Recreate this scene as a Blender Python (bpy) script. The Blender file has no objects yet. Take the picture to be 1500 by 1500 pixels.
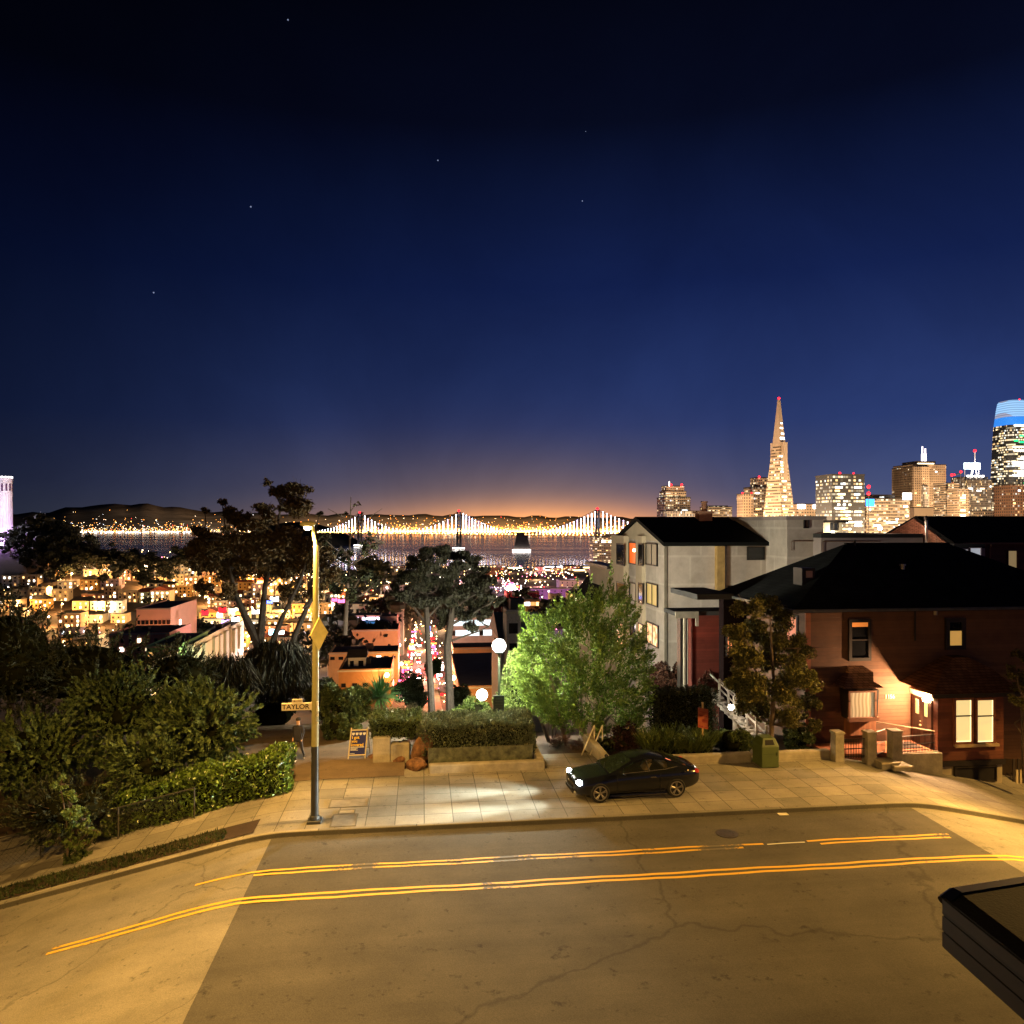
import bpy, math, random
import numpy as np
from mathutils import Vector, Matrix
R=math.radians
rnd=random.Random(7)
nrng=np.random.default_rng(11)
S=bpy.context.scene
COL=S.collection
# ---------------------------------------------------------------- camera
F=1100.0; HY=769.0; CZ=9.4          # focal length and horizon row of the photograph (1500 px), eye height
cam=bpy.data.cameras.new('camera'); co=bpy.data.objects.new('camera',cam); COL.objects.link(co)
co.location=(0,0,CZ); co.rotation_euler=(R(90),0,0)
cam.sensor_width=36; cam.lens=36*F/1500; cam.shift_y=(HY-750)/1500
cam.clip_start=0.5; cam.clip_end=60000
S.camera=co
S.view_settings.view_transform='Standard'; S.view_settings.look='None'
S.view_settings.exposure=0.0; S.view_settings.gamma=1.0; S.view_settings.use_curve_mapping=False
S.render.engine='CYCLES'
cy=S.cycles
cy.use_denoising=True; cy.max_bounces=5; cy.diffuse_bounces=2; cy.glossy_bounces=3; cy.transmission_bounces=3
cy.transparent_max_bounces=4; cy.sample_clamp_indirect=4.0; cy.use_light_tree=True; cy.caustics_reflective=False; cy.caustics_refractive=False
# ---------------------------------------------------------------- node helper
class NT:
    def __init__(s,tree): s.t=tree; s.N=tree.nodes; s.L=tree.links
    def n(s,typ,ins=None,**kw):
        nd=s.N.new(typ)
        for k,v in kw.items(): setattr(nd,k,v)
        if ins:
            for k,v in ins.items(): s.put(nd.inputs[k],v)
        return nd
    def put(s,sock,v):
        if isinstance(v,bpy.types.NodeSocket): s.L.new(v,sock)
        elif isinstance(v,bpy.types.Node): s.L.new(v.outputs[0],sock)
        else:
            try: sock.default_value=v
            except Exception: sock.default_value=tuple(v)+(1,)
    def m(s,op,a,b=0.0,c=None,clamp=False):
        nd=s.N.new('ShaderNodeMath'); nd.operation=op; nd.use_clamp=clamp
        s.put(nd.inputs[0],a); s.put(nd.inputs[1],b)
        if c is not None: s.put(nd.inputs[2],c)
        return nd.outputs[0]
    def mix(s,f,a,b,mode='MIX'):
        nd=s.N.new('ShaderNodeMix'); nd.data_type='RGBA'; nd.blend_type=mode
        s.put(nd.inputs[0],f); s.put(nd.inputs[6],c4(a)); s.put(nd.inputs[7],c4(b))
        return nd.outputs[2]
    def ramp(s,f,stops,interp='LINEAR'):
        nd=s.N.new('ShaderNodeValToRGB'); r=nd.color_ramp; r.interpolation=interp
        while len(r.elements)<len(stops): r.elements.new(0.5)
        for e,(p,c) in zip(r.elements,stops): e.position=p; e.color=c4(c)
        s.put(nd.inputs[0],f); return nd.outputs[0]
    def smooth(s,x,a,b):
        nd=s.N.new('ShaderNodeMapRange'); nd.interpolation_type='SMOOTHSTEP'
        s.put(nd.inputs[0],x); nd.inputs[1].default_value=a; nd.inputs[2].default_value=b
        return nd.outputs[0]
def c4(c):
    if isinstance(c,(bpy.types.NodeSocket,bpy.types.Node)): return c
    if isinstance(c,(int,float)): return (c,c,c,1)
    return tuple(c) if len(c)==4 else tuple(c)+(1,)
def sr(r,g,b):
    f=lambda x:(x/255/12.92) if x<=10 else ((x/255+.055)/1.055)**2.4
    return (f(r),f(g),f(b))
# ---------------------------------------------------------------- night sky (world)
W_=bpy.data.worlds.new('World'); S.world=W_; W_.use_nodes=True
t=NT(W_.node_tree); t.N.clear()
tc=t.n('ShaderNodeTexCoord'); sp=t.n('ShaderNodeSeparateXYZ',{0:tc.outputs['Generated']})
x,z=sp.outputs[0],sp.outputs[2]
up=t.m('MAXIMUM',z,0.0)
base=t.ramp(up,[(0,sr(78,88,116)),(.05,sr(60,72,112)),(.13,sr(39,55,104)),(.30,sr(18,31,74)),(.47,sr(6,10,29)),(.62,sr(2,3,9))])
h=t.smooth(x,-.75,.30)
side=t.m('ADD',t.m('MULTIPLY',h,.95),.17)
# far right falls off again a little at the top corner
base=t.mix(1.0,base,t.n('ShaderNodeCombineXYZ',{0:side,1:side,2:side}),'MULTIPLY')
def blob(cx,cz,sx,sz):
    a=t.m('POWER',t.m('DIVIDE',t.m('SUBTRACT',x,cx),sx),2.0)
    b=t.m('POWER',t.m('DIVIDE',t.m('SUBTRACT',z,cz),sz),2.0)
    return t.m('POWER',2.71828,t.m('MULTIPLY',t.m('ADD',a,b),-1.0))
def glow(col,f,over):
    return t.mix(1.0,over,t.mix(f,(0,0,0),col),'ADD')
base=t.mix(t.m('MULTIPLY',blob(.04,.0,.26,.10),.62),base,(.030,.026,.026))
sky=glow((.085,.055,.035),blob(.0,.0,.30,.09),base)
sky=glow((1.6,.52,.03),blob(.04,-.016,.18,.031),sky)
sky=glow((.16,.075,.035),blob(.04,.0,.20,.060),sky)
sky=glow((.16,.07,.02),blob(-.10,-.005,.20,.03),sky)
# faint cloud mottling
nz=t.n('ShaderNodeTexNoise',{'Vector':tc.outputs['Generated'],'Scale':3.0,'Detail':6.0,'Roughness':.6,'Distortion':.4})
sky=t.mix(1.0,sky,t.ramp(nz.outputs[0],[(.28,(.78,.78,.80)),(.72,(1.18,1.18,1.16))]),'MULTIPLY')
# stars
vo=t.n('ShaderNodeTexVoronoi',{'Vector':tc.outputs['Generated'],'Scale':46.0})
star=t.m('MULTIPLY',t.m('LESS_THAN',vo.outputs['Distance'],.040),t.m('GREATER_THAN',t.n('ShaderNodeSeparateColor',{0:vo.outputs['Color']}).outputs[0],.90))
star=t.m('MULTIPLY',star,t.m('GREATER_THAN',z,.06))
sky=glow((.22,.26,.40),star,sky)
bg=t.n('ShaderNodeBackground',{'Color':sky,'Strength':1.0})
t.n('ShaderNodeOutputWorld',{0:bg.outputs[0]})
# faint moonlight: the one sun lamp, low and cool
sl=bpy.data.lights.new('moon','SUN'); sl.energy=0.012; sl.color=(.75,.85,1); sl.angle=R(.5)
so=bpy.data.objects.new('moon',sl); COL.objects.link(so); so.rotation_euler=(R(40),0,R(-35))
# ---------------------------------------------------------------- street frame: u along the kerb, v away from the camera
TH=R(6.85); YC=23.8; cT,sT=math.cos(TH),math.sin(TH)
def Wp(u,v,z=0): return Vector((u*cT-v*sT,YC+u*sT+v*cT,z))
def UV(X,Y): Y-=YC; return (X*cT+Y*sT,-X*sT+Y*cT)
def pix(px,py,d): return Vector(((px-750)/F*d,d,CZ+(HY-py)/F*d))
def onv(px,py,v):
    dx=(px-750)/F; d=(v+YC*cT)/(cT-dx*sT); X=dx*d
    return (X*cT+(d-YC)*sT, CZ+(HY-py)/F*d)
def onu(px,py,u):      # plane u = const -> (v, z)
    dx=(px-750)/F; d=(u+YC*sT)/(dx*cT+sT); X=dx*d
    return (-X*sT+(d-YC)*cT, CZ+(HY-py)/F*d)
def ong(px,py,z=0):
    d=(CZ-z)*F/(py-HY); return UV((px-750)/F*d,d)
def proj(u,v,z):
    p=Wp(u,v,z); return (750+F*p.x/p.y, HY-(z-CZ)*F/p.y, p.y)
# ---------------------------------------------------------------- terrain
def sstep(a,b,x): 
    k=np.clip((np.asarray(x,float)-a)/(b-a),0,1); return k*k*(3-2*k)
def zstreet(u):
    u=np.asarray(u,float)
    sp_=lambda q:0.35*np.log1p(np.exp(np.clip(q/0.35,-40,40)))
    return -0.20*sp_(u-13.9)-0.23*sp_(-7.6-u)
GV=np.array([-60,0,8,13,22,35,75,145,285,425,575,775,1075,1480,1700,1760,20000])
GZ=np.array([0,0,0,-1.0,-4,-9,-20,-33,-52,-67,-79,-85,-88,-91.5,-93,-99,-99.])
def terr(u,v):
    u=np.asarray(u,float); v=np.asarray(v,float)
    X=u*cT-v*sT; Y=YC+u*sT+v*cT
    g=np.interp(v,GV,GZ)
    hill=75*np.exp(-((X+575)**2/(2*250.**2)+(Y-840)**2/(2*150.**2)))
    hill=np.where(Y<1400,hill,0)
    near=zstreet(u)*(1-sstep(4.2,9,v))
    return g+hill*sstep(250,420,Y)+near
# ---------------------------------------------------------------- materials
MATS={}
def mat(name,col,rough=.8,var=.18,scale=3.0,metal=0.0,spec=.3,bump=0.0,bscale=None,coat=0.0):
    if name in MATS: return MATS[name]
    m=bpy.data.materials.new(name); m.use_nodes=True; t=NT(m.node_tree); b=t.N['Principled BSDF']
    b.inputs['Roughness'].default_value=rough; b.inputs['Metallic'].default_value=metal
    b.inputs['Specular IOR Level'].default_value=spec; b.inputs['Coat Weight'].default_value=coat
    tc=t.n('ShaderNodeTexCoord')
    nz=t.n('ShaderNodeTexNoise',{'Vector':tc.outputs['Object'],'Scale':scale,'Detail':6.0,'Roughness':.6})
    lo=tuple(max(0,c*(1-var*1.6)) for c in col); hi=tuple(min(1,c*(1+var*1.3)) for c in col)
    cc=t.ramp(nz.outputs[0],[(.25,lo),(.75,hi)]); t.put(b.inputs['Base Color'],cc)
    if bump:
        nb=t.n('ShaderNodeTexNoise',{'Vector':tc.outputs['Object'],'Scale':bscale or scale*6,'Detail':4.0})
        t.put(b.inputs['Normal'],t.n('ShaderNodeBump',{'Height':nb.outputs[0],'Strength':bump,'Distance':.05}).outputs[0])
    MATS[name]=m; return m
def emi(name,col,strength,dim=1.0):
    if name in MATS: return MATS[name]
    m=bpy.data.materials.new(name); m.use_nodes=True; t=NT(m.node_tree); b=t.N['Principled BSDF']
    b.inputs['Base Color'].default_value=c4(tuple(min(.8,c*.6) for c in col))
    b.inputs['Emission Color'].default_value=c4(col); b.inputs['Emission Strength'].default_value=strength
    b.inputs['Roughness'].default_value=.5
    if max(col)*strength<60: m.cycles.emission_sampling='NONE' if dim<1 else 'AUTO'
    MATS[name]=m; return m
def leafmat(name,dark,light,trans=.25,rough=.55,spec=.25):
    if name in MATS: return MATS[name]
    m=bpy.data.materials.new(name); m.use_nodes=True; t=NT(m.node_tree); b=t.N['Principled BSDF']
    g=t.n('ShaderNodeNewGeometry'); tc=t.n('ShaderNodeTexCoord')
    nz=t.n('ShaderNodeTexNoise',{'Vector':tc.outputs['Object'],'Scale':.9,'Detail':3.0})
    f=t.m('ADD',t.m('MULTIPLY',g.outputs['Random Per Island'],.6),t.m('MULTIPLY',nz.outputs[0],.5),clamp=True)
    cc=t.ramp(f,[(.2,dark),(.85,light)])
    t.put(b.inputs['Base Color'],cc); b.inputs['Roughness'].default_value=rough; b.inputs['Specular IOR Level'].default_value=spec
    tr=t.n('ShaderNodeBsdfTranslucent',{'Color':cc})
    mx=t.n('ShaderNodeMixShader',{0:trans,1:b.outputs[0],2:tr.outputs[0]})
    t.L.new(mx.outputs[0],t.N['Material Output'].inputs[0])
    MATS[name]=m; return m
# ---------------------------------------------------------------- objects
ORG={}
def tag(o,label=None,cat=None,group=None,kind=None):
    if label: o['label']=label
    if cat: o['category']=cat
    if group: o['group']=group
    if kind: o['kind']=kind
    return o
def thing(name,label,cat,u=0,v=0,z=0,group=None,world=False,rot=None):
    o=bpy.data.objects.new(name,None); COL.objects.link(o); o.empty_display_size=.3
    if world: o.location=(u,v,z)
    else: o.location=Wp(u,v,z); o.rotation_euler=(0,0,TH)
    if rot is not None: o.rotation_euler=(0,0,rot)
    ORG[o.name]=(u,v,z)
    return tag(o,label,cat,group)
class MB:
    """collects faces in street (u,v,z) or world coordinates; build() makes one mesh object of them"""
    def __init__(s): s.v=[]; s.f=[]; s.mi=[]
    def add(s,vs,fs,mi=0):
        k=len(s.v); s.v+=[tuple(p) for p in vs]; s.f+=[tuple(i+k for i in f) for f in fs]; s.mi+=[mi]*len(fs); return s
    def box(s,x0,x1,y0,y1,z0,z1,mi=0):
        return s.add([(x0,y0,z0),(x1,y0,z0),(x1,y1,z0),(x0,y1,z0),(x0,y0,z1),(x1,y0,z1),(x1,y1,z1),(x0,y1,z1)],
          [(3,2,1,0),(4,5,6,7),(0,1,5,4),(1,2,6,5),(2,3,7,6),(3,0,4,7)],mi)
    def frus(s,a,b,z0,z1,mi=0):   # a,b = (x0,x1,y0,y1) bottom / top rectangles
        return s.add([(a[0],a[2],z0),(a[1],a[2],z0),(a[1],a[3],z0),(a[0],a[3],z0),(b[0],b[2],z1),(b[1],b[2],z1),(b[1],b[3],z1),(b[0],b[3],z1)],
          [(3,2,1,0),(4,5,6,7),(0,1,5,4),(1,2,6,5),(2,3,7,6),(3,0,4,7)],mi)
    def prism(s,poly,ax,a,b,mi=0):  # polygon in the two other axes, extruded along axis ax from a to b
        n=len(poly)
        def p(q,w):
            return (w,q[0],q[1]) if ax==0 else (q[0],w,q[1]) if ax==1 else (q[0],q[1],w)
        vs=[p(q,a) for q in poly]+[p(q,b) for q in poly]
        return s.add(vs,[tuple(range(n-1,-1,-1)),tuple(range(n,2*n))]+[(i,(i+1)%n,(i+1)%n+n,i+n) for i in range(n)],mi)
    def tube(s,pts,rad,n=8,mi=0,cap=True):
        pts=[Vector(p) for p in pts]; m=len(pts)
        if isinstance(rad,(int,float)): rad=[rad]*m
        vs=[]; ref=Vector((0.31,0.17,0.93))
        for i,p in enumerate(pts):
            d=(pts[min(i+1,m-1)]-pts[max(i-1,0)]).normalized()
            if abs(d.dot(ref))>.95: a=d.cross(Vector((1,0,0))).normalized()
            else: a=d.cross(ref).normalized()
            b=d.cross(a)
            for k in range(n):
                an=2*math.pi*k/n; vs.append(p+(a*math.cos(an)+b*math.sin(an))*rad[i])
        fs=[(i*n+k,i*n+(k+1)%n,(i+1)*n+(k+1)%n,(i+1)*n+k) for i in range(m-1) for k in range(n)]
        if cap: fs+=[tuple(range(n-1,-1,-1)),tuple((m-1)*n+k for k in range(n))]
        return s.add(vs,fs,mi)
    def lathe(s,prof,c=(0,0,0),n=16,mi=0,ax=2,cap=True):
        m=len(prof); vs=[]
        for r,zz in prof:
            for k in range(n):
                an=2*math.pi*k/n; a,b=r*math.cos(an),r*math.sin(an)
                vs.append((c[0]+a,c[1]+b,c[2]+zz) if ax==2 else (c[0]+a,c[1]+zz,c[2]+b) if ax==1 else (c[0]+zz,c[1]+a,c[2]+b))
        fs=[(i*n+k,i*n+(k+1)%n,(i+1)*n+(k+1)%n,(i+1)*n+k) for i in range(m-1) for k in range(n)]
        if cap: fs+=[tuple(range(n-1,-1,-1)),tuple((m-1)*n+k for k in range(n))]
        return s.add(vs,fs,mi)
    def ball(s,c,r,mi=0,n=12,sq=(1,1,1)):
        prof=[(max(1e-3,r*math.sin(math.pi*i/(n//2+2))),-r*math.cos(math.pi*i/(n//2+2))) for i in range(n//2+3)]
        k=len(s.v); s.lathe(prof,(0,0,0),n,mi)
        for i in range(k,len(s.v)):
            p=s.v[i]; s.v[i]=(c[0]+p[0]*sq[0],c[1]+p[1]*sq[1],c[2]+p[2]*sq[2])
        return s
    def build(s,name,mats,parent=None,smooth=False,base=None,world=False,bevel=0.0):
        me=bpy.data.meshes.new(name)
        if parent is not None: o0=ORG[parent.name]
        else: o0=base or (0,0,0)
        vs=[(p[0]-o0[0],p[1]-o0[1],p[2]-o0[2]) for p in s.v]
        me.from_pydata(vs,[],s.f)
        for m in (mats if isinstance(mats,(list,tuple)) else [mats]): me.materials.append(m)
        if any(s.mi): me.polygons.foreach_set('material_index',s.mi)
        if smooth: me.polygons.foreach_set('use_smooth',[True]*len(s.f))
        me.update()
        o=bpy.data.objects.new(name,me); COL.objects.link(o)
        if parent is not None: o.parent=parent; ORG[o.name]=o0
        else:
            ORG[o.name]=o0
            if world: o.location=o0
            else: o.location=Wp(*o0); o.rotation_euler=(0,0,TH)
        if bevel:
            bm=o.modifiers.new('edge','BEVEL'); bm.width=bevel; bm.segments=2; bm.limit_method='ANGLE'; bm.angle_limit=R(40)
        if smooth:
            try: me.set_sharp_from_angle(angle=R(42))
            except Exception: pass
        return o
def npmesh(name,V,k,mats,parent=None,base=(0,0,0),world=False,mi=None,extra=None):
    """V: (n*k,3) vertices, each run of k vertices is one face; extra: an MB whose faces are added (material 1)"""
    o0=ORG[parent.name] if parent is not None else base
    V=np.asarray(V,np.float32)-np.array(o0,np.float32)
    nf=len(V)//k; L=list(range(nf*k))
    me=bpy.data.meshes.new(name)
    if extra is None:
        me.vertices.add(len(V)); me.vertices.foreach_set('co',V.ravel())
        me.loops.add(nf*k); me.loops.foreach_set('vertex_index',np.arange(nf*k,dtype=np.int32))
        me.polygons.add(nf); me.polygons.foreach_set('loop_start',np.arange(0,nf*k,k,dtype=np.int32))
        try: me.polygons.foreach_set('loop_total',np.full(nf,k,np.int32))
        except Exception: pass
    else:
        ev=np.array(extra.v,np.float32)-np.array(o0,np.float32)
        fs=[tuple(range(i*k,i*k+k)) for i in range(nf)]+[tuple(j+nf*k for j in f) for f in extra.f]
        me.from_pydata(np.vstack([V,ev]).tolist(),[],fs)
    for m in (mats if isinstance(mats,(list,tuple)) else [mats]): me.materials.append(m)
    if extra is not None:
        me.polygons.foreach_set('material_index',[0]*nf+[1]*len(extra.f))
    me.update(); me.validate()
    o=bpy.data.objects.new(name,me); COL.objects.link(o); ORG[o.name]=tuple(o0)
    if parent is not None: o.parent=parent
    elif world: o.location=o0
    else: o.location=Wp(*o0); o.rotation_euler=(0,0,TH)
    return o
def copy_tree(o,parent=None):
    c=o.copy(); COL.objects.link(c); c.parent=parent
    for ch in list(o.children): copy_tree(ch,c)
    return c
def lamp(name,kind,loc,power,col,parent=None,size=.1,target=None,spot=None,blend=.5,frame=True):
    l=bpy.data.lights.new(name,kind); l.energy=power; l.color=col
    l.shadow_soft_size=size
    if kind=='SPOT': l.spot_size=R(spot); l.spot_blend=blend
    o=bpy.data.objects.new(name,l); COL.objects.link(o)
    wl=Wp(*loc) if frame else Vector(loc)
    o.location=wl
    if target is not None:
        tw=Wp(*target) if frame else Vector(target)
        o.rotation_euler=(tw-wl).to_track_quat('-Z','Y').to_euler()
    if parent is not None:
        pm=Matrix.Translation(parent.location)@parent.rotation_euler.to_matrix().to_4x4()
        o.parent=parent; o.matrix_parent_inverse=pm.inverted()
    return o
def text_mesh(txt,size,align='CENTER',depth=.006):
    cu=bpy.data.curves.new('lettering','FONT'); cu.body=txt; cu.size=size; cu.align_x=align; cu.align_y='CENTER'; cu.extrude=depth; cu.offset=size*.018
    o=bpy.data.objects.new('lettering',cu); COL.objects.link(o)
    dg=bpy.context.evaluated_depsgraph_get(); me=bpy.data.meshes.new_from_object(o.evaluated_get(dg))
    bpy.data.objects.remove(o); return me
def put_text(name,txt,size,m,parent,loc,rot=(R(90),0,0),align='CENTER',sx=1.0):
    """loc in street coordinates (like the parent's parts)"""
    me=text_mesh(txt,size,align); me.materials.clear(); me.materials.append(m)
    o=bpy.data.objects.new(name,me); COL.objects.link(o); o.parent=parent
    o0=ORG[parent.name]; o.location=(loc[0]-o0[0],loc[1]-o0[1],loc[2]-o0[2]); o.rotation_euler=rot; o.scale=(sx,1,1)
    return o
def baked(o):
    dg=bpy.context.evaluated_depsgraph_get(); me=bpy.data.meshes.new_from_object(o.evaluated_get(dg))
    o.modifiers.clear(); o.data=me; return o
# ---------------------------------------------------------------- foliage
def leaves(P,L,wid,dirs=None,droop=0.0,jit=.35,rng=nrng):
    """rhombic leaves at points P; dirs: preferred leaf axis"""
    P=np.asarray(P,float); n=len(P)
    a=rng.normal(size=(n,3))
    if dirs is not None:
        d=np.asarray(dirs,float); a=d/np.maximum(np.linalg.norm(d,axis=1,keepdims=True),1e-6)+a*jit
    a[:,2]-=droop
    a/=np.linalg.norm(a,axis=1,keepdims=True)
    b=np.cross(a,rng.normal(size=(n,3))); b/=np.maximum(np.linalg.norm(b,axis=1,keepdims=True),1e-6)
    l=(L*(.6+.8*rng.random(n)))[:,None]; w=l*wid
    V=np.empty((n,4,3)); V[:,0]=P-a*l*.5; V[:,1]=P+b*w*.5-a*l*.05; V[:,2]=P+a*l*.5; V[:,3]=P-b*w*.5-a*l*.05
    return V.reshape(-1,3)
def clump_pts(centers,radii,n,shell=.5,flat=1.0,rng=nrng):
    C=np.asarray(centers,float); k=len(C); idx=rng.integers(0,k,n)
    d=rng.normal(size=(n,3)); d/=np.linalg.norm(d,axis=1,keepdims=True)
    r=(shell+(1-shell)*rng.random(n)**.6)
    Rr=np.asarray(radii,float)
    if Rr.ndim==0: Rr=np.full(k,float(Rr))
    off=d*(r*Rr[idx])[:,None]; off[:,2]*=flat
    return C[idx]+off,d
def limb(mb,p,d,length,r,depth,ends,rng,gnarl=.35,kids=(2,3),mi=0,shrink=.68,upb=.15,seg=4,rs=.62):
    """recursive branch; collects end points"""
    pts=[Vector(p)]; dv=Vector(d).normalized(); rads=[r]
    for i in range(seg):
        dv=(dv+Vector((rng.gauss(0,gnarl),rng.gauss(0,gnarl),rng.gauss(0,gnarl)+upb))*.5).normalized()
        pts.append(pts[-1]+dv*length/seg); rads.append(r*(1-(1-rs)*(i+1)/seg))
    mb.tube(pts,rads,6 if r>.06 else 4,mi,cap=False)
    if depth==0: ends.append((pts[-1],dv)); ends.append((pts[-2],dv)); return
    for _ in range(rng.randint(*kids)):
        nd=(dv+Vector((rng.gauss(0,.6),rng.gauss(0,.6),rng.gauss(0,.35)+upb))).normalized()
        limb(mb,pts[-1] if rng.random()<.6 else pts[-2],nd,length*shrink*rng.uniform(.8,1.2),rads[-1]*.9,depth-1,ends,rng,gnarl,kids,mi,shrink,upb,seg,rs)
# ================================================================ SETTING
def gridmesh(name,us,vs,zf,m,smooth=True):
    us=np.asarray(us,float); vs=np.asarray(vs,float); U,V=np.meshgrid(us,vs); Z=zf(U,V)
    P=np.stack([U.ravel(),V.ravel(),Z.ravel()],1); nu,nv=len(us),len(vs)
    i=(np.arange(nv-1)[:,None]*nu+np.arange(nu-1)[None]).ravel()
    mb=MB(); mb.v=[tuple(p) for p in P.tolist()]; mb.f=[(a,a+1,a+1+nu,a+nu) for a in i.tolist()]; mb.mi=[0]*len(mb.f)
    o=mb.build(name,m,smooth=smooth); tag(o,kind='structure'); return o
def ground_mat(name,col,joint=None,jw=.012,crack=0.0,stain=.35,rough=.9,rowh=None,jcol=.35,patch=0.0):
    m=bpy.data.materials.new(name); m.use_nodes=True; t=NT(m.node_tree); b=t.N['Principled BSDF']
    tc=t.n('ShaderNodeTexCoord').outputs['Object']
    n1=t.n('ShaderNodeTexNoise',{'Vector':tc,'Scale':.45,'Detail':8.0,'Roughness':.65})
    n2=t.n('ShaderNodeTexNoise',{'Vector':tc,'Scale':38.0,'Detail':3.0})
    n3=t.n('ShaderNodeTexNoise',{'Vector':tc,'Scale':2.3,'Detail':5.0,'Roughness':.7})
    cc=t.ramp(n1.outputs[0],[(.3,tuple(c*(1-stain) for c in col)),(.7,tuple(min(1,c*(1+stain*.5)) for c in col))])
    cc=t.mix(1.0,cc,t.ramp(n2.outputs[0],[(.3,(.78,)*3),(.7,(1.15,)*3)]),'MULTIPLY')
    spots=t.ramp(n3.outputs[0],[(.30,(.45,)*3),(.40,(1,)*3)])
    cc=t.mix(1.0,cc,spots,'MULTIPLY')
    h=n2.outputs[0]
    tr=t.n('ShaderNodeTexNoise',{'Vector':t.n('ShaderNodeMapping',{'Vector':tc,'Scale':(.06,1.1,1)}).outputs[0],'Scale':1.0,'Detail':5.0,'Roughness':.6})
    cc=t.mix(1.0,cc,t.ramp(tr.outputs[0],[(.3,(.82,)*3),(.7,(1.12,)*3)]),'MULTIPLY')
    gr=t.n('ShaderNodeTexVoronoi',{'Vector':tc,'Scale':2.6,'Randomness':1.0})
    cc=t.mix(1.0,cc,t.ramp(gr.outputs['Distance'],[(.05,(.62,)*3),(.11,(1,)*3)]),'MULTIPLY')
    if joint:
        br=t.n('ShaderNodeTexBrick',{'Vector':tc,'Color1':(.74,.75,.76,1),'Color2':(1.14,1.12,1.08,1),'Mortar':(jcol,jcol,jcol*.95,1),'Scale':1.0,
              'Mortar Size':jw,'Mortar Smooth':.3,'Brick Width':joint,'Row Height':rowh or joint},offset=0.0,squash=1.0)
        cc=t.mix(1.0,cc,br.outputs[0],'MULTIPLY')
    if crack:
        dn=t.n('ShaderNodeTexNoise',{'Vector':tc,'Scale':1.1,'Detail':5.0})
        wv=t.n('ShaderNodeVectorMath',{0:tc,1:t.n('ShaderNodeVectorMath',{0:dn.outputs[1],'Scale':.9},operation='SCALE').outputs[0]},operation='ADD')
        vo=t.n('ShaderNodeTexVoronoi',{'Vector':wv.outputs[0],'Scale':crack},feature='DISTANCE_TO_EDGE')
        cc=t.mix(1.0,cc,t.ramp(vo.outputs['Distance'],[(.0004,(.66,)*3),(.0018,(1,)*3)]),'MULTIPLY')
    t.put(b.inputs['Base Color'],cc); b.inputs['Roughness'].default_value=rough; b.inputs['Specular IOR Level'].default_value=.25
    t.put(b.inputs['Normal'],t.n('ShaderNodeBump',{'Height':h,'Strength':.25,'Distance':.02}).outputs[0])
    return m
asphalt=ground_mat('asphalt',(.080,.074,.064),crack=.055,stain=.28)
slab=ground_mat('street_concrete',(.20,.185,.155),crack=.10,stain=.3)
walkm=ground_mat('pavement_concrete',(.25,.23,.19),joint=.92,jw=.016,stain=.34,crack=.0)
pathm=ground_mat('path_asphalt',(.16,.115,.075),stain=.35)
kerbm=ground_mat('kerb_concrete',(.24,.22,.18),joint=3.0,jw=.02,rowh=50,stain=.3)
soil=ground_mat('soil',(.050,.032,.020),stain=.5)
# ground sheet
su=np.sinh(np.linspace(-7.6,7.6,150))*2.2; su=np.unique(np.concatenate([su,np.arange(-30,31,1.5)]))
sv=np.concatenate([[-400,-60,-20,-14,-6,-1,0,2,4,5.3],np.arange(6.5,60,1.5),np.arange(62,200,6),np.arange(206,1240,14),np.arange(1254,1700,40),[1700,1715,1730,1760,1900]])
def zg(U,V): return terr(U,V)-np.where(V<5.6,.45,.0)
gridmesh('ground',su,sv,zg,soil)
# pavement, kerb, road
uu=np.unique(np.concatenate([np.arange(-34,40.1,1.0),np.arange(-10,-5,.25),np.arange(12,17,.25)]))
gridmesh('pavement',uu,[.16,1.2,2.4,3.6,4.95,5.6],lambda U,V:zstreet(U)*(1-sstep(4.2,9,V))+.002,walkm)
kb=MB()
for a,b in zip(uu[:-1],uu[1:]):
    za,zb=float(zstreet(a)),float(zstreet(b))
    kb.add([(a,-.02,za-.16),(b,-.02,zb-.16),(b,0,zb-.012),(a,0,za-.012),(a,.022,za+.004),(b,.022,zb+.004),(b,.17,zb+.004),(a,.17,za+.004)],[(0,1,2,3),(3,2,5,4),(4,5,6,7)])
tag(kb.build('kerb',kerbm,smooth=True),kind='structure')
zr=lambda U,V:zstreet(U)-.135-.0015*np.abs(V+6)
gridmesh('road',np.unique(np.concatenate([np.arange(-7.4,13.6,1.0),[-7.4,13.6]])),[-20,-14,-9,-4,0.0],zr,asphalt)
gridmesh('road_concrete',[u for u in uu if u<-7.6]+[-7.39],[-20,-14,-9,-4,0.0],lambda U,V:zr(U,V)-.003,slab)
gridmesh('road_concrete',[13.58]+[u for u in uu if u>13.7],[-20,-14,-9,-4,0.0],lambda U,V:zr(U,V)-.003,slab)
# worn double yellow lines
def paint(name,col,wear):
    m=bpy.data.materials.new(name); m.use_nodes=True; t=NT(m.node_tree); b=t.N['Principled BSDF']
    tc=t.n('ShaderNodeTexCoord').outputs['Object']
    n1=t.n('ShaderNodeTexNoise',{'Vector':tc,'Scale':.55,'Detail':2.0}); n2=t.n('ShaderNodeTexNoise',{'Vector':tc,'Scale':9.0,'Detail':6.0,'Roughness':.75})
    f=t.m('ADD',t.m('MULTIPLY',n1.outputs[0],.9),t.m('MULTIPLY',n2.outputs[0],.55))
    k=t.ramp(f,[(wear,(0,0,0)),(wear+.05,(1,1,1))])
    t.put(b.inputs['Base Color'],t.mix(k,(.10,.09,.07),col)); b.inputs['Roughness'].default_value=.7
    return m
yel=paint('yellow_paint',(.58,.36,.03),.635)
yel2=paint('fresher_yellow_paint',(.62,.38,.03),.555)
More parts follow.
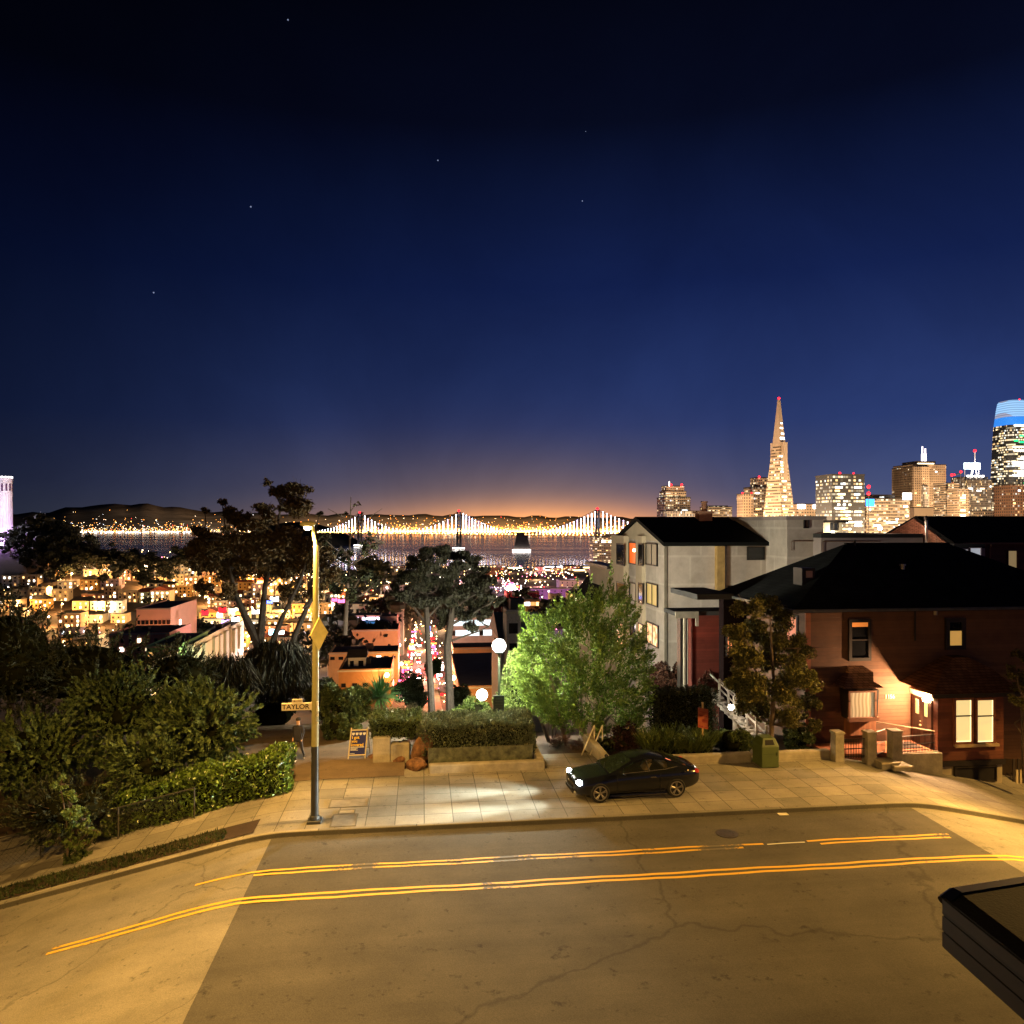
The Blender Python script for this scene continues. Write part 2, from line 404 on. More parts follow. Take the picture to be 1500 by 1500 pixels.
def line(v0,w,ua,ub,m,wob=.0):
    us=np.unique(np.concatenate([np.arange(ua,ub,.5),[ub]])); mb=MB()
    for a,b in zip(us[:-1],us[1:]):
        o=lambda q:.02*math.sin(q*1.3+v0*5)+.012*math.sin(q*4.1)
        za,zb=[float(zr(q,v0))+.006 for q in (a,b)]
        mb.add([(a,v0-w/2+o(a),za),(b,v0-w/2+o(b),zb),(b,v0+w/2+o(b),zb),(a,v0+w/2+o(a),za)],[(0,1,2,3)])
    tag(mb.build('road_marking',m),kind='structure')
line(-2.20,.10,-9.0,7.3,yel); line(-2.42,.10,-7.4,6.6,yel); line(-2.20,.10,8.7,13.3,yel2); line(-2.42,.10,9.0,13.2,yel2)
line(-3.72,.11,-12.0,19,yel2); line(-3.96,.11,-12.0,19,yel2)
white=paint('white_paint',(.55,.55,.5),.45)
line(-2.25,.06,7.4,8.6,white)
# park path
pu=np.arange(-13,-3.9,.6); pv=np.arange(4.6,16,.6)
def zpath(U,V): return zstreet(U)*(1-sstep(4.2,9,V))+.03-.45*sstep(9,16,V)
po=gridmesh('path',[-12.6,-11.5,-10.5,-9.5,-8.5,-7.5,-6.5,-5.5,-4.4,-3.5],[4.7,5.4,6.2,7,8,9,10,11,12.5,14],lambda U,V:zpath(U,V),pathm)
# grass verge on the sloping kerb side
gp=[]; 
for _ in range(5200):
    u=-8.9-13*rnd.random(); v=.32+1.05*rnd.random()*min(1,(-8.6-u)/.6)
    gp.append((u,v,float(zstreet(u))+.05))
gp=np.array(gp); V=leaves(gp,.17,.16,dirs=np.tile([0,0,1.0],(len(gp),1)),jit=.5)
vb=MB()
for a,b in zip(np.arange(-22,-8.9,1.0),np.arange(-21,-7.9,1.0)):
    za,zb=float(zstreet(a))+.03,float(zstreet(b))+.03; vb.add([(a,.3,za),(b,.3,zb),(b,1.4,zb),(a,1.4,za)],[(0,1,2,3)])
g=npmesh('grass',V,4,[leafmat('grass_blade',(.012,.02,.008),(.05,.07,.02)),soil],extra=vb); tag(g,kind='stuff')
# ---------------------------------------------------------------- far streets, bay, island, hills
gridmesh('street',[-7,-4,-1,2],np.concatenate([np.arange(92,300,6),np.arange(300,760,14)]),lambda U,V:terr(U,V)+.22,ground_mat('far_asphalt',(.17,.15,.13)))
for vv in (188,262,340): gridmesh('street',np.arange(-60,60,6),[vv-4,vv+4],lambda U,V:terr(U,V)+.16,asphalt)
wm=bpy.data.materials.new('bay_water'); wm.use_nodes=True; t=NT(wm.node_tree); b=t.N['Principled BSDF']
b.inputs['Base Color'].default_value=(.012,.014,.02,1); b.inputs['Roughness'].default_value=.13; b.inputs['IOR'].default_value=1.33; b.inputs['Specular IOR Level'].default_value=1.0
tc=t.n('ShaderNodeTexCoord').outputs['Object']
mp=t.n('ShaderNodeMapping',{'Vector':tc,'Scale':(.0008,.004,1)}); nz=t.n('ShaderNodeTexNoise',{'Vector':mp.outputs[0],'Scale':1.0,'Detail':2.0})
t.put(b.inputs['Roughness'],t.ramp(nz.outputs[0],[(.35,(.10,)*3),(.65,(.17,)*3)]))
wb=MB(); wb.add([(-14000,900,-95),(14000,900,-95),(14000,9700,-95),(-14000,9700,-95)],[(0,1,2,3)])
tag(wb.build('bay_water',wm,world=True),kind='structure')
hx=[-400,-100,60,100,150,200,250,300,400,520,640,750,900,1100,1500,1900]
hy=[760,757,751,744,739,738,742,749,753,754,754,756,758,760,761,762]
def hilltop(px): return np.interp(px,hx,hy)
hillm=mat('far_hill',(.07,.075,.085),rough=1,var=.4,scale=.002,spec=0)
hb=MB(); cols=list(range(-420,1921,12)); rows=[0,.12,.3,.5,.7,.85,1.0,1.06]
def hillpt(px,s):
    d=9500+5500*min(s,1)+ (800 if s>1 else 0); top=CZ+(HY-(float(hilltop(px))+1.2*math.sin(px*.11)+.8*math.sin(px*.37)))/F*15000
    z=-94.5+(top+94.5)*(.10*s+.90*s**2.2) if s<=1 else top-60
    return ((px-750)/F*d,d,z)
for s_ in rows:
    for px in cols: hb.v.append(hillpt(px,s_))
n=len(cols)
for i in range(len(rows)-1):
    for j in range(n-1): hb.f.append((i*n+j,i*n+j+1,(i+1)*n+j+1,(i+1)*n+j)); hb.mi.append(0)
tag(hb.build('hills',hillm,world=True,smooth=True),kind='structure')
ib=MB(); 
for i in range(9):
    for j in range(25):
        a=-1+2*j/24; b_=-1+2*i/8
        ib.v.append((-1190+330*a,4150+260*b_,-96+122*max(0,(1-a*a))**.8*max(0,1-b_*b_)**.7))
for i in range(8):
    for j in range(24): ib.f.append((i*25+j,i*25+j+1,i*25+26+j,i*25+25+j)); ib.mi.append(0)
tag(ib.build('island_terrain',mat('island_soil',(.02,.022,.02),spec=0),world=True,smooth=True),kind='structure')
# distant shore lights: too many to count
lc=[emi('far_light_amber',(1,.46,.10),6),emi('far_light_white',(1,.84,.6),6),emi('far_light_orange',(1,.30,.04),8),emi('far_light_cool',(.75,.85,1),5),emi('far_light_red',(1,.06,.05),5)]
for nm in ('far_light_amber','far_light_white','far_light_orange','far_light_cool','far_light_red'): MATS[nm].cycles.emission_sampling='NONE'
lb=MB()
def fl(p,r,mi):
    x,y,z=p; lb.add([(x-r,y,z),(x+r,y,z),(x,y-r,z),(x,y+r,z),(x,y,z-r),(x,y,z+r)],[(0,2,5),(2,1,5),(1,3,5),(3,0,5),(2,0,4),(1,2,4),(3,1,4),(0,3,4)],mi)
r2=random.Random(5)
for _ in range(2300):
    q=r2.random()
    px=r2.uniform(60,300) if q<.32 else r2.uniform(300,520) if q<.5 else r2.uniform(520,930)
    s_=abs(r2.gauss(0,.30)) if px<320 else abs(r2.gauss(0,.42)) if px>520 else abs(r2.gauss(0,.38))
    if s_>.97: continue
    x,y,z=hillpt(px,s_)
    mi=r2.choices([0,1,2,3,4],[6,4 if px<320 else 2,2 if px<500 else 6,1,.4])[0]
    fl((x,y,z+14),r2.uniform(3.0,5.5)*(1.6 if r2.random()<.10 else 1),mi)
for _ in range(210):   # the bright shoreline
    px=r2.uniform(95,280); x,y,z=hillpt(px,.0); fl((x,y,z+r2.uniform(6,22)),r2.uniform(4,9),r2.choice([0,1,1,3]))
for _ in range(330):   # port across the bay
    px=r2.uniform(545,935); x,y,z=hillpt(px,0); d=r2.uniform(7200,9300)/9500
    fl((x*d,y*d,-88+r2.uniform(4,28)),r2.uniform(4,8.5),r2.choice([0,0,2,2,1]))
tag(lb.build('shore_lights',lc,world=True),kind='stuff',label='scattered amber and white lights across the far shore and hillside')

for px,s_,pw,c in ((120,.05,1.0,(1,.72,.42)),(200,.05,1.2,(1,.75,.45)),(280,.08,1.0,(1,.66,.36)),(360,.1,1.0,(1,.6,.3)),(440,.1,1.2,(1,.55,.25)),(520,.12,1.6,(1,.5,.2)),(600,.15,2.2,(1,.45,.15)),(680,.15,2.6,(1,.42,.12)),(760,.15,3.2,(1,.42,.10)),(840,.15,3.0,(1,.42,.10)),(920,.15,2.2,(1,.45,.14))):
    x,y,z=hillpt(px,s_); lamp('hill_fill_light','SPOT',(x,y-150,z+260),pw*(0.7e8 if px<330 else 1.05e9),c,size=30,frame=False,target=(x*1.05,y+2600,z+150),spot=150,blend=.8)  # unseen spots added to tint the far hills amber
# ================================================================ BRIDGE
steel=mat('bridge_steel',(.10,.10,.115),rough=.6,var=.1); conc=mat('far_concrete',(.22,.2,.18),var=.15,scale=.05)
led=emi('led_cable_light',(.90,.88,1.0),16); ledp=emi('led_lilac_light',(.78,.62,1.0),13); amber=emi('deck_amber_light',(1,.52,.12),20); redl=emi('red_beacon',(1,.012,.02),5); whl=emi('white_flood',(1,.93,.85),9)
br=thing('suspension_bridge','long double-tower suspension bridge over the bay strung with white light cables','bridge',0,0,0,world=True)
WP=[Vector((322+574,2830-408,0)),Vector((322,2830,0)),Vector((41,3030,0)),Vector((-230,3250,0)),Vector((-748,3690,0)),Vector((-1030,3930,0))]
DZ=-24; TZ=66
bd=(WP[4]-WP[1]).normalized(); bn=Vector((-bd.y,bd.x,0))
def bridge_tower(P):
    m=MB()
    for s in (-1,1):
        q=P+bn*10*s; m.frus((q.x-4.5,q.x+4.5,q.y-4.5,q.y+4.5),(q.x-3,q.x+3,q.y-3,q.y+3),-95,TZ)
    for a,b in ((-90,-62),(-60,-32),(-12,14),(16,38),(40,60)):
        for s in (-1,1):
            m.tube([P+bn*10*s+Vector((0,0,a)),P-bn*10*s+Vector((0,0,b))],1.4,4)
    for zz in (-31,15,63): m.tube([P+bn*11+Vector((0,0,zz)),P-bn*11+Vector((0,0,zz))],2.2,4)
    t_=m.build('tower',steel,br)
    mm=MB()
    mm.ball((P.x,P.y,TZ+5),5.5,0,8); mm.build('beacon',redl,t_)
    mp_=MB(); mp_.box(P.x-16,P.x+16,P.y-14,P.y+14,-97,-88); f_=mp_.build('pier',conc,br)
    ml=MB(); ml.box(P.x-26,P.x+26,P.y-17,P.y-14.5,-91,-88.4); ml.build('fender_light',whl,f_)
for i in (1,3,4): bridge_tower(WP[i])
m=MB(); P=WP[2]
m.frus((P.x-34,P.x+34,P.y-22,P.y+22),(P.x-24,P.x+22,P.y-16,P.y+16),-97,-34); m.box(P.x-24,P.x+8,P.y-15,P.y+15,-34,-22)
an=m.build('anchorage',mat('anchorage_concrete',(.16,.13,.12),var=.2,scale=.05),br)
m=MB(); m.box(P.x-40,P.x+34,P.y-27,P.y-22.5,-92,-89); m.build('fender_light',whl,an)
for s in (-1,1):
    m=MB(); m.box(P.x-38 if s<0 else P.x+4,P.x-30 if s<0 else P.x+8,P.y-27.4,P.y-22.6,-97,-92.2); m.build('fender_light',redl,an)
m=MB()
for a,b in zip(WP[:-1],WP[1:]):
    for s in (-1,1):
        p=[a+bn*10*s,b+bn*10*s]
    q=[a+bn*10,a-bn*10,b-bn*10,b+bn*10]
    for z0,z1 in ((DZ-2,DZ),(DZ-9,DZ-7.5)):
        m.add([(w.x,w.y,z0) for w in q]+[(w.x,w.y,z1) for w in q],[(0,1,2,3),(7,6,5,4),(0,4,5,1),(1,5,6,2),(2,6,7,3),(3,7,4,0)])
m.build('deck',steel,br)
m=MB()   # continuous string of roadway lamps
for a,b in zip(WP[:-1],WP[1:]):
    n=int((b-a).length/17)
    for k in range(n):
        p=a+(b-a)*((k+.5)/n)-bn*11*1; r=2.1+.9*((k*7)%3)/2
        m.ball((p.x,p.y,DZ-4.5+2*(k%2)),r,0,6)
tag(m.build('roadway_lights',amber,br),kind='stuff')
cabm=mat('bridge_cable',(.3,.29,.32))
def span(a,b,za,zb,sag,step,lit):
    """cable a->b; parabola with given low point above the deck"""
    def cz(t):
        if sag is None: return za+(zb-za)*t-18*math.sin(math.pi*t)
        return sag+(TZ-sag)*(2*t-1)**2
    for s in (-1,1):
        pts=[]; 
        for k in range(25):
            t_=k/24; p=a+(b-a)*t_+bn*10*s; pts.append((p.x,p.y,cz(t_)))
        m=MB(); m.tube(pts,1.0,5); m.build('main_cable',cabm,br)
    n=int((b-a).length/step)
    for k in range(1,n):
        t_=k/n; p=a+(b-a)*t_-bn*10; z1=cz(t_)
        if not lit(k,p): continue
        if z1-DZ<3: continue
        m=MB(); m.tube([(p.x,p.y,DZ+1),(p.x,p.y,z1)],0.95+.25*((k*5)%3),4); m.ball((p.x,p.y,z1),1.7,0,6); m.build('suspender',ledp if k%3==0 else led,br)
span(WP[1],WP[0],TZ,TZ,DZ+9,17,lambda k,p:k<15)
span(WP[1],WP[2],TZ,DZ-3,None,15,lambda k,p:True)
span(WP[3],WP[2],TZ,DZ-3,None,17,lambda k,p:True)
span(WP[3],WP[4],TZ,TZ,DZ+9,26,lambda k,p:True)
span(WP[4],WP[5],TZ,DZ+2,None,24,lambda k,p:True)
# ================================================================ DOWNTOWN
def facade(name,wall,cw,ch,frac,band=.15,strength=3.0,seed=0,wx=.72,wz=.5,glass=(.02,.025,.03),warm=.8):
    m=bpy.data.materials.new(name); m.use_nodes=True; t=NT(m.node_tree); b=t.N['Principled BSDF']
    tc=t.n('ShaderNodeTexCoord'); p=t.n('ShaderNodeSeparateXYZ',{0:tc.outputs['Object']}); n=t.n('ShaderNodeSeparateXYZ',{0:tc.outputs['Normal']})
    a=t.m('ADD',t.m('MULTIPLY',p.outputs[0],t.m('ABSOLUTE',n.outputs[1])),t.m('MULTIPLY',p.outputs[1],t.m('ABSOLUTE',n.outputs[0])))
    a=t.m('DIVIDE',a,cw); zz=t.m('DIVIDE',p.outputs[2],ch)
    fa,fz=t.m('FLOOR',a),t.m('FLOOR',zz); ra,rz=t.m('SUBTRACT',a,fa),t.m('SUBTRACT',zz,fz)
    win=t.m('MULTIPLY',t.m('LESS_THAN',t.m('ABSOLUTE',t.m('SUBTRACT',ra,.5)),wx/2),t.m('LESS_THAN',t.m('ABSOLUTE',t.m('SUBTRACT',rz,.5)),wz/2))
    win=t.m('MULTIPLY',win,t.m('LESS_THAN',t.m('ABSOLUTE',n.outputs[2]),.6))
    wn=t.n('ShaderNodeTexWhiteNoise',{'Vector':t.n('ShaderNodeCombineXYZ',{0:fa,1:fz,2:float(seed)}).outputs[0]},noise_dimensions='3D')
    fl_=t.n('ShaderNodeTexWhiteNoise',{'Vector':t.n('ShaderNodeCombineXYZ',{0:fz,1:float(seed)+.5,2:t.m('FLOOR',t.m('DIVIDE',fa,6.0))}).outputs[0]},noise_dimensions='3D')
    lit=t.m('MAXIMUM',t.m('LESS_THAN',wn.outputs[0],t.m('MULTIPLY',t.m('POWER',fl_.outputs[0],1.5),frac*2.4)),t.m('MULTIPLY',t.m('LESS_THAN',t.m('FRACT',t.m('MULTIPLY',fl_.outputs[0],7.3)),band),t.m('LESS_THAN',wn.outputs[0],.85)))
    lit=t.m('MULTIPLY',lit,win)
    rc=t.n('ShaderNodeSeparateColor',{0:wn.outputs['Color']})
    col=t.ramp(rc.outputs[1],[(0,(1,.55,.18)),(.5*warm,(1,.72,.36)),(.85,(1,.86,.62)),(1,(.8,.95,1))])
    t.put(b.inputs['Emission Color'],col); t.put(b.inputs['Emission Strength'],t.m('MULTIPLY',lit,t.m('MULTIPLY',t.m('POWER',t.m('ADD',t.m('MULTIPLY',rc.outputs[2],.95),.12),1.6),strength*.62)))
    nz=t.n('ShaderNodeTexNoise',{'Vector':tc.outputs['Object'],'Scale':.05,'Detail':4.0})
    wc=t.ramp(nz.outputs[0],[(.3,tuple(c*.8 for c in wall)),(.7,tuple(min(1,c*1.15) for c in wall))])
    t.put(b.inputs['Base Color'],t.mix(win,wc,glass)); b.inputs['Roughness'].default_value=.6
    m.cycles.emission_sampling='NONE'; return m
unitbox={}
def unit(m,name='window'):
    if (name,m.name) not in unitbox:
        q=MB(); q.box(-.5,.5,-.5,.5,-.5,.5); me=bpy.data.meshes.new(name); me.from_pydata(q.v,[],q.f); me.materials.append(m); unitbox[(name,m.name)]=me
    return unitbox[(name,m.name)]
def wbox(name,m,parent,c,s):
    o=bpy.data.objects.new(name,unit(m,name)); COL.objects.link(o); o.parent=parent; o.location=c; o.scale=s; return o
wl=[emi('window_glow_amber',(1,.60,.22),3.2),emi('window_glow_cream',(1,.80,.48),4.2),emi('window_glow_white',(1,.92,.78),5.5),emi('window_glow_cool',(.85,.95,1),4.5),emi('window_glow_dim',(1,.52,.16),1.1)]
for w in wl: w.cycles.emission_sampling='NONE'
roofd=mat('flat_roof_tar',(.04,.037,.036),var=.3,scale=.4,rough=.95)
trng=random.Random(21)
def sky_tower(label,px0,px1,ytop,d,dep,fm,steps=(),base=-92,nlit=14,cw=3.2,ch=3.8,cat='office tower',name='office_tower',roofm=None):
    xc=((px0+px1)/2-750)/F*d; w=(px1-px0)/F*d; zt=CZ+(HY-ytop)/F*d
    t_=thing(name,label,cat,xc,d,base,world=True,rot=TH); ORG[t_.name]=(0,0,0)
    h=zt-base; blocks=[(-w/2,w/2,0,dep,0,h)]
    for (a,b_,y1,dd) in steps:       # extra blocks by pixels (a..b, top y1)
        blocks.append(((a-(px0+px1)/2)/F*d,(b_-(px0+px1)/2)/F*d,dd,dep-dd,0,CZ+(HY-y1)/F*d-base))
    for k,(x0,x1,y0,y1,z0,z1) in enumerate(blocks):
        m=MB(); m.box(x0,x1,y0,y1,z0,z1); m.build('wall',fm,t_)
        m=MB(); m.box(x0-.4,x1+.4,y0-.4,y1+.4,z1,z1+1.2); m.build('roof',roofm or roofd,t_)
    used=set()
    for _ in range(nlit):
        x0,x1,y0,y1,z0,z1=trng.choice(blocks)
        vis=max(z0,min(z1-10,CZ-8-base)); nf=max(1,int((z1-3-vis)/ch)); k=trng.randrange(nf); wn=trng.choice([1,1,2,3])
        nx=int((x1-x0)/cw)-wn
        if nx<1: continue
        i=trng.randrange(nx); zc=math.floor(vis/ch)*ch+(k+.5)*ch
        if zc>z1-2 or (i,zc,x0) in used: continue
        used.add((i,zc,x0)); gx=math.ceil(x0/cw)*cw
        wbox('window',trng.choice(wl[:4]),t_,(gx+(i+wn/2)*cw,y0-.15-.02*len(used),zc),(cw*wn*.86,.5,ch*.52))
    return t_
def beacon(t_,x,y,z,r=2.2,m=None):
    r*=.8
    mm=MB(); mm.ball((x,y,z),r,0,8); return mm.build('beacon',m or redl,t_)
tan=(.42,.32,.23)
f1=facade('facade_tan',tan,3.1,3.7,.30,.12,3.2,1); f2=facade('facade_dark_glass',(.03,.03,.034),3.0,3.8,.34,.22,3.6,2,wx=.85,wz=.55)
f3=facade('facade_tan_punched',(.44,.33,.23),3.6,4.0,.06,.02,3,3,wx=.45,wz=.45); f4=facade('facade_brown',(.22,.12,.075),3.4,3.6,.16,.06,2.6,4,wx=.5)
f5=facade('facade_cream_ribbon',(.46,.36,.26),3.0,3.6,.28,.25,3.4,5,wx=.95,wz=.42); f6=facade('facade_pale',(.5,.42,.34),3.2,3.7,.22,.1,3,6,wx=.6)
f7=facade('facade_condo',(.40,.30,.20),4.0,3.0,.42,.10,3.6,7,wx=.8,wz=.55); f8=facade('facade_grey_strips',(.34,.30,.27),2.4,3.8,.24,.2,3,8,wx=.6,wz=.8)
tw=sky_tower('stepped office tower with a pale crown just beyond the stucco apartment roof',973,1012,729,1150,38,f1,[(976,1007,720,4),(978,1005,712,7)],nlit=16)
for q in (-9,8): beacon(tw,q,4,CZ+(HY-710)/F*1150+92,2.4)
m=MB(); m.tube([(-11,6,100+(CZ+(HY-712)/F*1150-8)),(-11,6,CZ+(HY-705)/F*1150+92)],.5,5); m.build('antenna',whl,tw)
sky_tower('low wide office block behind the brick chimney',1036,1073,743,1200,34,f5,[(1040,1068,741.5,4)],nlit=8)
sky_tower('long low grey block under the stepped tower',976,1036,749,1100,30,f8,nlit=0)
tw=sky_tower('narrow beige tower with two red beacons beside the pyramid',1088,1104,724,1020,20,f3,nlit=3)
for q in (-7,6): beacon(tw,q,2,CZ+(HY-722.5)/F*1020+92,1.9)
tw=sky_tower('terraced tower climbing in steps behind the pyramid',1102,1130,714,1060,30,f1,[(1110,1132,700,5),(1098,1106,728,3)],nlit=14)
beacon(tw,-3,2,CZ+(HY-698.5)/F*1060+92,2)
# the pyramid
d=946; xc=(1141-750)/F*d
py=thing('pyramid_tower','tall slender white pyramid tower with a red light at its tip','skyscraper',xc,d,-90,world=True,rot=R(33)); ORG[py.name]=(0,0,0)
fp=facade('facade_pyramid',(.58,.45,.32),2.6,3.9,.20,.30,3.4,9,wx=.95,wz=.46,glass=(.10,.08,.06))
H=259; hw=23.5
def ph(z): return hw*(1-z/(H+3))
m=MB(); m.frus((-hw,hw,-hw,hw),(-ph(200),ph(200),-ph(200),ph(200)),0,200); m.build('wall',fp,py)
m=MB(); m.frus((-ph(200),ph(200),-ph(200),ph(200)),(-1.2,1.2,-1.2,1.2),200,H-2,0); spm=mat('spire_cladding',(.5,.40,.30),var=.08,scale=.1); spire=m.build('spire',spm,py)
m=MB(); m.ball((0,0,H),1.6,0,8); m.build('beacon',redl,spire)
for s in (-1,1):
    m=MB(); m.box(-3.4,3.4,-10.2 if s<0 else 2,-2 if s<0 else 10.2,95,203); m.build('wing',spm,py)
for zz,a,b_ in ((208,-4.2,4.2),(214,-1.5,3.6),(221,-3,2.4),(227,-1.5,2.4)):
    wbox('window',wl[3] if zz<210 else wl[2],py,((a+b_)/2,-ph(zz)-.1,zz),(b_-a,.6,3 if zz<210 else 1.8))
for k in range(26):
    zz=72+3.9*trng.randrange(30); wdt=trng.choice([3,5,7]); hwz=ph(zz); x0=trng.uniform(-hwz+.5,1-wdt)
    if x0<-hwz: continue
    wbox('window',trng.choice(wl[:3]),py,(x0+wdt/2,-hwz-.12-.01*k,math.floor(zz/3.9)*3.9+1.95),(wdt,.6,1.7))
tw=sky_tower('low pinkish block with two floodlit openings beside the pyramid',1166,1212,739,1000,30,f3,nlit=0)
for a,b_ in ((-20,-9.5),(2,15)): wbox('floodlit_opening',whl,tw,((a+b_)/2,-.5,CZ+(HY-742)/F*1000+92),(b_-a,1.2,5.5))
tw=sky_tower('dark glass tower with many lit floors and red rooftop lights',1217,1268,696,820,34,f2,nlit=34)
for q,zz,r in ((-8,693,1.7),(8,693,1.2),(18,696,1.2)): beacon(tw,q,3,CZ+(HY-zz)/F*820+92,r)
m=MB(); m.box(-16,14,4,20,CZ+(HY-696)/F*820+92,CZ+(HY-694)/F*820+92); m.build('plant_room',roofd,tw)
tw=sky_tower('wide low office block with a glowing blue screen on its corner',1267,1335,731,900,40,f5,[(1284,1318,725.5,8)],nlit=26)
bs=emi('blue_screen',(.02,.28,1),4.5); wbox('screen',bs,tw,(-23.5,-.6,CZ+(HY-736.5)/F*900+92),(10,1,8.5))
wbox('floodlit_opening',whl,tw,(24,-.6,CZ+(HY-727)/F*900+92),(11,1.2,8))
tw=thing('radio_mast','thin roof mast with two red beacons behind the dark glass tower','mast',(1272.5-750)/F*870,870,-92,world=True); ORG[tw.name]=(0,0,0)
m=MB(); m.tube([(0,0,60),(0,0,146)],.5,5); m.build('pole',steel,tw)
beacon(tw,0,0,CZ+(HY-713)/F*870+92,2.6); beacon(tw,0,0,CZ+(HY-723)/F*870+92,2.6)
tw=sky_tower('tan twin-block tower topped by two white lit spires',1334,1388,681,1250,50,f3,[(1345,1375,676,6),(1334,1358,684,-4)],nlit=12,cw=3.6,ch=4)
zt=CZ+(HY-676)/F*1250+92
for a,y1 in ((-3.5,653),(1.8,656)):
    m=MB(); m.tube([(a,12,zt),(a,12,CZ+(HY-664)/F*1250+92)],1.9,6); m.tube([(a,12,CZ+(HY-664)/F*1250+92),(a,12,CZ+(HY-y1)/F*1250+92)],1.0,6); m.build('spire',emi('spire_light',(1,.88,.95),4),tw)
wbox('crown_light',wl[1],tw,(-2,5.2,zt-3.4),(29,1,2))
m=MB(); m.box(-17,-6,-8,-2,0,CZ+(HY-712)/F*1250+92); m.build('wing',f8,tw)
sky_tower('tan ribbon-window tower between the spired tower and the tripod mast',1388,1406,708,1180,34,f5,nlit=16)
sky_tower('stepped beige tower with a dark cap below the red crane lights',1404,1420,717,1140,26,f1,nlit=10,roofm=conc)
tw=sky_tower('round-shouldered pale tower carrying a white tripod mast and lit screen',1415,1455,703,1320,40,f8,[(1411,1452,699,6)],nlit=16)
zt=CZ+(HY-699)/F*1320+92; mw=mat('white_mast_steel',(.7,.7,.72)); zs=CZ+(HY-660)/F*1320+92
m=MB(); 
for a in (-8,6,0): m.tube([(a,14+(6 if a==0 else 0),zt),(2,14,zt+30)],.9,5)
m.tube([(2,14,zt+28),(2,14,zs)],.9,5)
for a in (-19,8): m.tube([(a,12,zt),(a,12,zt+22)],.45,4)
ms=m.build('mast',mw,tw); mm=MB(); mm.ball((2,14,zs+1),2.6,0,8); mm.build('beacon',redl,ms)
wbox('screen',emi('pale_screen',(.8,.97,1),4),tw,(-5,12,zt+20.5),(31,.8,11)); 
for k in range(5): wbox('crown_light',whl,tw,(-18+7*k,5,zt+2.2),(4,1,3))
lampm=lamp('mast_glow','POINT',(0,0,0),60000,(1,.9,.9),size=2,frame=False); lampm.parent=tw; lampm.location=(2,0,zt+14)
cr=thing('tower_crane','small rooftop crane jib edged with red lights','crane',(1400-750)/F*1250,1250,0,world=True); ORG[cr.name]=(0,0,0)
m=MB(); z0=CZ+(HY-706)/F*1250; m.tube([(8,0,z0-12),(8,0,z0+17)],.7,4); m.tube([(-9,0,z0+10),(10,0,z0+15)],.9,4); m.build('jib',steel,cr)
for q,zz,r in ((-7,11.5,3.0),(-3,12,2),(8,17,2.6),(-5,-2,1.6)): beacon(cr,q,-1,z0+zz,r)
# rounded glass tower with lit crown
d=1400; xc=(1483-750)/F*d; sf=thing('glass_tower','tallest tower, rounded glass with a pale blue and deep blue lit crown','skyscraper',xc,d,-92,world=True,rot=TH); ORG[sf.name]=(0,0,0)
def ring(hw,z,n=28,e=3.2):
    o=[]
    for k in range(n):
        a=2*math.pi*k/n; c_,s_=math.cos(a),math.sin(a)
        o.append((hw*math.copysign(abs(c_)**(2/e),c_),hw*math.copysign(abs(s_)**(2/e),s_),z))
    return o
def loft(name,levels,m,parent):
    q=MB(); n=28
    for hw_,z_ in levels: q.v+=ring(hw_,z_)
    for i in range(len(levels)-1):
        for k in range(n): q.f.append((i*n+k,i*n+(k+1)%n,(i+1)*n+(k+1)%n,(i+1)*n+k)); q.mi.append(0)
    q.f.append(tuple((len(levels)-1)*n+k for k in range(n))); q.mi.append(0)
    return q.build(name,m,parent,smooth=True)
zz=lambda y:CZ+(HY-y)/F*d+92
fs=facade('facade_glass_bands',(.05,.055,.06),3.0,4.4,.28,.55,4.0,12,wx=.96,wz=.6,glass=(.03,.035,.04),warm=.3)
loft('wall',[(30.5,0),(30.5,zz(735)),(29.8,zz(690)),(27.5,zz(640)),(26.3,zz(624.5))],fs,sf)
loft('crown_band',[(26.2,zz(624)),(24.6,zz(612.6))],emi('crown_blue',(.03,.22,.75),1.15),sf)
cw_=bpy.data.materials.new('crown_screen'); cw_.use_nodes=True; t=NT(cw_.node_tree); b=t.N['Principled BSDF']
tc=t.n('ShaderNodeTexCoord').outputs['Object']; p=t.n('ShaderNodeSeparateXYZ',{0:tc})
dd=t.m('SQRT',t.m('ADD',t.m('POWER',t.m('ADD',p.outputs[0],6.0),2.0),t.m('POWER',t.m('SUBTRACT',p.outputs[2],zz(600)),2.0)))
st=t.m('ADD',.8,t.m('MULTIPLY',.25,t.m('SINE',t.m('MULTIPLY',p.outputs[2],1.5))))
cc=t.mix(t.m('LESS_THAN',dd,19.0),(.34,.36,.5),(.33,.62,1.0)); t.put(b.inputs['Emission Color'],cc); t.put(b.inputs['Emission Strength'],t.m('MULTIPLY',st,1.15)); cw_.cycles.emission_sampling='NONE'
b.inputs['Base Color'].default_value=(.05,.05,.06,1)
loft('crown',[(24.5,zz(612.4)),(22.8,zz(600)),(21.0,zz(591)),(19.0,zz(588.2))],cw_,sf)
beacon(sf,-2,-19,zz(587.5),1.6)
for k in range(22):
    z_=zz(628)-4.4*trng.randrange(2,36); a=trng.uniform(-24,8); w_=trng.choice([6,12,18,24]); z_=math.floor(z_/4.4)*4.4+2.2
    wbox('window',trng.choice([wl[2],wl[2],wl[3],wl[1]]) if k<18 else emi('window_glow_green',(.02,.9,.22),2.5),sf,(min(a+w_/2,18),-30.9+max(0,(z_-zz(700))/(zz(624)-zz(700)))*3.8,z_),(w_,.6,2.0))
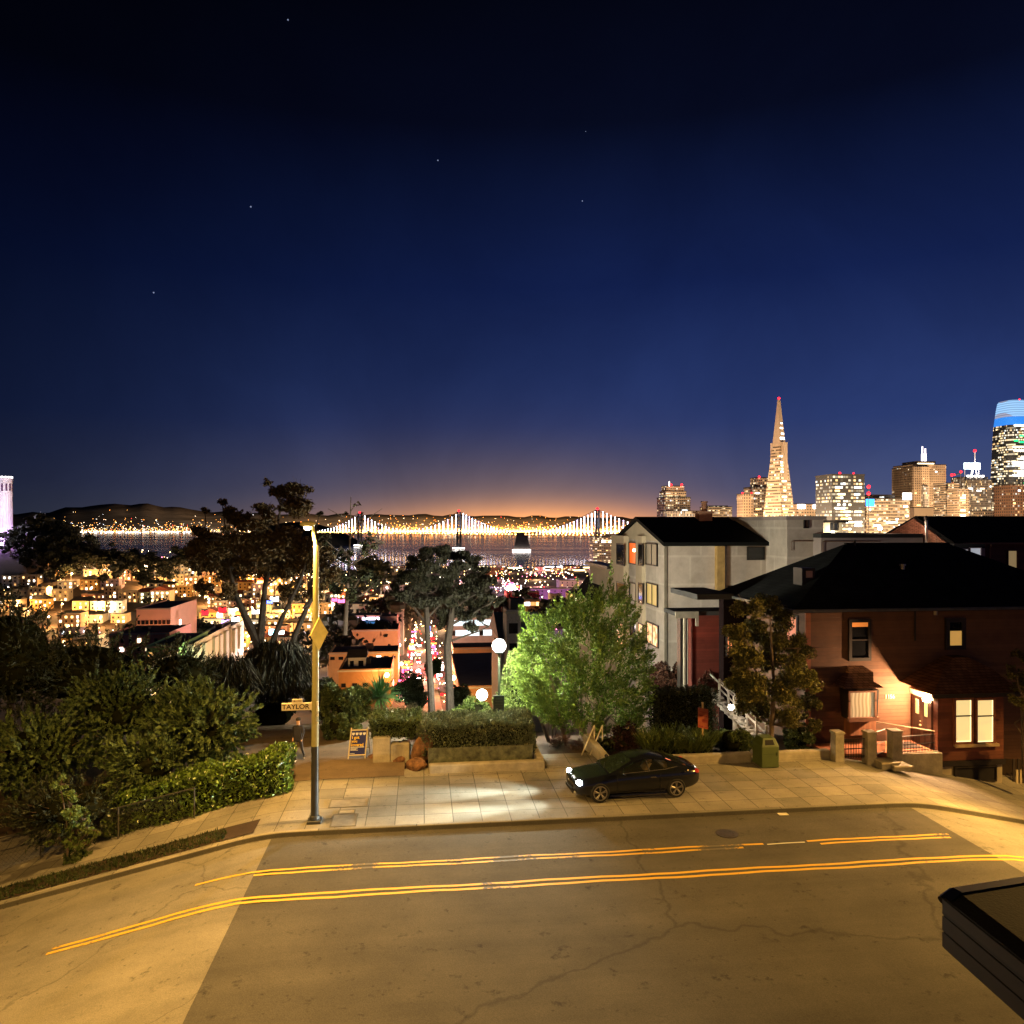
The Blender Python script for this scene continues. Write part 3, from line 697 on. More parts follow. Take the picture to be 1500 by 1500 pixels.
for y_,m_,a,b_ in ((626,wl[2],-20,20),(631,wl[1],-6,22),(641,'g',-9,-2),(648,'g',-21,-13),(650,'g',-10,14),(657,wl[1],-24,20),(662,wl[2],-22,12),(672,wl[2],-8,2),(679,wl[2],-26,16),(683,wl[3],-24,6),(692,wl[1],-25,20),(698,wl[2],-26,20),(714,wl[2],-26,-2),(719,wl[1],-26,-4),(730,wl[3],-26,-4),(742,wl[2],-26,-6)):
    wbox('window',emi('window_glow_green',(.02,.9,.22),2.5) if m_=='g' else m_,sf,((a+b_)/2,-31.2+max(0,(zz(y_)-zz(700))/(zz(624)-zz(700)))*3.8,zz(y_)),(b_-a,.6,3.0))
sky_tower('brown slab in front of the rounded glass tower',1481,1530,710,900,30,f4,nlit=12)
sky_tower('plain beige block under the spired tower',1338,1368,744,950,20,mat('beige_block',(.42,.33,.24)),nlit=0)
sky_tower('low beige parapet block beside the brown slab',1440,1480,749,980,24,f6,nlit=6)
sky_tower('white lit condominium tower on the waterfront beside the stucco gable',869,906,786,1350,34,f7,[(892,905,783,4)],nlit=40,cw=4,ch=3,cat='apartment tower',name='apartment_tower')
# unseen point lamps added to light the tower walls
for px,d_,pw in ((1150,800,3e5),(1010,1020,5e5),(1130,880,4e5),(1180,900,4e5),(1240,760,4e4),(1300,840,4e5),(1360,1120,9e5),(1400,1060,5e5),(1440,1200,7e5),(1490,840,3e5)):
    lamp('tower_fill_light','POINT',((px-750)/F*d_,d_-60,-20),pw*3.2,(1,.66,.36),size=6,frame=False)
# ---------------------------------------------------------------- monument tower on the hill
d=820; xc=(7-750)/F*d; ct=thing('monument_tower','white fluted column tower floodlit violet on the wooded hilltop','tower',xc,d,-12,world=True); ORG[ct.name]=(0,0,0)
zt=CZ+(HY-700)/F*d+12; zl=CZ+(HY-722.5)/F*d+12
m=MB(); n=36; lv=[(0,7.6),(zl-1,7.1)]
for z_,r in lv:
    for k in range(n): rr=r*(1 if k%2 else .955); a=2*math.pi*k/n; m.v.append((rr*math.cos(a),rr*math.sin(a),z_))
for k in range(n): m.f.append((k,(k+1)%n,n+(k+1)%n,n+k)); m.mi.append(0)
wc=mat('tower_plaster',(.72,.7,.72),var=.06,scale=.2); m.build('shaft',wc,ct)
m=MB(); m.lathe([(7.2,zl-1),(7.5,zl-.6),(7.5,zl),(7.1,zl),(7.1,zt-2.6),(7.3,zt-2.2),(7.3,zt)],n=36); lg=m.build('loggia',wc,ct)
for k in range(12):
    a=2*math.pi*(k+.5)/12; o=wbox('arch_opening',mat('arch_shadow',(.10,.05,.10)),lg,(7.15*math.cos(a),7.15*math.sin(a),zl+6.2),(.5,1.7,8)); o.rotation_euler=(0,0,a)
for k in range(14):
    a=2*math.pi*k/14; o=wbox('crown_light',emi('crown_lamp',(1,.95,1),7),ct,(6.9*math.cos(a),6.9*math.sin(a),zt+.6),(.8,1.5,1.6)); o.rotation_euler=(0,0,a)
m=MB(); m.lathe([(12,-14),(12,1),(10,2),(9,5),(9,5.2)],n=24); m.build('base',wc,ct)
for a,b_,c_,pw in ((14,-26,4,9e4),(-18,-22,4,7e4),(26,-6,6,3e4)):
    l=lamp('floodlight','POINT',(0,0,0),pw,(.66,.36,1),size=1,frame=False); l.parent=ct; l.location=(a,b_,c_)
for a,b_,c_,pw in ((20,-44,42,1.0e5),): 
    l=lamp('floodlight','POINT',(0,0,0),pw,(.95,.82,1),size=1,frame=False); l.parent=ct; l.location=(a,b_,c_)
# ---------------------------------------------------------------- waterfront sheds
shedw=mat('shed_wall',(.42,.36,.28)); shr=mat('shed_roof',(.16,.14,.15)); stripw=emi('quay_strip_light',(.95,.9,1),6); stripa=emi('quay_amber_light',(1,.75,.38),6)
shn=0
for px,wd,yt,dd_,lit in ((716,36,829,1800,stripa),(752,30,830.5,1760,stripa),(800,26,829,1790,stripw),(829,30,828,1770,stripw),(806,34,833,1650,stripa),(846,30,833.5,1640,stripa),(866,26,829,1730,stripa),(880,34,834,1600,stripw),(700,24,832,1700,stripw)):
    shn+=1
    s_=thing('pier_shed',['long lit pier shed just beside the twin pines','low pier shed with amber quay lamps','pier shed edged with a white strip light','second white-lit pier shed along the quay','low hall with a bright amber front before the quay','wide amber-lit hall beside the condominium tower','gabled pier shed behind the amber halls','bright hall at the foot of the condominium tower','small white-lit shed among the dark roofs'][shn-1],'pier shed',(px-750)/F*dd_,dd_,-93,group='sheds along the waterfront',world=True,rot=TH); ORG[s_.name]=(0,0,0)
    h=CZ+(HY-yt)/F*dd_+93; w=wd/F*dd_
    m=MB(); m.box(-w/2,w/2,0,50,0,h*.75); m.build('wall',shedw,s_)
    m=MB(); m.prism([(0,h*.75),(50,h*.75),(25,h)],0,-w/2-1,w/2+1); m.build('roof',shr,s_)
    wbox('strip_light',lit,s_,(0,-.6,h*.55),(w*.9,.8,2.2))
# ================================================================ CITY BETWEEN THE PARK AND THE BAY
walls={'cream':(.55,.47,.33),'tan':(.42,.31,.19),'ochre':(.46,.27,.09),'pale grey':(.40,.38,.35),'pink':(.52,.30,.24),'white':(.62,.58,.50),'brown':(.22,.14,.09),'sage':(.34,.37,.24),'rust':(.36,.15,.08),'mauve':(.28,.20,.26)}
wm_={k:mat('stucco_'+k.replace(' ','_'),c,var=.12,scale=.35,bump=.1) for k,c in walls.items()}
glassd=mat('dark_window_glass',(.012,.013,.016),rough=.12,spec=.6)
trim=mat('roof_trim',(.38,.33,.26),var=.15)
tile=mat('red_roof_tile',(.28,.07,.035),var=.3,scale=2)
crng=random.Random(33)
def uv_box(name,m,parent,c,s):
    o0=ORG[parent.name]; return wbox(name,m,parent,(c[0]-o0[0],c[1]-o0[1],c[2]-o0[2]),s)
def house(label,u0,u1,v0,dep,zb,zt,wall,roof='flat',cat='house',name='house',group=None,cols=None,lit=.4,wsz=(1.15,1.6),st=3.1,side=True,bay=False,glow=None,maxrow=4,roofm=None,top=1.0,dark=True):
    t_=thing(name,label,cat,u0,v0,zb,group)
    m=MB(); m.box(u0,u1,v0,v0+dep,zb,zt)
    if roof=='flat': m.box(u0,u1,v0,v0+.35,zt,zt+.7); m.box(u0,u0+.35,v0+.35,v0+dep,zt,zt+.7); m.box(u1-.35,u1,v0+.35,v0+dep,zt,zt+.7)
    m.build('wall',wall,t_)
    m=MB()
    if roof=='flat':
        m.box(u0+.35,u1-.35,v0+.35,v0+dep,zt+.02,zt+.12)
        if crng.random()<.5:
            q=u0+(u1-u0)*crng.uniform(.2,.6); m.box(q,q+2.2,v0+dep*.5,v0+dep*.5+2.5,zt+.12,zt+crng.uniform(1.2,2.6))
        m.build('roof',roofm or roofd,t_)
        c=MB(); c.box(u0-.25,u1+.25,v0-.35,v0-.01,zt+.1,zt+.5); c.build('cornice',trim,t_)
    elif roof=='gable_front':
        mid=(u0+u1)/2; h=(u1-u0)*.24; m.prism([(u0-.4,zt),(u1+.4,zt),(mid,zt+h)],1,v0-.3,v0+dep+.3); m.build('roof',roofm or roofd,t_)
    else:
        h=dep*.22; m.prism([(v0-.5,zt),(v0+dep+.5,zt),(v0+dep/2,zt+h)],0,u0-.4,u1+.4); m.build('roof',roofm or roofd,t_)
    cols=cols or max(2,int((u1-u0)/3.4)); rows=min(maxrow,max(1,int((zt-zb)/st))); nl=0
    for r_ in range(rows):
        zc=zt-top-wsz[1]/2-.35-r_*st
        for k in range(cols):
            uc=u0+(u1-u0)*(k+.5)/cols+crng.uniform(-.15,.15)
            l_=crng.random()<lit
            if not l_ and not dark: continue
            g=(glow or crng.choices(wl,[4,4,2,.6,3])[0]) if l_ else glassd
            nl+=l_; ww=wsz[0]*crng.uniform(.85,1.25)*(1.25 if l_ else 1)
            uv_box('window',g,t_,(uc,v0-.05,zc),(ww,.16,wsz[1]*(1.1 if l_ else 1)))
    if side:
        right=proj(u1,v0,zt)[0]<640
        for k in range(2):
            if crng.random()<.6:
                uv_box('window',crng.choice(wl) if crng.random()<.5 else glassd,t_,((u1+.05) if right else (u0-.05),v0+dep*(.25+.4*k),zt-2.2-st*crng.randrange(2)),(.16,1.2,1.5))
    return t_,nl
def at(px0,px1,yt,v,dep,wall,label,zb=None,**k):
    a=onv(px0,800,v)[0]; b=onv(px1,800,v)[0]; zt=onv((px0+px1)/2,yt,v)[1]
    g=float(min(terr(a,v),terr(b,v),terr(b,v+dep),terr(a,v+dep)))-1
    return house(label,a,b,v,dep,g if zb is None else zb,zt,wall,**k)[0]
SPECIAL=[]   # pixel boxes kept clear
def sp(*b): SPECIAL.append(b)
# -- named buildings
pinkw=mat('stucco_salmon',(.62,.33,.25),var=.06,scale=.3)
h_=at(200,250,893,300,36,pinkw,'salmon pink four-storey corner block with two rows of small windows',cat='apartment block',name='apartment_block',cols=8,lit=.04,wsz=(1.1,1.7),st=5.2,side=False,maxrow=2,top=4.0); sp(195,885,282,948)
ub=onv(250,800,300)[0]
for v_,z_ in ((312,onu(262,912,ub)[1]),(312,-41),(308,-45),(312,-49)): uv_box('window',wl[2],h_,(ub+.05,v_,z_),(.2,1.8,2.3))
at(160,248,930,262,26,mat('stucco_rose',(.55,.22,.16)),'long rose-pink row with an arched parapet below the salmon block',cat='row house',name='row_house',cols=7,lit=.1,wsz=(1,1.4)); sp(150,922,250,960)
greenw=mat('stucco_green',(.22,.42,.16),var=.08)
at(214,262,949,205,30,greenw,'green corner house with a black flat roof and a bright sidewalk',lit=.12,cols=3); sp(205,940,350,1000)
creamw=mat('stucco_warm_cream',(.62,.56,.38),var=.08)
for i,(a,b,y,v_) in enumerate(((262,282,947,212),(280,298,938,226),(296,316,929,242),(314,338,921,260))):
    t_=at(a,b,y,v_,20,creamw,['cream bay-fronted row house adjoining the green corner house','second cream row house up from the green corner house','third cream row house up from the green corner house','uppermost cream row house beside the busy neon corner'][i],name='row_house',cat='row house',group='cream row houses climbing the lit street',lit=.5,cols=2)
    u1=onv(b,800,v_)[0]; z1=onv(b,y,v_)[1]
    for k in range(2):
        m=MB(); m.box(u1,u1+1.0,v_+2+8*k,v_+6+8*k,z1-9,z1-.6); m.build('bay',creamw,t_)
at(214,232,968,180,16,wm_['tan'],'short tan row house tucked against the green corner house',name='row_house',cat='row house',lit=.4,cols=2)
# middle ground, left of the steep street
brick=mat('tan_brick',(.46,.27,.13),var=.1,scale=.6); brick2=mat('orange_brick',(.34,.16,.06),var=.1,scale=.6)
at(496,573,984,165,20,brick2,'orange brick block with a wide black roof beside the steep street',cat='apartment block',name='apartment_block',cols=5,lit=.1,wsz=(1.2,1.0),st=3.4,top=2.4); sp(478,905,592,1060)
t_=at(510,535,963,172,7,wm_['white'],'small white gabled penthouse standing on the black roof',zb=onv(520,982,172)[1]-.6,cols=2,lit=0,roof='gable_side',side=False,maxrow=1,top=.5,wsz=(1,1.6))
at(482,583,958,228,16,brick,'low tan block with a row of small windows behind the orange block',cat='apartment block',name='apartment_block',cols=9,lit=.25,wsz=(1.2,1.0),maxrow=1,top=.4)
at(480,583,925,292,24,brick,'broad blank tan brick block with a roof terrace',cat='apartment block',name='apartment_block',cols=4,lit=.1,maxrow=1,top=5)
blu=emi('blue_lit_wall',(.07,.26,.62),.9)  # blue light on the wall is put in as emission
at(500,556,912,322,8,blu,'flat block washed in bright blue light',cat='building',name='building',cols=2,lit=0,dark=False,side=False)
at(556,582,905,316,14,wm_['pale grey'],'grey block with a white roof lamp beside the blue wall',cat='building',name='building',lit=.2,cols=3)
at(498,570,903,352,14,wm_['mauve'],'storefront row with tall violet and white windows',cat='shop',name='shop',cols=7,lit=.95,glow=emi('shop_violet_white',(.86,.78,1),4.5),wsz=(2.2,3.6),maxrow=1,top=.2)
at(496,591,886,410,16,wm_['pale grey'],'long pale grey facade with dark arched windows',cat='building',name='building',cols=12,lit=.08,maxrow=2,top=2)
# right of the steep street
dkroof=mat('blue_black_roof',(.035,.038,.062),var=.25,scale=.5)
at(672,802,1008,150,48,mat('stucco_apricot',(.36,.19,.09)),'big block with a broad blue-black roof and apricot side wall by the steep street',cat='apartment block',name='apartment_block',cols=6,lit=.2,roofm=dkroof,side=True); sp(655,885,800,1060)
at(664,742,951,238,14,brick,'low block with a lit tan cornice behind the blue-black roof',cat='building',name='building',cols=5,lit=.3)
rest=emi('restaurant_white',(.72,.93,1),1.5)
at(662,736,906,305,20,wm_['pale grey'],'glass-fronted restaurant glowing white beyond the twin pines',cat='restaurant',name='restaurant',cols=13,lit=.75,glow=rest,wsz=(1.9,2.2),st=4.4,maxrow=2,top=.4)
at(700,733,899,335,14,tile,'block with an orange-tiled roof above the white restaurant',cat='building',name='building',cols=3,lit=.3,roof='gable_side',roofm=tile)
at(733,796,934,96,15,mat('stucco_dark_grey',(.20,.17,.16)),'dark grey steep-roofed house just beyond the globe lamp',cols=3,lit=0,dark=False,roof='gable_side',roofm=dkroof)  # walls in an even dark grey
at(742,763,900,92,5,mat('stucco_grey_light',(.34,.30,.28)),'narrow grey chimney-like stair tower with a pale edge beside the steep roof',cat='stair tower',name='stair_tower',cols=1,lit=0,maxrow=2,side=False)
at(700,792,880,560,18,mat('stucco_lit_orange',(.55,.27,.09)),'long orange-lit arcade row below the shopping street',cat='building',name='building',cols=12,lit=.75,wsz=(3,2.6),maxrow=1); sp(690,842,830,900)
at(742,790,868,690,18,mat('stucco_crimson',(.5,.05,.08)),'low crimson building beside the bright shopping street',cat='building',name='building',cols=6,lit=.2)
at(780,846,863,760,22,mat('stucco_violet',(.20,.10,.40)),'long violet-lit hall behind the shopping street',cat='hall',name='hall',cols=7,lit=.3)
at(806,822,871,640,12,wm_['cream'],'bright cream block at the foot of the shopping street',cat='building',name='building',cols=2,lit=.2)
at(820,872,851,900,24,wm_['mauve'],'mauve block with two rows of lit windows before the quay',cat='apartment block',name='apartment_block',cols=7,lit=.5); sp(815,845,900,895)
at(833,856,869,600,14,wm_['tan'],'small tan house with a lit gable under the mauve block',cols=3,lit=.3,roof='gable_front')
at(868,900,858,420,16,mat('stucco_red_roofed',(.35,.12,.07)),'house with a bright red-orange tiled roof beside the stucco apartment house',cols=3,lit=.3,roof='gable_side',roofm=emi('lit_red_tile',(.5,.06,.02),.0) if False else tile)
at(838,880,889,330,16,wm_['sage'],'long olive row house with awnings below the red-tiled house',cat='row house',name='row_house',cols=5,lit=.5)
# -- fill the slopes with individual houses
def landmark(px,py):
    if px<105: return 'on the wooded hillside' if py<868 else 'at the foot of the wooded hill'
    if px<195: return "under the wooded hill's shoulder" if py<880 else 'beside the salmon block'
    if px<292: return 'above the salmon block' if py<893 else 'below the salmon block'
    if px<470: return 'behind the big gnarled tree'
    if px<562: return 'beyond the yellow lamp post'
    if px<735: return 'behind the twin pines'
    return 'before the quay'
ST=['one','two','three','four','five']
made=[]
def busy(px0,px1,y0,y1):
    for a,b,c,d in SPECIAL:
        if px0<c and px1>a and y0<d and y1>b: return True
    return False
for v_ in [340,362,385,409,434,460,487,515,544,574,605,637,670,704,740,778,816]:
    u_=-500-crng.uniform(0,8)
    while u_<-20:
        w_=crng.uniform(10,16.5); dep=crng.uniform(9,14); vv=v_+crng.uniform(-3,3); u1=u_+w_
        g=float(terr((u_+u1)/2,vv+dep/2)); st_=crng.choice([2,3,3,3,4]); zt=float(terr((u_+u1)/2,vv))+st_*3.05+.6
        a=proj(u_,vv,zt); b=proj(u1,vv,g); px=(a[0]+b[0])/2
        ok=0<px<700 and a[1]>812 and not busy(a[0],b[0],a[1],b[1])
        if px<100 and a[1]>900: ok=False
        if px<200 and a[1]>955: ok=False
        if a[1]>960: ok=False
        if 20<px<190 and a[1]<826-.0*px: ok=False
        if 590<px<652 and vv<640: ok=False
        if px>560 and a[1]<836: ok=False
        if crng.random()<.10: ok=False
        if ok:
            cn=crng.choices(list(walls),[5,5,3,2,2,3,2,1.5,1.5,.6])[0]; rf=crng.choices(['flat','gable_front','gable_side'],[7,1.5,1.5])[0]
            t_,nl=house('',u_,u1,vv,dep,g-6,zt,wm_[cn],roof=rf,lit=crng.uniform(.22,.75),group='hillside houses of the valley',maxrow=min(st_,3),roofm=tile if rf!='flat' and crng.random()<.25 else None)
            sh={'flat':'flat-roofed house','gable_front':'gable-fronted house','gable_side':'pitched-roof house'}[rf]
            made.append((a[1],t_,f"{cn} {ST[st_-1]}-storey {sh} with {nl} lit windows {landmark(px,a[1])}",px))
        u_=u1+crng.choice([.6,.6,1.5,6,11])
for v_ in [620,680,745,815,890,970,1060,1160,1270,1390,1500,1600]:
    u_=-150
    while u_<330:
        w_=crng.uniform(18,34); dep=crng.uniform(20,36); vv=v_+crng.uniform(-8,8); u1=u_+w_
        g=float(terr((u_+u1)/2,vv)); st_=crng.choice([2,3,3,4]); zt=g+st_*3.3
        a=proj(u_,vv,zt); b=proj(u1,vv,g); px=(a[0]+b[0])/2
        ok=575<px<905 and a[1]>826 and not busy(a[0],b[0],a[1],b[1]) and crng.random()>.16
        if px<640 and crng.random()<.4: ok=False
        if ok:
            cn=crng.choices(list(walls),[1,2,1,2,1,1,4,.5,2,7])[0]
            t_,nl=house('',u_,u1,vv,dep,g-3,zt,wm_[cn],lit=crng.uniform(.2,.55),group='dim blocks between the pines and the quay',maxrow=2,wsz=(1.8,1.7),cols=max(3,int(w_/6)),cat='building',name='building',side=False)
            made.append((a[1],t_,f"{cn} {ST[st_-1]}-storey flat block with {nl} lit windows {landmark(px,a[1])}",px))
        u_=u1+crng.choice([1,4,12])
ordw=['lowest','second','third','fourth','fifth','sixth','seventh','eighth','ninth']
by={}
for r_ in sorted(made,key=lambda q:-q[0]): by.setdefault(r_[2],[]).append(r_)
for lb_,rows in by.items():
    for i,r_ in enumerate(rows):
        l2=lb_ if len(rows)==1 else lb_+(', lower one' if i==0 else ', upper one') if len(rows)==2 else lb_+f", {ordw[min(i,8)]} such uphill"
        l2=l2.replace(' with 0 lit windows',' with dark windows').replace(' 1 lit windows',' one lit window')
        for k,wd in ((2,'two'),(3,'three'),(4,'four'),(5,'five'),(6,'six'),(7,'seven'),(8,'eight'),(9,'nine'),(10,'ten'),(11,'eleven'),(12,'twelve'),(13,'thirteen'),(14,'fourteen'),(15,'fifteen')): l2=l2.replace(f' {k} lit',f' {wd} lit')
        r_[1]['label']=l2
print('houses',len(made))
# -- street lamps down in the valley: pole, globe, light
polem=mat('lamp_pole_grey',(.12,.12,.11),rough=.6)
lamp_am=emi('lamp_amber',(1,.62,.26),22); lamp_wh=emi('lamp_white',(1,.90,.78),22)
for q in (lamp_am,lamp_wh): q.cycles.emission_sampling='NONE'
lrng=random.Random(4)
def proto_lamp(m):
    mb=MB(); mb.tube([(0,0,0),(0,0,8)],[.13,.08],6); mb.tube([(0,0,8),(.7,0,8.3)],.06,5); a=bpy.data.meshes.new('pole'); a.from_pydata(mb.v,[],mb.f); a.materials.append(polem)
    mb=MB(); mb.ball((.8,0,8.25),.55,0,8); b=bpy.data.meshes.new('lamp_head'); b.from_pydata(mb.v,[],mb.f); b.materials.append(m); return a,b
PL=[proto_lamp(lamp_am),proto_lamp(lamp_wh)]
nl_=0
def valley_lamp(u,v,k,power,label,col=None):
    global nl_
    z=float(terr(u,v)); o=thing('street_lamp',label,'street lamp',u,v,z,'street lamps down in the valley')
    for nm,me in zip(('pole','lamp_head'),PL[k]):
        c=bpy.data.objects.new(nm,me); COL.objects.link(c); c.parent=o
    l=lamp('lamp_light','POINT',(0,0,0),power*14,col or ((1,.52,.17) if k==0 else (1,.78,.5)),size=.5,frame=False); l.parent=o; l.location=(.8,-.4,7.6); l.data.use_shadow=True
    nl_+=1
for v_ in [336,369,403,437,473,511,549,589,631,675,721,769,819]:
    u_=-470+lrng.uniform(0,30)
    while u_<-15:
        z=float(terr(u_,v_)); a=proj(u_,v_,z+8)
        if 2<a[0]<690 and a[1]>815 and not (a[0]<95 and a[1]>905) and not (a[0]<200 and a[1]>965) and lrng.random()<.8:
            k=0 if lrng.random()<.72 else 1
            valley_lamp(u_,v_,k,lrng.uniform(2200,5200)*(v_/480),['amber','white'][k]+' street lamp '+landmark(*a[:2]))
        u_+=lrng.uniform(26,40)
for v_ in [600,700,830,980,1150,1330,1560]:
    u_=-60
    while u_<300:
        z=float(terr(u_,v_)); a=proj(u_,v_,z+8)
        if 640<a[0]<905 and lrng.random()<.75:
            k=lrng.choice([0,0,1]); valley_lamp(u_,v_,k,lrng.uniform(5000,9000),['amber','white'][k]+' street lamp '+landmark(*a[:2]),col=lrng.choice([(1,.45,.5),(.8,.5,1),(1,.6,.3),(1,.35,.5)]))
        u_+=lrng.uniform(45,75)
valley_lamp(ub+6,296,0,2520,'amber street lamp lighting the salmon block'); valley_lamp(ub-22,288,0,1960,'amber street lamp before the salmon block front')
valley_lamp(-64,208,1,1176,'white street lamp at the green corner house',(.9,1,.7)); valley_lamp(-52,232,0,1400,'amber street lamp among the cream row houses')
valley_lamp(-12,160,0,1064,'amber street lamp by the orange brick block'); valley_lamp(-10,215,0,1456,'amber street lamp along the steep street'); valley_lamp(-36,283,0,1680,'amber street lamp facing the broad tan block'); valley_lamp(3.2,140,0,1008,'amber street lamp beside the apricot wall'); valley_lamp(4,190,0,1176,'amber street lamp by the steep street crossing')
valley_lamp(-36,152,0,728,'amber street lamp before the orange brick front')
# -- neon and shop signs
neon={'red':emi('neon_red',(1,.012,.02),4),'white':emi('neon_white',(1,.92,.86),9),'pink':emi('neon_pink',(1,.12,.35),4),'orange':emi('neon_orange',(1,.28,.05),5),'blue':emi('neon_blue',(.12,.18,1),6),'violet':emi('neon_violet',(.6,.35,1),6),'cyan':emi('neon_cyan',(.2,.9,1),5)}
def sign(u,v,z,w,h,c,where):
    t_=thing('neon_sign',f'small {c} neon sign {where}','neon sign',u,v,z,'neon signs of the '+('steep street' if 'steep' in where else 'valley streets'))
    mb=MB(); mb.box(u-w/2-.08,u+w/2+.08,v,v+.25,z-.08,z+h+.08); mb.build('casing',polem,t_)
    mb=MB()
    if w>h: 
        for k in range(3): mb.box(u-w/2+w*k/3+.05,u-w/2+w*(k+1)/3-.05,v-.08,v-.005,z+h*.15,z+h*(.85 if k!=1 else .7))
    else:
        for k in range(4): mb.box(u-w/2+.05,u+w/2-.05,v-.08,v-.005,z+h*k/4+.06,z+h*(k+1)/4-.06)
    mb.build('glowing_face',neon[c],t_)
nr=random.Random(8)
pos=['low on','halfway up','high on']
k=0
for v_ in np.linspace(150,520,32):
    for s in (-1,1):
        if nr.random()<.75:
            u=(-8.2 if s<0 else 3.2)+nr.uniform(-.6,.6); z=float(terr(u,v_))+nr.uniform(2.5,8); c=nr.choices(['red','white','pink','orange','blue'],[6,4,2,4,.5])[0]
            w,h=nr.choice([(1,3.2),(3.2,1.1),(2.2,1.6)]); k+=1
            sign(u,float(v_),z,w*(.5+v_/700),h*(.5+v_/700),c,f"{'above' if s<0 else 'opposite'} the {'near' if v_<230 else 'middle' if v_<370 else 'upper'} reach of the steep street")
for i in range(30):
    px=nr.uniform(738,812); py=np.interp(px,[738,760,785,812],[853,866,880,894])+nr.uniform(-7,4); d=nr.uniform(.93,1.0)*94*F/(py-HY)
    X=(px-750)/F*d; u,v=UV(X,d); z=CZ-(py-HY)/F*d
    sign(u,v,z,nr.uniform(3,7),nr.uniform(2,3.6),nr.choice(['pink','white','red','pink','violet','orange']),'along the bright shopping street')
for px,py,c in ((322,905,'white'),(330,915,'violet'),(338,930,'violet'),(345,912,'white'),(352,902,'orange'),(360,908,'white'),(312,952,'white'),(318,947,'white'),(395,885,'blue'),(402,882,'white'),(398,930,'cyan'),(410,930,'white'),(375,900,'white'),(249,973,'cyan'),(490,882,'pink'),(500,884,'pink'),(300,902,'red'),(326,898,'red')):
    v=nr.uniform(270,300); u,z=onv(px,py,v); sign(u,v,z,nr.uniform(2,3.4),nr.uniform(1.6,2.6),c,'at the busy corner behind the gnarled tree' if px>285 and px<420 else 'in the lower valley')
for (u,v,z,pw,c) in ((-3,175,-30,5000,(1,.2,.12)),(-3,255,-40,14000,(1,.45,.3)),(-2,330,-48,14000,(1,.15,.12)),(-3,440,-58,12000,(1,.4,.2)),(-62,290,-40,9000,(1,.8,.8))):
    lamp('sign_glow','POINT',(u,v,z),pw*7,c,size=1.0)
# -- traffic
def far_car(u,v,label,rot,k,group):
    z=float(terr(u,v))+.3
    o=thing('car',label,'car',u,v,z,group,rot=rot)
    for nm,me in CP[k]:
        c=bpy.data.objects.new(nm,me); COL.objects.link(c); c.parent=o
    return o
def car_meshes(paint_):
    out=[]
    mb=MB(); mb.prism([(-2.2,.35),(2.2,.35),(2.25,.8),(1.2,.95),(.5,1.45),(-1.0,1.45),(-1.8,1.0),(-2.25,.9)],1,-.88,.88); out.append(('body',mb,paint_))
    for x_ in (-1.35,1.35):
        for y_ in (-.8,.8):
            mb=MB(); mb.lathe([(.33,-.1),(.33,.1)],(x_,y_,.33),10,ax=1); out.append(('wheel',mb,polem))
    for y_ in (-.6,.6):
        mb=MB(); mb.ball((2.25,y_,.72),.26,0,8); out.append(('headlight',mb,emi('far_headlight',(1,.93,.82),160)))
        mb=MB(); mb.ball((-2.25,y_,.8),.20,0,8); out.append(('tail_light',mb,emi('far_tail_light',(1,.03,.03),14)))
    r_=[]
    for nm,mb,m in out:
        me=bpy.data.meshes.new(nm); me.from_pydata(mb.v,[],mb.f); me.materials.append(m); r_.append((nm,me))
    return r_
CP=[car_meshes(mat('far_car_paint_%s'%c,v)) for c,v in (('white',(.5,.5,.5)),('black',(.02,.02,.02)),('red',(.3,.03,.03)))]
for k,(u,v,d_) in enumerate(((-4.2,236,-1),(-4.6,262,-1),(-.9,250,1),(-4.3,300,-1),(-.8,310,1),(-4.4,350,-1),(-.8,176,1),(-4.4,404,-1),(-6.4,198,1),(1.2,212,1),(-4.4,470,-1))):
    far_car(u,v,f"{['white','black','red'][k%3]} car {'coming up' if d_<0 else 'heading down'} the steep street, {['first','second','third','fourth','fifth','sixth','seventh','eighth','ninth','tenth','eleventh'][k]} by distance".replace(', first by distance',''),TH-R(90) if d_<0 else TH+R(90),k%3,'cars on the steep street')
for i in range(34):
    px=np.interp(i+nr.uniform(-.5,.5),[0,11,22,33],[742,762,784,808]); py=np.interp(px,[738,760,785,812],[858,871,886,899])+nr.uniform(-2.5,2.5)
    d=92.5*F/(py-HY); u,v=UV((px-750)/F*d,d); o=far_car(u,v,'car with bright headlights along the shopping street',TH-R(118)+(0 if i%2 else R(8)),i%3,'stream of cars on the shopping street'); o.scale=(2.0,)*3
# -- hillside trees (three crowns, copied)
dleaf=leafmat('night_foliage',(.006,.008,.005),(.022,.026,.014),trans=.1); bark=mat('bark',(.10,.07,.05),var=.35,scale=6,bump=.4)
def far_tree(seed,h,w,n):
    r_=random.Random(seed); g=np.random.default_rng(seed)
    t_=thing('hill_tree','','tree',0,0,-500); ORG[t_.name]=(0,0,0)
    mb=MB(); mb.tube([(0,0,-1),(.2,.1,h*.35),(0,.2,h*.7)],[.4,.3,.15],6); mb.build('trunk',bark,t_)
    cs=[(r_.gauss(0,w*.28),r_.gauss(0,w*.28),h*.62+r_.gauss(0,h*.16)) for _ in range(16)]
    P,d=clump_pts(cs,[w*r_.uniform(.16,.3) for _ in cs],n,.4,.75,rng=g)
    core=MB()
    for c in cs[:9]: core.ball(c,w*.2,0,6,(1,1,.7))
    npmesh('crown',leaves(P,1.5,.6,rng=g),4,[dleaf,dleaf],t_,extra=core); return t_
HT=[far_tree(3,15,13,900),far_tree(5,12,15,900),far_tree(9,18,11,900)]
hr=random.Random(12); spots=[]; usedt=set()
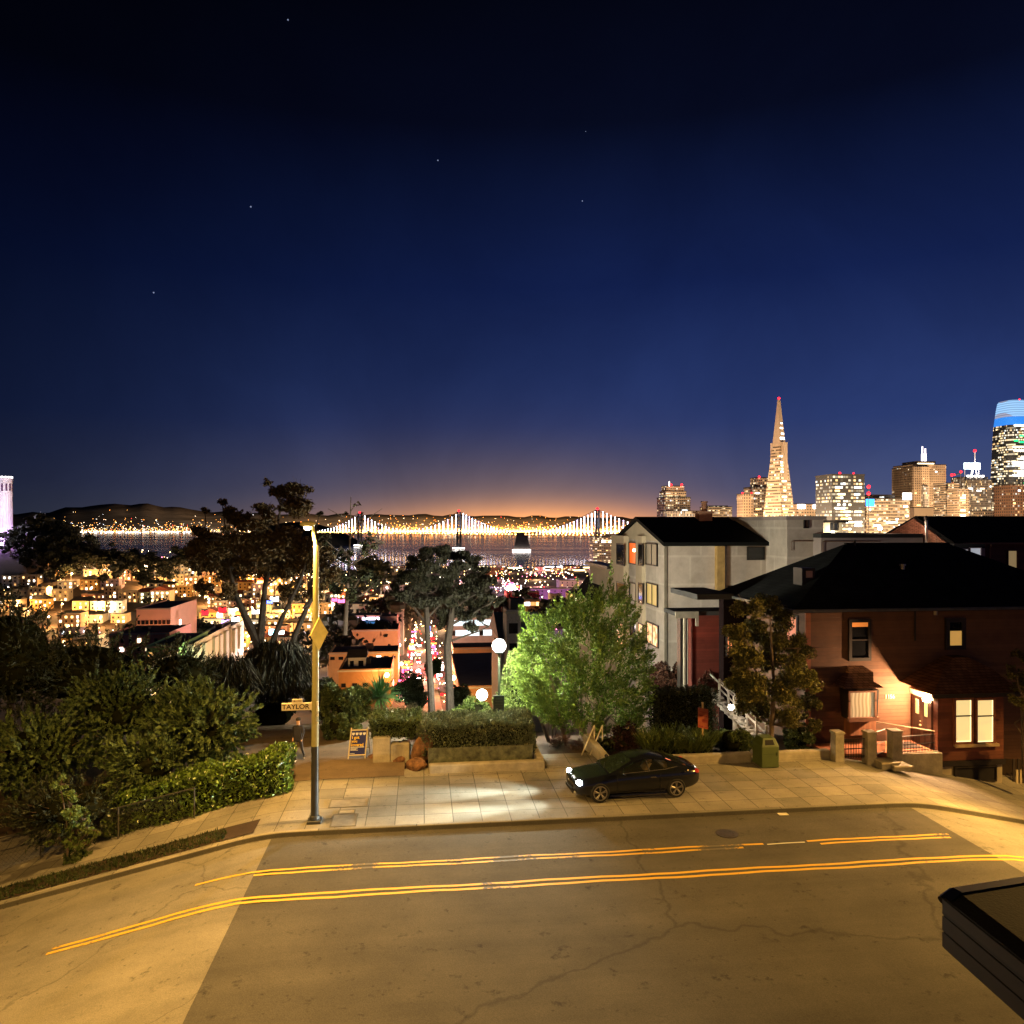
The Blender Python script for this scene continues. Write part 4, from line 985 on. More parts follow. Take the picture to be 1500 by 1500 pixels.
for px,py,d in [(25,779,800),(38,776,790),(48,771,780),(57,764,770),(64,760,765),(72,764,770),(80,770,765),(90,773,760),(99,775,760),(104,782,750),(30,792,770),(45,788,760),(60,782,750),(74,784,745),(88,788,740),(15,798,770),(28,806,760),(42,802,750),(56,800,740),(70,802,735),(84,804,730),(97,806,730),(110,801,740),(122,797,745),(135,800,740),(118,812,725),(104,822,715),(62,818,720),(80,822,710),(40,822,720),(92,836,700),(72,838,695),(58,832,700),(48,842,690),(148,802,740),(160,806,735),(172,812,730),(142,814,725),(200,812,725),(218,816,720),(262,806,735),(284,802,735),(300,798,730),(316,806,725),(340,800,730),(240,822,715),(180,826,700),(210,832,690),(232,882,520),(232,922,345),(212,923,345),(284,906,400),(380,812,700),(420,808,700),(455,812,690),(520,842,640),(540,816,700),(560,826,690),(512,870,470),(548,880,430),(575,878,430),(600,870,480),(620,862,500),(700,886,430),(722,890,420),(748,884,450),(812,884,560),(826,880,560),(766,868,720),(690,860,620),(508,905,320),(498,925,300)]:
    spots.append((px,py,d))
for i,(px,py,d) in enumerate(spots):
    X=(px-750)/F*d; u,v=UV(X,d); ztop=CZ+(HY-py)/F*d; k=hr.randrange(3); h=(15,12,18)[k]*.82; zt_=float(terr(u,v)); s=max(.55,min(1.7,(ztop-zt_)/h))
    if k in usedt: o=copy_tree(HT[k])
    else: o=HT[k]; usedt.add(k)
    o.location=Wp(u,v,max(zt_-.5,ztop-h*s-1)); o.rotation_euler=(0,0,hr.uniform(0,6.28)); o.scale=(s*hr.uniform(.85,1.15),s*hr.uniform(.85,1.15),s)
    reg='on the monument hill' if px<190 and py<850 else landmark(px,py)
    tag(o,f"{['round','spreading','tall'][k]} dark tree {reg}",'tree','dark trees among the hillside houses')

# the carpet of lamps and lit doorways too many to count
vl=MB(); gv=random.Random(90)
vmats=[emi('valley_amber',(1,.58,.20),10),emi('valley_cream',(1,.80,.50),12),emi('valley_white',(1,.95,.88),13),emi('valley_red',(1,.02,.02),5),emi('valley_pink',(1,.25,.45),6)]
for q in vmats: q.cycles.emission_sampling='NONE'
cnt=0
while cnt<1300:
    v_=gv.uniform(345,1650); u_=gv.uniform(-520,330); z=float(terr(u_,v_))+gv.choice([3,5,8,9,11,12.5]); a=proj(u_,v_,z)
    if not(0<a[0]<905 and a[1]>805) or (a[0]<95 and a[1]>900) or (a[0]<190 and a[1]>955) or a[1]>965: continue
    if a[0]<190 and a[1]<835: 
        if gv.random()<.85: continue
    if v_<640 and -9<u_<4: continue
    if v_>900 and gv.random()<.35: continue
    hot=745<a[0]<850
    r=gv.uniform(.26,.52)*(v_/560)**.75*(1.5 if gv.random()<.06 else 1); mi=gv.choices([0,1,2,3,4],[6,4,2.2,.5+hot,.2+2*hot])[0]
    k=len(vl.v); x,y=u_,v_
    vl.add([(x-r,y,z),(x+r,y,z),(x,y-r,z),(x,y+r,z),(x,y,z-r),(x,y,z+r)],[(0,2,5),(2,1,5),(1,3,5),(3,0,5),(2,0,4),(1,2,4),(3,1,4),(0,3,4)],mi); cnt+=1
for i in range(230):     # the steep street
    v_=gv.uniform(130,620); s=gv.choice([-1,1]); u_=(-7.6 if s<0 else 2.6)+gv.gauss(0,.5)+(gv.uniform(0,8) if gv.random()<.3 else 0); z=float(terr(u_,v_))+gv.uniform(1.5,7); r=gv.uniform(.14,.30)*(v_/250)**.8; x,y=u_,v_
    vl.add([(x-r,y,z),(x+r,y,z),(x,y-r,z),(x,y+r,z),(x,y,z-r),(x,y,z+r)],[(0,2,5),(2,1,5),(1,3,5),(3,0,5),(2,0,4),(1,2,4),(3,1,4),(0,3,4)],gv.choices([0,1,2,3,4],[4,3,3,4,1])[0])
for i in range(260):     # the shopping street
    px=gv.uniform(736,815); py=np.interp(px,[738,760,785,812],[856,869,884,897])+gv.gauss(-2,4); d=93*F/(py-HY); X=(px-750)/F*d; x,y=UV(X,d); z=float(terr(x,y))+gv.uniform(1,6); r=gv.uniform(.7,1.5)
    vl.add([(x-r,y,z),(x+r,y,z),(x,y-r,z),(x,y+r,z),(x,y,z-r),(x,y,z+r)],[(0,2,5),(2,1,5),(1,3,5),(3,0,5),(2,0,4),(1,2,4),(3,1,4),(0,3,4)],gv.choices([0,1,2,3,4],[1,2,6,2,4])[0])
tag(vl.build('valley_lights',vmats),kind='stuff',label='carpet of small amber, white and red lamps over the valley')

# give every lamp, sign, tree and car down there a label of its own
ONES=['','first','second','third','fourth','fifth','sixth','seventh','eighth','ninth','tenth','eleventh','twelfth','thirteenth','fourteenth','fifteenth','sixteenth','seventeenth','eighteenth','nineteenth']
CARD={2:'twenty',3:'thirty',4:'forty'}
def nth(n):
    if n<20: return ONES[n]
    return {20:'twentieth',30:'thirtieth',40:'fortieth'}.get(n) or CARD[n//10]+'-'+ONES[n%10]
bpy.context.view_layer.update()
by={}
for o in list(S.objects):
    if o.parent is None and o.get('group') in ('street lamps down in the valley','dark trees among the hillside houses','neon signs of the steep street','neon signs of the valley streets','stream of cars on the shopping street'):
        p=o.location; py=HY-(p.z+5-CZ)*F/p.y; by.setdefault(o['label'],[]).append((-py,o))
for lb_,rows in by.items():
    if len(rows)<2: continue
    rows.sort(key=lambda q:q[0])
    for i,(k,o) in enumerate(rows): o['label']=lb_+(', lower one' if i==0 else ', upper one') if len(rows)==2 else lb_+(', lowest of these' if i==0 else f', {nth(i+1)} from below')
# ================================================================ NEAR HOUSES
def siding(name,col,pitch=.16,rough=.7,horizontal=True,var=.2):
    m=bpy.data.materials.new(name); m.use_nodes=True; t=NT(m.node_tree); b=t.N['Principled BSDF']
    tc=t.n('ShaderNodeTexCoord').outputs['Object']; p=t.n('ShaderNodeSeparateXYZ',{0:tc})
    q=t.m('DIVIDE',p.outputs[2] if horizontal else t.m('ADD',p.outputs[0],p.outputs[1]),pitch)
    fr=t.m('FRACT',q); fl_=t.m('FLOOR',q)
    wn=t.n('ShaderNodeTexWhiteNoise',{'W':fl_},noise_dimensions='1D')
    nz=t.n('ShaderNodeTexNoise',{'Vector':tc,'Scale':2.2,'Detail':6.0})
    f=t.m('ADD',t.m('MULTIPLY',wn.outputs[0],.35),t.m('MULTIPLY',nz.outputs[0],.65))
    cc=t.ramp(f,[(.25,tuple(c*(1-var*1.4) for c in col)),(.75,tuple(c*(1+var) for c in col))])
    cc=t.mix(1.0,cc,t.ramp(fr,[(0,(.35,)*3),(.07,(1,)*3)]),'MULTIPLY')
    t.put(b.inputs['Base Color'],cc); b.inputs['Roughness'].default_value=rough; b.inputs['Specular IOR Level'].default_value=.3
    t.put(b.inputs['Normal'],t.n('ShaderNodeBump',{'Height':t.m('SUBTRACT',1.0,fr),'Strength':.6,'Distance':.03}).outputs[0])
    return m
def shingle(name,col,rowh=.2):
    m=bpy.data.materials.new(name); m.use_nodes=True; t=NT(m.node_tree); b=t.N['Principled BSDF']
    tc=t.n('ShaderNodeTexCoord').outputs['Object']
    sx=t.n('ShaderNodeSeparateXYZ',{0:tc}); cv=t.n('ShaderNodeCombineXYZ',{0:t.m('ADD',sx.outputs[0],t.m('MULTIPLY',sx.outputs[1],.6)),1:t.m('MULTIPLY',sx.outputs[2],1.8)})
    br=t.n('ShaderNodeTexBrick',{'Vector':cv.outputs[0],'Color1':c4(tuple(c*.8 for c in col)),'Color2':c4(tuple(c*1.25 for c in col)),'Mortar':c4(tuple(c*.3 for c in col)),'Scale':1.0,'Mortar Size':.012,'Brick Width':.26,'Row Height':rowh})
    nz=t.n('ShaderNodeTexNoise',{'Vector':tc,'Scale':1.3,'Detail':5.0})
    t.put(b.inputs['Base Color'],t.mix(1.0,br.outputs[0],t.ramp(nz.outputs[0],[(.3,(.6,)*3),(.7,(1.25,)*3)]),'MULTIPLY'))
    b.inputs['Roughness'].default_value=.95; b.inputs['Specular IOR Level'].default_value=.1
    return m
redside=siding('red_brown_siding',(.115,.056,.032)); wingside=siding('wing_siding',(.15,.05,.03),.13)
blackroof=shingle('black_shingles',(.012,.012,.012)); wingroof=shingle('brown_shingles',(.16,.075,.04),.16)
darktrim=mat('dark_trim',(.02,.016,.014),rough=.5); gut=mat('gutter_metal',(.10,.10,.09),rough=.35,metal=.6)
oldconc=mat('old_concrete',(.27,.24,.18),var=.28,scale=1.6,bump=.3); iron=mat('wrought_iron',(.015,.013,.012),rough=.5)
glass=mat('window_glass',(.01,.011,.013),rough=.05,spec=.7)
shade=emi('lit_roller_shade',(1,.74,.30),.85); shade2=emi('shade_edge_light',(1,.78,.34),2.2)
H_=thing('shingled_house','red-brown shingled house with a huge black hip roof and a small lit wing','house',13.4,6.6,0)
# main body
m=MB(); m.box(13.4,27.0,6.6,13.6,-3.2,5.85); m.build('wall',redside,H_)
e0,e1,w0,w1,ze=12.5,27.6,5.9,14.2,5.9
r0,r1,rv,zrg=17.2,22.5,10.0,8.5
m=MB()
m.add([(e0,w0,ze),(e1,w0,ze),(e1,w1,ze),(e0,w1,ze),(r0,rv,zrg),(r1,rv,zrg),(e0,w0,ze-.16),(e1,w0,ze-.16),(e1,w1,ze-.16),(e0,w1,ze-.16)],
  [(0,1,5,4),(1,2,5),(2,3,4,5),(3,0,4),(6,9,8,7),(0,6,7,1),(1,7,8,2),(2,8,9,3),(3,9,6,0)])
rf=m.build('roof',blackroof,H_)
m=MB(); m.box(e0-.12,e1,w0-.13,w0-.005,ze-.13,ze-.01); m.box(e0-.13,e0-.005,w0,w1,ze-.13,ze-.01); m.build('gutter',gut,rf)
m=MB(); m.box(r0,r1,rv-.1,rv+.1,zrg-.03,zrg+.05); m.build('ridge_cap',blackroof,rf)
def vent(px,py,v,s,m_=None,h=.5):
    u,z=onv(px,py,v); q=MB(); q.tube([(u,v,z-h),(u,v,z+h*.4)],s,8); q.tube([(u,v,z+h*.4),(u,v,z+h*.55)],s*1.5,8); q.build('vent_pipe',m_ or mat('galvanised_pipe',(.45,.40,.33),rough=.4,metal=.5),rf)
vent(1322,835,8.3,.10); vent(1370,884,6.6,.09); vent(1252,797,9.9,.06,darktrim,.35)
u,z=onv(1177,840,8.4); m=MB(); m.box(u-.28,u+.34,8.0,8.8,z-.5,z+.26); m.build('roof_box',darktrim,rf); m=MB(); m.box(u-.10,u+.20,7.975,8.0,z-.16,z+.14); m.build('vent_cap',mat('pinkish_cap',(.40,.26,.24)),rf)
# first-floor windows
def win(parent,px0,px1,py0,py1,v,frame_m,glass_m,fw=.09,depth=.12,name='window',mull=0,sill=False,pane='pane'):
    u0=onv(px0,py0,v)[0]; u1=onv(px1,py0,v)[0]; z1=onv((px0+px1)/2,py0,v)[1]; z0=onv((px0+px1)/2,py1,v)[1]
    return winr(parent,u0,u1,z0,z1,v,frame_m,glass_m,fw,depth,name,mull,sill,pane)
def winr(parent,u0,u1,z0,z1,v,frame_m,glass_m,fw=.09,depth=.12,name='window',mull=0,sill=False,pane='pane'):
    m=MB(); d0=v-depth; d1=v-.003
    m.box(u0-fw,u0,d0,d1,z0-fw,z1+fw); m.box(u1,u1+fw,d0,d1,z0-fw,z1+fw); m.box(u0,u1,d0,d1,z1,z1+fw); m.box(u0,u1,d0,d1,z0-fw,z0)
    for k in range(mull): q=u0+(u1-u0)*(k+1)/(mull+1); m.box(q-.03,q+.03,d0+.02,d1,z0,z1)
    if sill: m.box(u0-fw-.06,u1+fw+.06,d0-.10,d1,z0-fw-.07,z0-fw-.003)
    f=m.build(name,frame_m,parent)
    q=MB(); q.box(u0,u1,v-.05,v-.006,z0,z1); p=q.build(pane,glass_m,f)
    return f,(u0,u1,z0,z1)
f,b_=win(H_,1246,1270,911,963,6.6,darktrim,glass,fw=.13)
m=MB(); zz1=b_[3]; m.box(b_[0],b_[1],6.53,6.545,zz1-.20,zz1-.02); m.build('blind',emi('amber_blind',(1,.30,.05),.55),f)
m=MB(); m.box(b_[0],b_[1],6.50,6.54,(b_[2]+zz1)/2-.03,(b_[2]+zz1)/2+.03); m.build('sash_rail',darktrim,f)
f,b_=win(H_,1389,1407,911,945,6.6,darktrim,glass,fw=.18)
m=MB(); m.box(b_[0],b_[1],6.53,6.545,b_[2],b_[2]+(b_[3]-b_[2])*.62); m.build('blind',emi('ochre_blind',(1,.55,.13),.42),f)
u,_=onv(1339,905,6.6); m=MB(); m.tube([(u,6.53,5.7),(u,6.53,4.4)],.04,6); m.build('downspout',darktrim,H_)
# window on the side wall
v0,za=onu(1168,905,13.4); v1,zb=onu(1155,936,13.4)
m=MB(); m.box(13.34,13.397,v0-.12,v1+.12,zb-.15,za+.12); sw=m.build('window',darktrim,H_)
m=MB(); m.box(13.32,13.338,v0,v1,zb,za); m.build('pane',emi('reddish_room',(1,.30,.16),.32),sw)
# corner board & base
m=MB(); m.box(13.33,13.55,6.5,6.598,-.3,5.7); m.build('corner_board',siding('corner_siding',(.26,.09,.045),.16),H_)
# bay window
bu0=onv(1243,1010,5.9)[0]; bu1=onv(1288,1010,5.9)[0]; bz1=onv(1265,1011,5.9)[1]; bz0=onv(1265,1055,5.9)[1]
m=MB(); m.frus((bu0+.1,bu1-.1,5.9,6.6),(bu0,bu1,5.9,6.6),bz0,bz1); bay=m.build('bay_window',darktrim,H_)
cur=bpy.data.materials.new('lit_curtain'); cur.use_nodes=True; t=NT(cur.node_tree); b=t.N['Principled BSDF']
p=t.n('ShaderNodeSeparateXYZ',{0:t.n('ShaderNodeTexCoord').outputs['Object']})
wv=t.m('SINE',t.m('ADD',t.m('MULTIPLY',p.outputs[0],38.0),t.m('MULTIPLY',t.m('SINE',t.m('MULTIPLY',p.outputs[2],7.0)),.6)))
cc=t.ramp(t.m('ADD',t.m('MULTIPLY',wv,.5),.5),[(0,(.34,.26,.14)),(1,(.60,.50,.30))]); t.put(b.inputs['Base Color'],cc); t.put(b.inputs['Emission Color'],cc); b.inputs['Emission Strength'].default_value=.42  # fold shading and glow are put into the curtain colour
wu0=onv(1244.5,1015,5.9)[0]; wu1=onv(1280,1015,5.9)[0]; wz1=onv(1262,1014,5.9)[1]; wz0=onv(1262,1050,5.9)[1]
m=MB(); m.box(wu0,wu1,5.86,5.897,wz0,wz1); m.build('curtain',cur,bay)
m=MB(); m.box(wu0-.08,wu0,5.82,5.897,wz0,wz1); m.box(wu1,wu1+.08,5.82,5.897,wz0,wz1); m.box(wu0-.08,wu1+.08,5.82,5.897,wz1,wz1+.07); m.box(wu0-.12,wu1+.14,5.72,5.897,wz0-.16,wz0); m.build('frame',siding('bay_frame',(.26,.12,.07),2),bay)
m=MB(); 
ru0=onv(1236,1008,5.75)[0]; ru1=onv(1294,1008,5.75)[0]; rt0=onv(1243,986,6.3)[0]; rt1=onv(1281,986,6.3)[0]
zr0=onv(1265,1008,5.75)[1]; zr1=onv(1262,985,6.35)[1]; zm=zr0+(zr1-zr0)*.42
prof=[(0,zr0,5.72,ru0,ru1),(1,zm,6.0,ru0+.22,ru1-.28),(2,zr1,6.35,rt0+.05,rt1-.02),(3,zr1+.25,6.598,rt0+.12,rt1-.35)]
for _,z_,v_,a,b2 in prof: m.v+=[(a,v_,z_),(b2,v_,z_),(b2,6.598,z_),(a,6.598,z_)]
for i in range(3):
    k=i*4; m.f+=[(k,k+1,k+5,k+4),(k+1,k+2,k+6,k+5),(k+3,k,k+4,k+7)]; m.mi+=[0]*3
m.f.append((3,2,1,0)); m.mi.append(0)
m.build('bay_roof',shingle('bay_shingles',(.27,.14,.08),.15),bay)
m=MB(); lu0=onv(1246,1060,6.1)[0]; lu1=onv(1283,1060,6.1)[0]; m.box(lu0,lu1,6.1,6.598,onv(1262,1077,6.1)[1],bz0-.02); m.build('bay_apron',siding('apron_boards',(.24,.10,.05),.12,horizontal=False),bay)
# house number
brass=mat('pale_brass',(.62,.5,.3),rough=.4,metal=.2)
u,z=onv(1303,1020.5,6.6); put_text('house_number','1156',.24,brass,H_,(u,6.575,z),sx=.95)
# ---- wing
wu0,wu1,wv0,wv1=18.2,21.15,4.9,6.59
wzb=onv(1425,1113,4.9)[1]; wzt=onv(1425,1012,4.9)[1]
m=MB(); m.box(wu0,wu1,wv0,wv1,wzb,wzt); wing=m.build('wing',wingside,H_)
m=MB(); m.box(wu0-.06,wu1+.05,wv0-.07,wv1,wzb-.22,wzb-.003); m.build('skirting',darktrim,wing)
m=MB(); m.box(wu0+.15,wu1-.02,wv0+.05,wv1,-3.2,wzb-.225); fnd=m.build('foundation',mat('foundation_stucco',(.34,.29,.20),var=.2,scale=1.2,bump=.2),wing)
f,b_=win(wing,1398,1456,1123,1143,wv0+.05,darktrim,mat('grille_dark',(.012,.01,.01)),fw=.05,name='basement_grille')
apx=(onv(1397,963,6.0)[0],onv(1418,963,6.0)[0]); zap=onv(1407,963,6.0)[1]
m=MB(); m.add([(wu0-.55,wv0-.45,wzt),(wu1+.45,wv0-.45,wzt),(wu1+.45,wv1+.0,wzt+.1),(wu0-.55,wv1,wzt+.1),
   (apx[0]-.85,5.5,wzt+.75),(apx[1]+.75,5.5,wzt+.75),(apx[1]+.75,6.59,wzt+.75),(apx[0]-.85,6.59,wzt+.75),
   (apx[0],6.0,zap),(apx[1],6.0,zap),(apx[1],6.59,zap),(apx[0],6.59,zap)],
   [(0,1,5,4),(1,2,6,5),(3,0,4,7),(4,5,9,8),(5,6,10,9),(7,4,8,11),(8,9,10,11),(3,2,1,0)])
m.build('wing_roof',wingroof,wing)
m=MB(); m.box(wu0-.5,wu1+.4,wv0-.44,wv0-.3,wzt-.17,wzt-.01); m.build('eave_board',darktrim,wing)
wf=mat('cream_sash',(.20,.07,.04),rough=.6)
for a,b2 in ((1398.5,1421),(1430,1453)):
    f,b_=win(wing,a,b2,1025,1086,wv0,wf,shade,fw=.10,depth=.10,pane='shade')
    zm=b_[2]+(b_[3]-b_[2])*.62
    m=MB(); m.box(b_[0],b_[1],wv0-.085,wv0-.052,zm-.025,zm+.025); m.build('sash_rail',darktrim,f)
    for q0,q1,q2,q3 in ((b_[0],b_[0]+.035,b_[2],b_[3]),(b_[1]-.035,b_[1],b_[2],b_[3]),(b_[0]+.035,b_[1]-.035,b_[2],b_[2]+.035)):
        m=MB(); m.box(q0,q1,wv0-.058,wv0-.0515,q2,q3); m.build('light_gap',shade2,f)
sl0=onv(1396,1090,wv0)[0]; sl1=onv(1459,1090,wv0)[0]; zs_=onv(1425,1087.5,wv0)[1]
m=MB(); m.box(sl0,sl1,wv0-.2,wv0-.004,zs_-.14,zs_-.03); m.build('window_sill',mat('pale_sill',(.42,.3,.18)),wing)
# entrance on the wing's left face
def onface(px,py): return onu(px,py,wu0)
va,zd=onface(1376,1033); 
m=MB(); m.box(18.10,18.197,5.0,6.55,2.14,2.36); por=m.build('porch_beam',mat('porch_white',(.6,.5,.38)),wing)
m=MB(); m.box(18.12,18.197,5.2,6.35,-.02,2.1); door=m.build('door',siding('door_boards',(.10,.045,.03),.2,horizontal=False),H_)
for va_,vb_ in ((5.42,5.60),(5.98,6.16)):
    m=MB(); m.box(18.10,18.118,va_,vb_,1.38,1.98); m.build('door_light',shade,door)
m=MB(); m.ball((18.06,5.8,.95),.05,0,8); m.ball((18.06,5.8,1.12),.03,0,8); m.build('handle',brass,door)
zl_=wzt-.30; m=MB(); m.box(17.96,18.095,5.2,5.5,zl_-.2,zl_-.02); lt=m.build('porch_lamp',emi('porch_lamp_glow',(1,.74,.46),45),por)
lamp('porch_light','POINT',(17.93,5.35,zl_),1700,(1,.56,.27),parent=H_,size=.05)
print('wzt',wzt)
# landing
til=mat('terracotta_tile',(.50,.20,.11),var=.15,scale=4)
lnd=thing('entrance_landing','terracotta-tiled entrance landing behind iron railings','landing',16.6,4.9,0)
m=MB(); m.box(13.6,18.15,5.0,6.55,-.6,.10); m.build('tile_floor',til,lnd)
m=MB(); m.box(16.35,18.2,4.62,4.95,-1.7,.12); m.build('retaining_wall',oldconc,lnd)
m=MB(); m.box(17.0,17.9,5.4,6.3,.105,.125); m.build('doormat',mat('doormat_grey',(.09,.08,.08)),lnd)
for k in range(2):
    u0=onv(1285+14*k,1118,4.3)[0]; m=MB(); m.box(u0,u0+.75,4.0-.2*k,4.7,-.25,.02-.09*k); st_=m.build('step',oldconc,lnd)
    m=MB(); m.box(u0-.01,u0+.76,3.96-.2*k,4.0-.2*k-.002,-.03-.09*k,.03-.09*k); m.build('step_nosing',mat('worn_white_edge',(.55,.47,.3)),st_)
def pillar(px,py0,py1,w,label):
    u,z1=onv(px,py0,4.6); t_=thing('gate_pillar',label,'pillar',u,4.6,float(zstreet(u)),'concrete gate pillars before the shingled house')
    m=MB(); m.frus((u-w/2-.02,u+w/2+.02,4.42,4.84),(u-w/2,u+w/2,4.44,4.82),float(zstreet(u))-.3,z1-.06); m.build('shaft',oldconc,t_,bevel=.02)
    m=MB(); m.box(u-w/2-.03,u+w/2+.03,4.4,4.86,z1-.058,z1+.03); m.build('cap',oldconc,t_,bevel=.015); return u
pa=pillar(1227,1072,1118,.36,'concrete pillar where the low wall meets the iron fence')
pb=pillar(1274,1072,1120,.38,'middle concrete gate pillar beside the half-open gate')
pc=pillar(1311,1070,1126,.42,'concrete pillar at the top of the entrance steps, gate hinged away')
def railing(name,label,cat,u0,u1,v0,v1,z0,z1,n,ring=False):
    t_=thing(name,label,cat,u0,v0,z0)
    m=MB()
    for k in range(n+1):
        f=k/n; m.tube([(u0+(u1-u0)*f,v0+(v1-v0)*f,z0),(u0+(u1-u0)*f,v0+(v1-v0)*f,z1)],.011,4)
    m.build('bars',iron,t_)
    m=MB()
    for z_ in (z0+.08,(z0+z1)/2,z1): m.tube([(u0,v0,z_),(u1,v1,z_)],.018,4)
    m.build('rails',iron,t_); return t_
railing('iron_fence','black iron fence panel between the first two pillars','fence',pa+.2,pb-.2,4.62,4.62,.05,.82,14)
railing('iron_gate','black iron gate standing half open between two pillars','gate',pb+.22,pb+.95,4.62,5.05,.08,1.05,9)
railing('iron_railing','black iron railing along the terracotta landing','railing',pc+.24,18.1,4.75,4.95,.12,.80,24)
m=MB(); m.tube([(16.4,6.3,1.0),(18.1,4.95,.92)],.025,6); m.build('handrail',mat('painted_handrail',(.4,.32,.22)),lnd)
# low wall right of the bin
def lowwall(label,u0,u1,z1=.36,v0=4.78,v1=5.08,rnd_=.05):
    t_=thing('garden_wall',label,'low wall',u0,v0,0)
    m=MB(); m.box(u0,u1,v0,v1,-.4,z1); m.build('wall',oldconc,t_,bevel=rnd_)
    m=MB(); m.box(u0+.05,u1-.05,v0-.02,v0-.002,-.4,.08); m.build('footing',oldconc,t_)
    return t_
lowwall('low concrete wall from the green bin to the first pillar',onv(1120,1118,4.8)[0],pa-.2)
lowwall('low concrete wall behind the black car',onv(884,1118,4.8)[0],onv(1101,1118,4.8)[0])
# ---------------------------------------------------------------- stucco apartment house
stuc=bpy.data.materials.new('patched_stucco'); stuc.use_nodes=True; t=NT(stuc.node_tree); b=t.N['Principled BSDF']
tc=t.n('ShaderNodeTexCoord').outputs['Object']; p=t.n('ShaderNodeSeparateXYZ',{0:tc})
cv=t.n('ShaderNodeCombineXYZ',{0:t.m('ADD',p.outputs[0],p.outputs[1]),1:p.outputs[2]})
br=t.n('ShaderNodeTexBrick',{'Vector':cv.outputs[0],'Color1':(.48,.40,.34,1),'Color2':(.56,.47,.41,1),'Mortar':(.60,.52,.45,1),'Scale':1.0,'Mortar Size':.10,'Mortar Smooth':.6,'Brick Width':2.5,'Row Height':1.9},offset=.3)
nz=t.n('ShaderNodeTexNoise',{'Vector':tc,'Scale':.8,'Detail':7.0,'Roughness':.7})
t.put(b.inputs['Base Color'],t.mix(1.0,br.outputs[0],t.ramp(nz.outputs[0],[(.3,(.72,.7,.68)),(.7,(1.1,1.1,1.1))]),'MULTIPLY')); b.inputs['Roughness'].default_value=.9
nb=t.n('ShaderNodeTexNoise',{'Vector':tc,'Scale':25.0}); t.put(b.inputs['Normal'],t.n('ShaderNodeBump',{'Height':nb.outputs[0],'Strength':.3,'Distance':.02}).outputs[0])
stuc2=mat('tan_stucco',(.50,.40,.28),var=.10,scale=.8,bump=.2)
A0=13.3; AV0,AV1=25.0,37.5; AR=31.2
zev=onv(1050,793,AV0)[1]; zrd=onv(1000,757,AR)[1]; ue=onv(1152,790,AV0)[0]
A_=thing('stucco_apartment_house','three-storey pale stucco apartment house with bay windows and a black gable roof','apartment house',A0,AV0,-6)
m=MB(); m.box(A0,ue,AV0,AV1,-16,zev); m.build('wall',stuc,A_)
m=MB(); m.prism([(AV0,zev),(AV1,zev),(AV1-2,zev+.5),(AR,zrd-.12),(AV0+2.4,zev+.45)],0,A0+.002,A0+.25); m.build('gable',stuc2,A_)
m=MB(); m.add([(A0-.25,AV0-.5,zev-.05),(ue,AV0-.5,zev-.05),(ue,AR,zrd),(A0-.25,AR,zrd),(ue,AV1+.5,zev-.05),(A0-.25,AV1+.5,zev-.05),
   (A0-.25,AV0-.5,zev-.3),(ue,AV0-.5,zev-.3),(ue,AV1+.5,zev-.3),(A0-.25,AV1+.5,zev-.3),(A0-.25,AR,zrd-.25),(ue,AR,zrd-.25)],
   [(0,1,2,3),(3,2,4,5),(0,6,7,1),(5,4,8,9),(6,0,3,10),(10,3,5,9),(7,11,2,1),(11,8,4,2),(6,10,11,7),(10,9,8,11)]); ar=m.build('roof',mat('tar_roof',(.010,.010,.010),rough=.95,spec=.05),A_)
# bands, pipes
m=MB(); 
z1=onv(1050,872,AV0)[1]; m.box(A0+.1,ue,AV0-.03,AV0-.003,z1-.06,z1+.06); m.build('ledge',stuc,A_)
u=onv(1141.5-22*0,800,AV0)[0]; m=MB()
c0,c1=onv(1047,800,AV0)[0],onv(1058,800,AV0)[0]; m.box(c0,c1,AV0-.45,AV0-.004,onv(1052,866,AV0)[1],zev-.31); m.build('chimney_flue',mat('ochre_flue',(.40,.25,.09)),A_)
m=MB(); m.box(A0-.05,A0+.12,AV0-.10,AV0-.003,-12,zev-.31); m.build('corner_pipe',mat('dark_corner',(.20,.17,.13)),A_)
f,b_=win(A_,1095,1118,802,819,AV0,darktrim,glass,fw=.06,name='window')
f,b_=win(A_,1067,1082,859,880,AV0,darktrim,glass,fw=.06,name='window')
# chimney
brk=bpy.data.materials.new('chimney_brick'); brk.use_nodes=True; t=NT(brk.node_tree); b=t.N['Principled BSDF']
tc=t.n('ShaderNodeTexCoord').outputs['Object']; p=t.n('ShaderNodeSeparateXYZ',{0:tc}); cv=t.n('ShaderNodeCombineXYZ',{0:t.m('ADD',p.outputs[0],p.outputs[1]),1:p.outputs[2]})
t.put(b.inputs['Base Color'],t.n('ShaderNodeTexBrick',{'Vector':cv.outputs[0],'Color1':(.6,.26,.14,1),'Color2':(.48,.2,.11,1),'Mortar':(.30,.2,.14,1),'Scale':1.0,'Mortar Size':.012,'Brick Width':.22,'Row Height':.075}).outputs[0]); b.inputs['Roughness'].default_value=.9
cu,cz=onv(1031,757,30.4); s=.0509
m=MB(); m.box(cu-.5,cu+.5,30.0,30.9,cz-1.2,cz+.25); m.box(cu-.62,cu+.62,29.9,31,cz+.25,cz+.42); m.lathe([(.20,.42),(.20,1.05)],(cu+.05,30.45,cz),10); m.lathe([(.25,.62),(.25,.70)],(cu+.05,30.45,cz),10); m.lathe([(.25,.86),(.25,.93)],(cu+.05,30.45,cz),10); m.lathe([(.27,1.05),(.27,1.16)],(cu+.05,30.45,cz),10)
m.build('chimney',brk,ar)
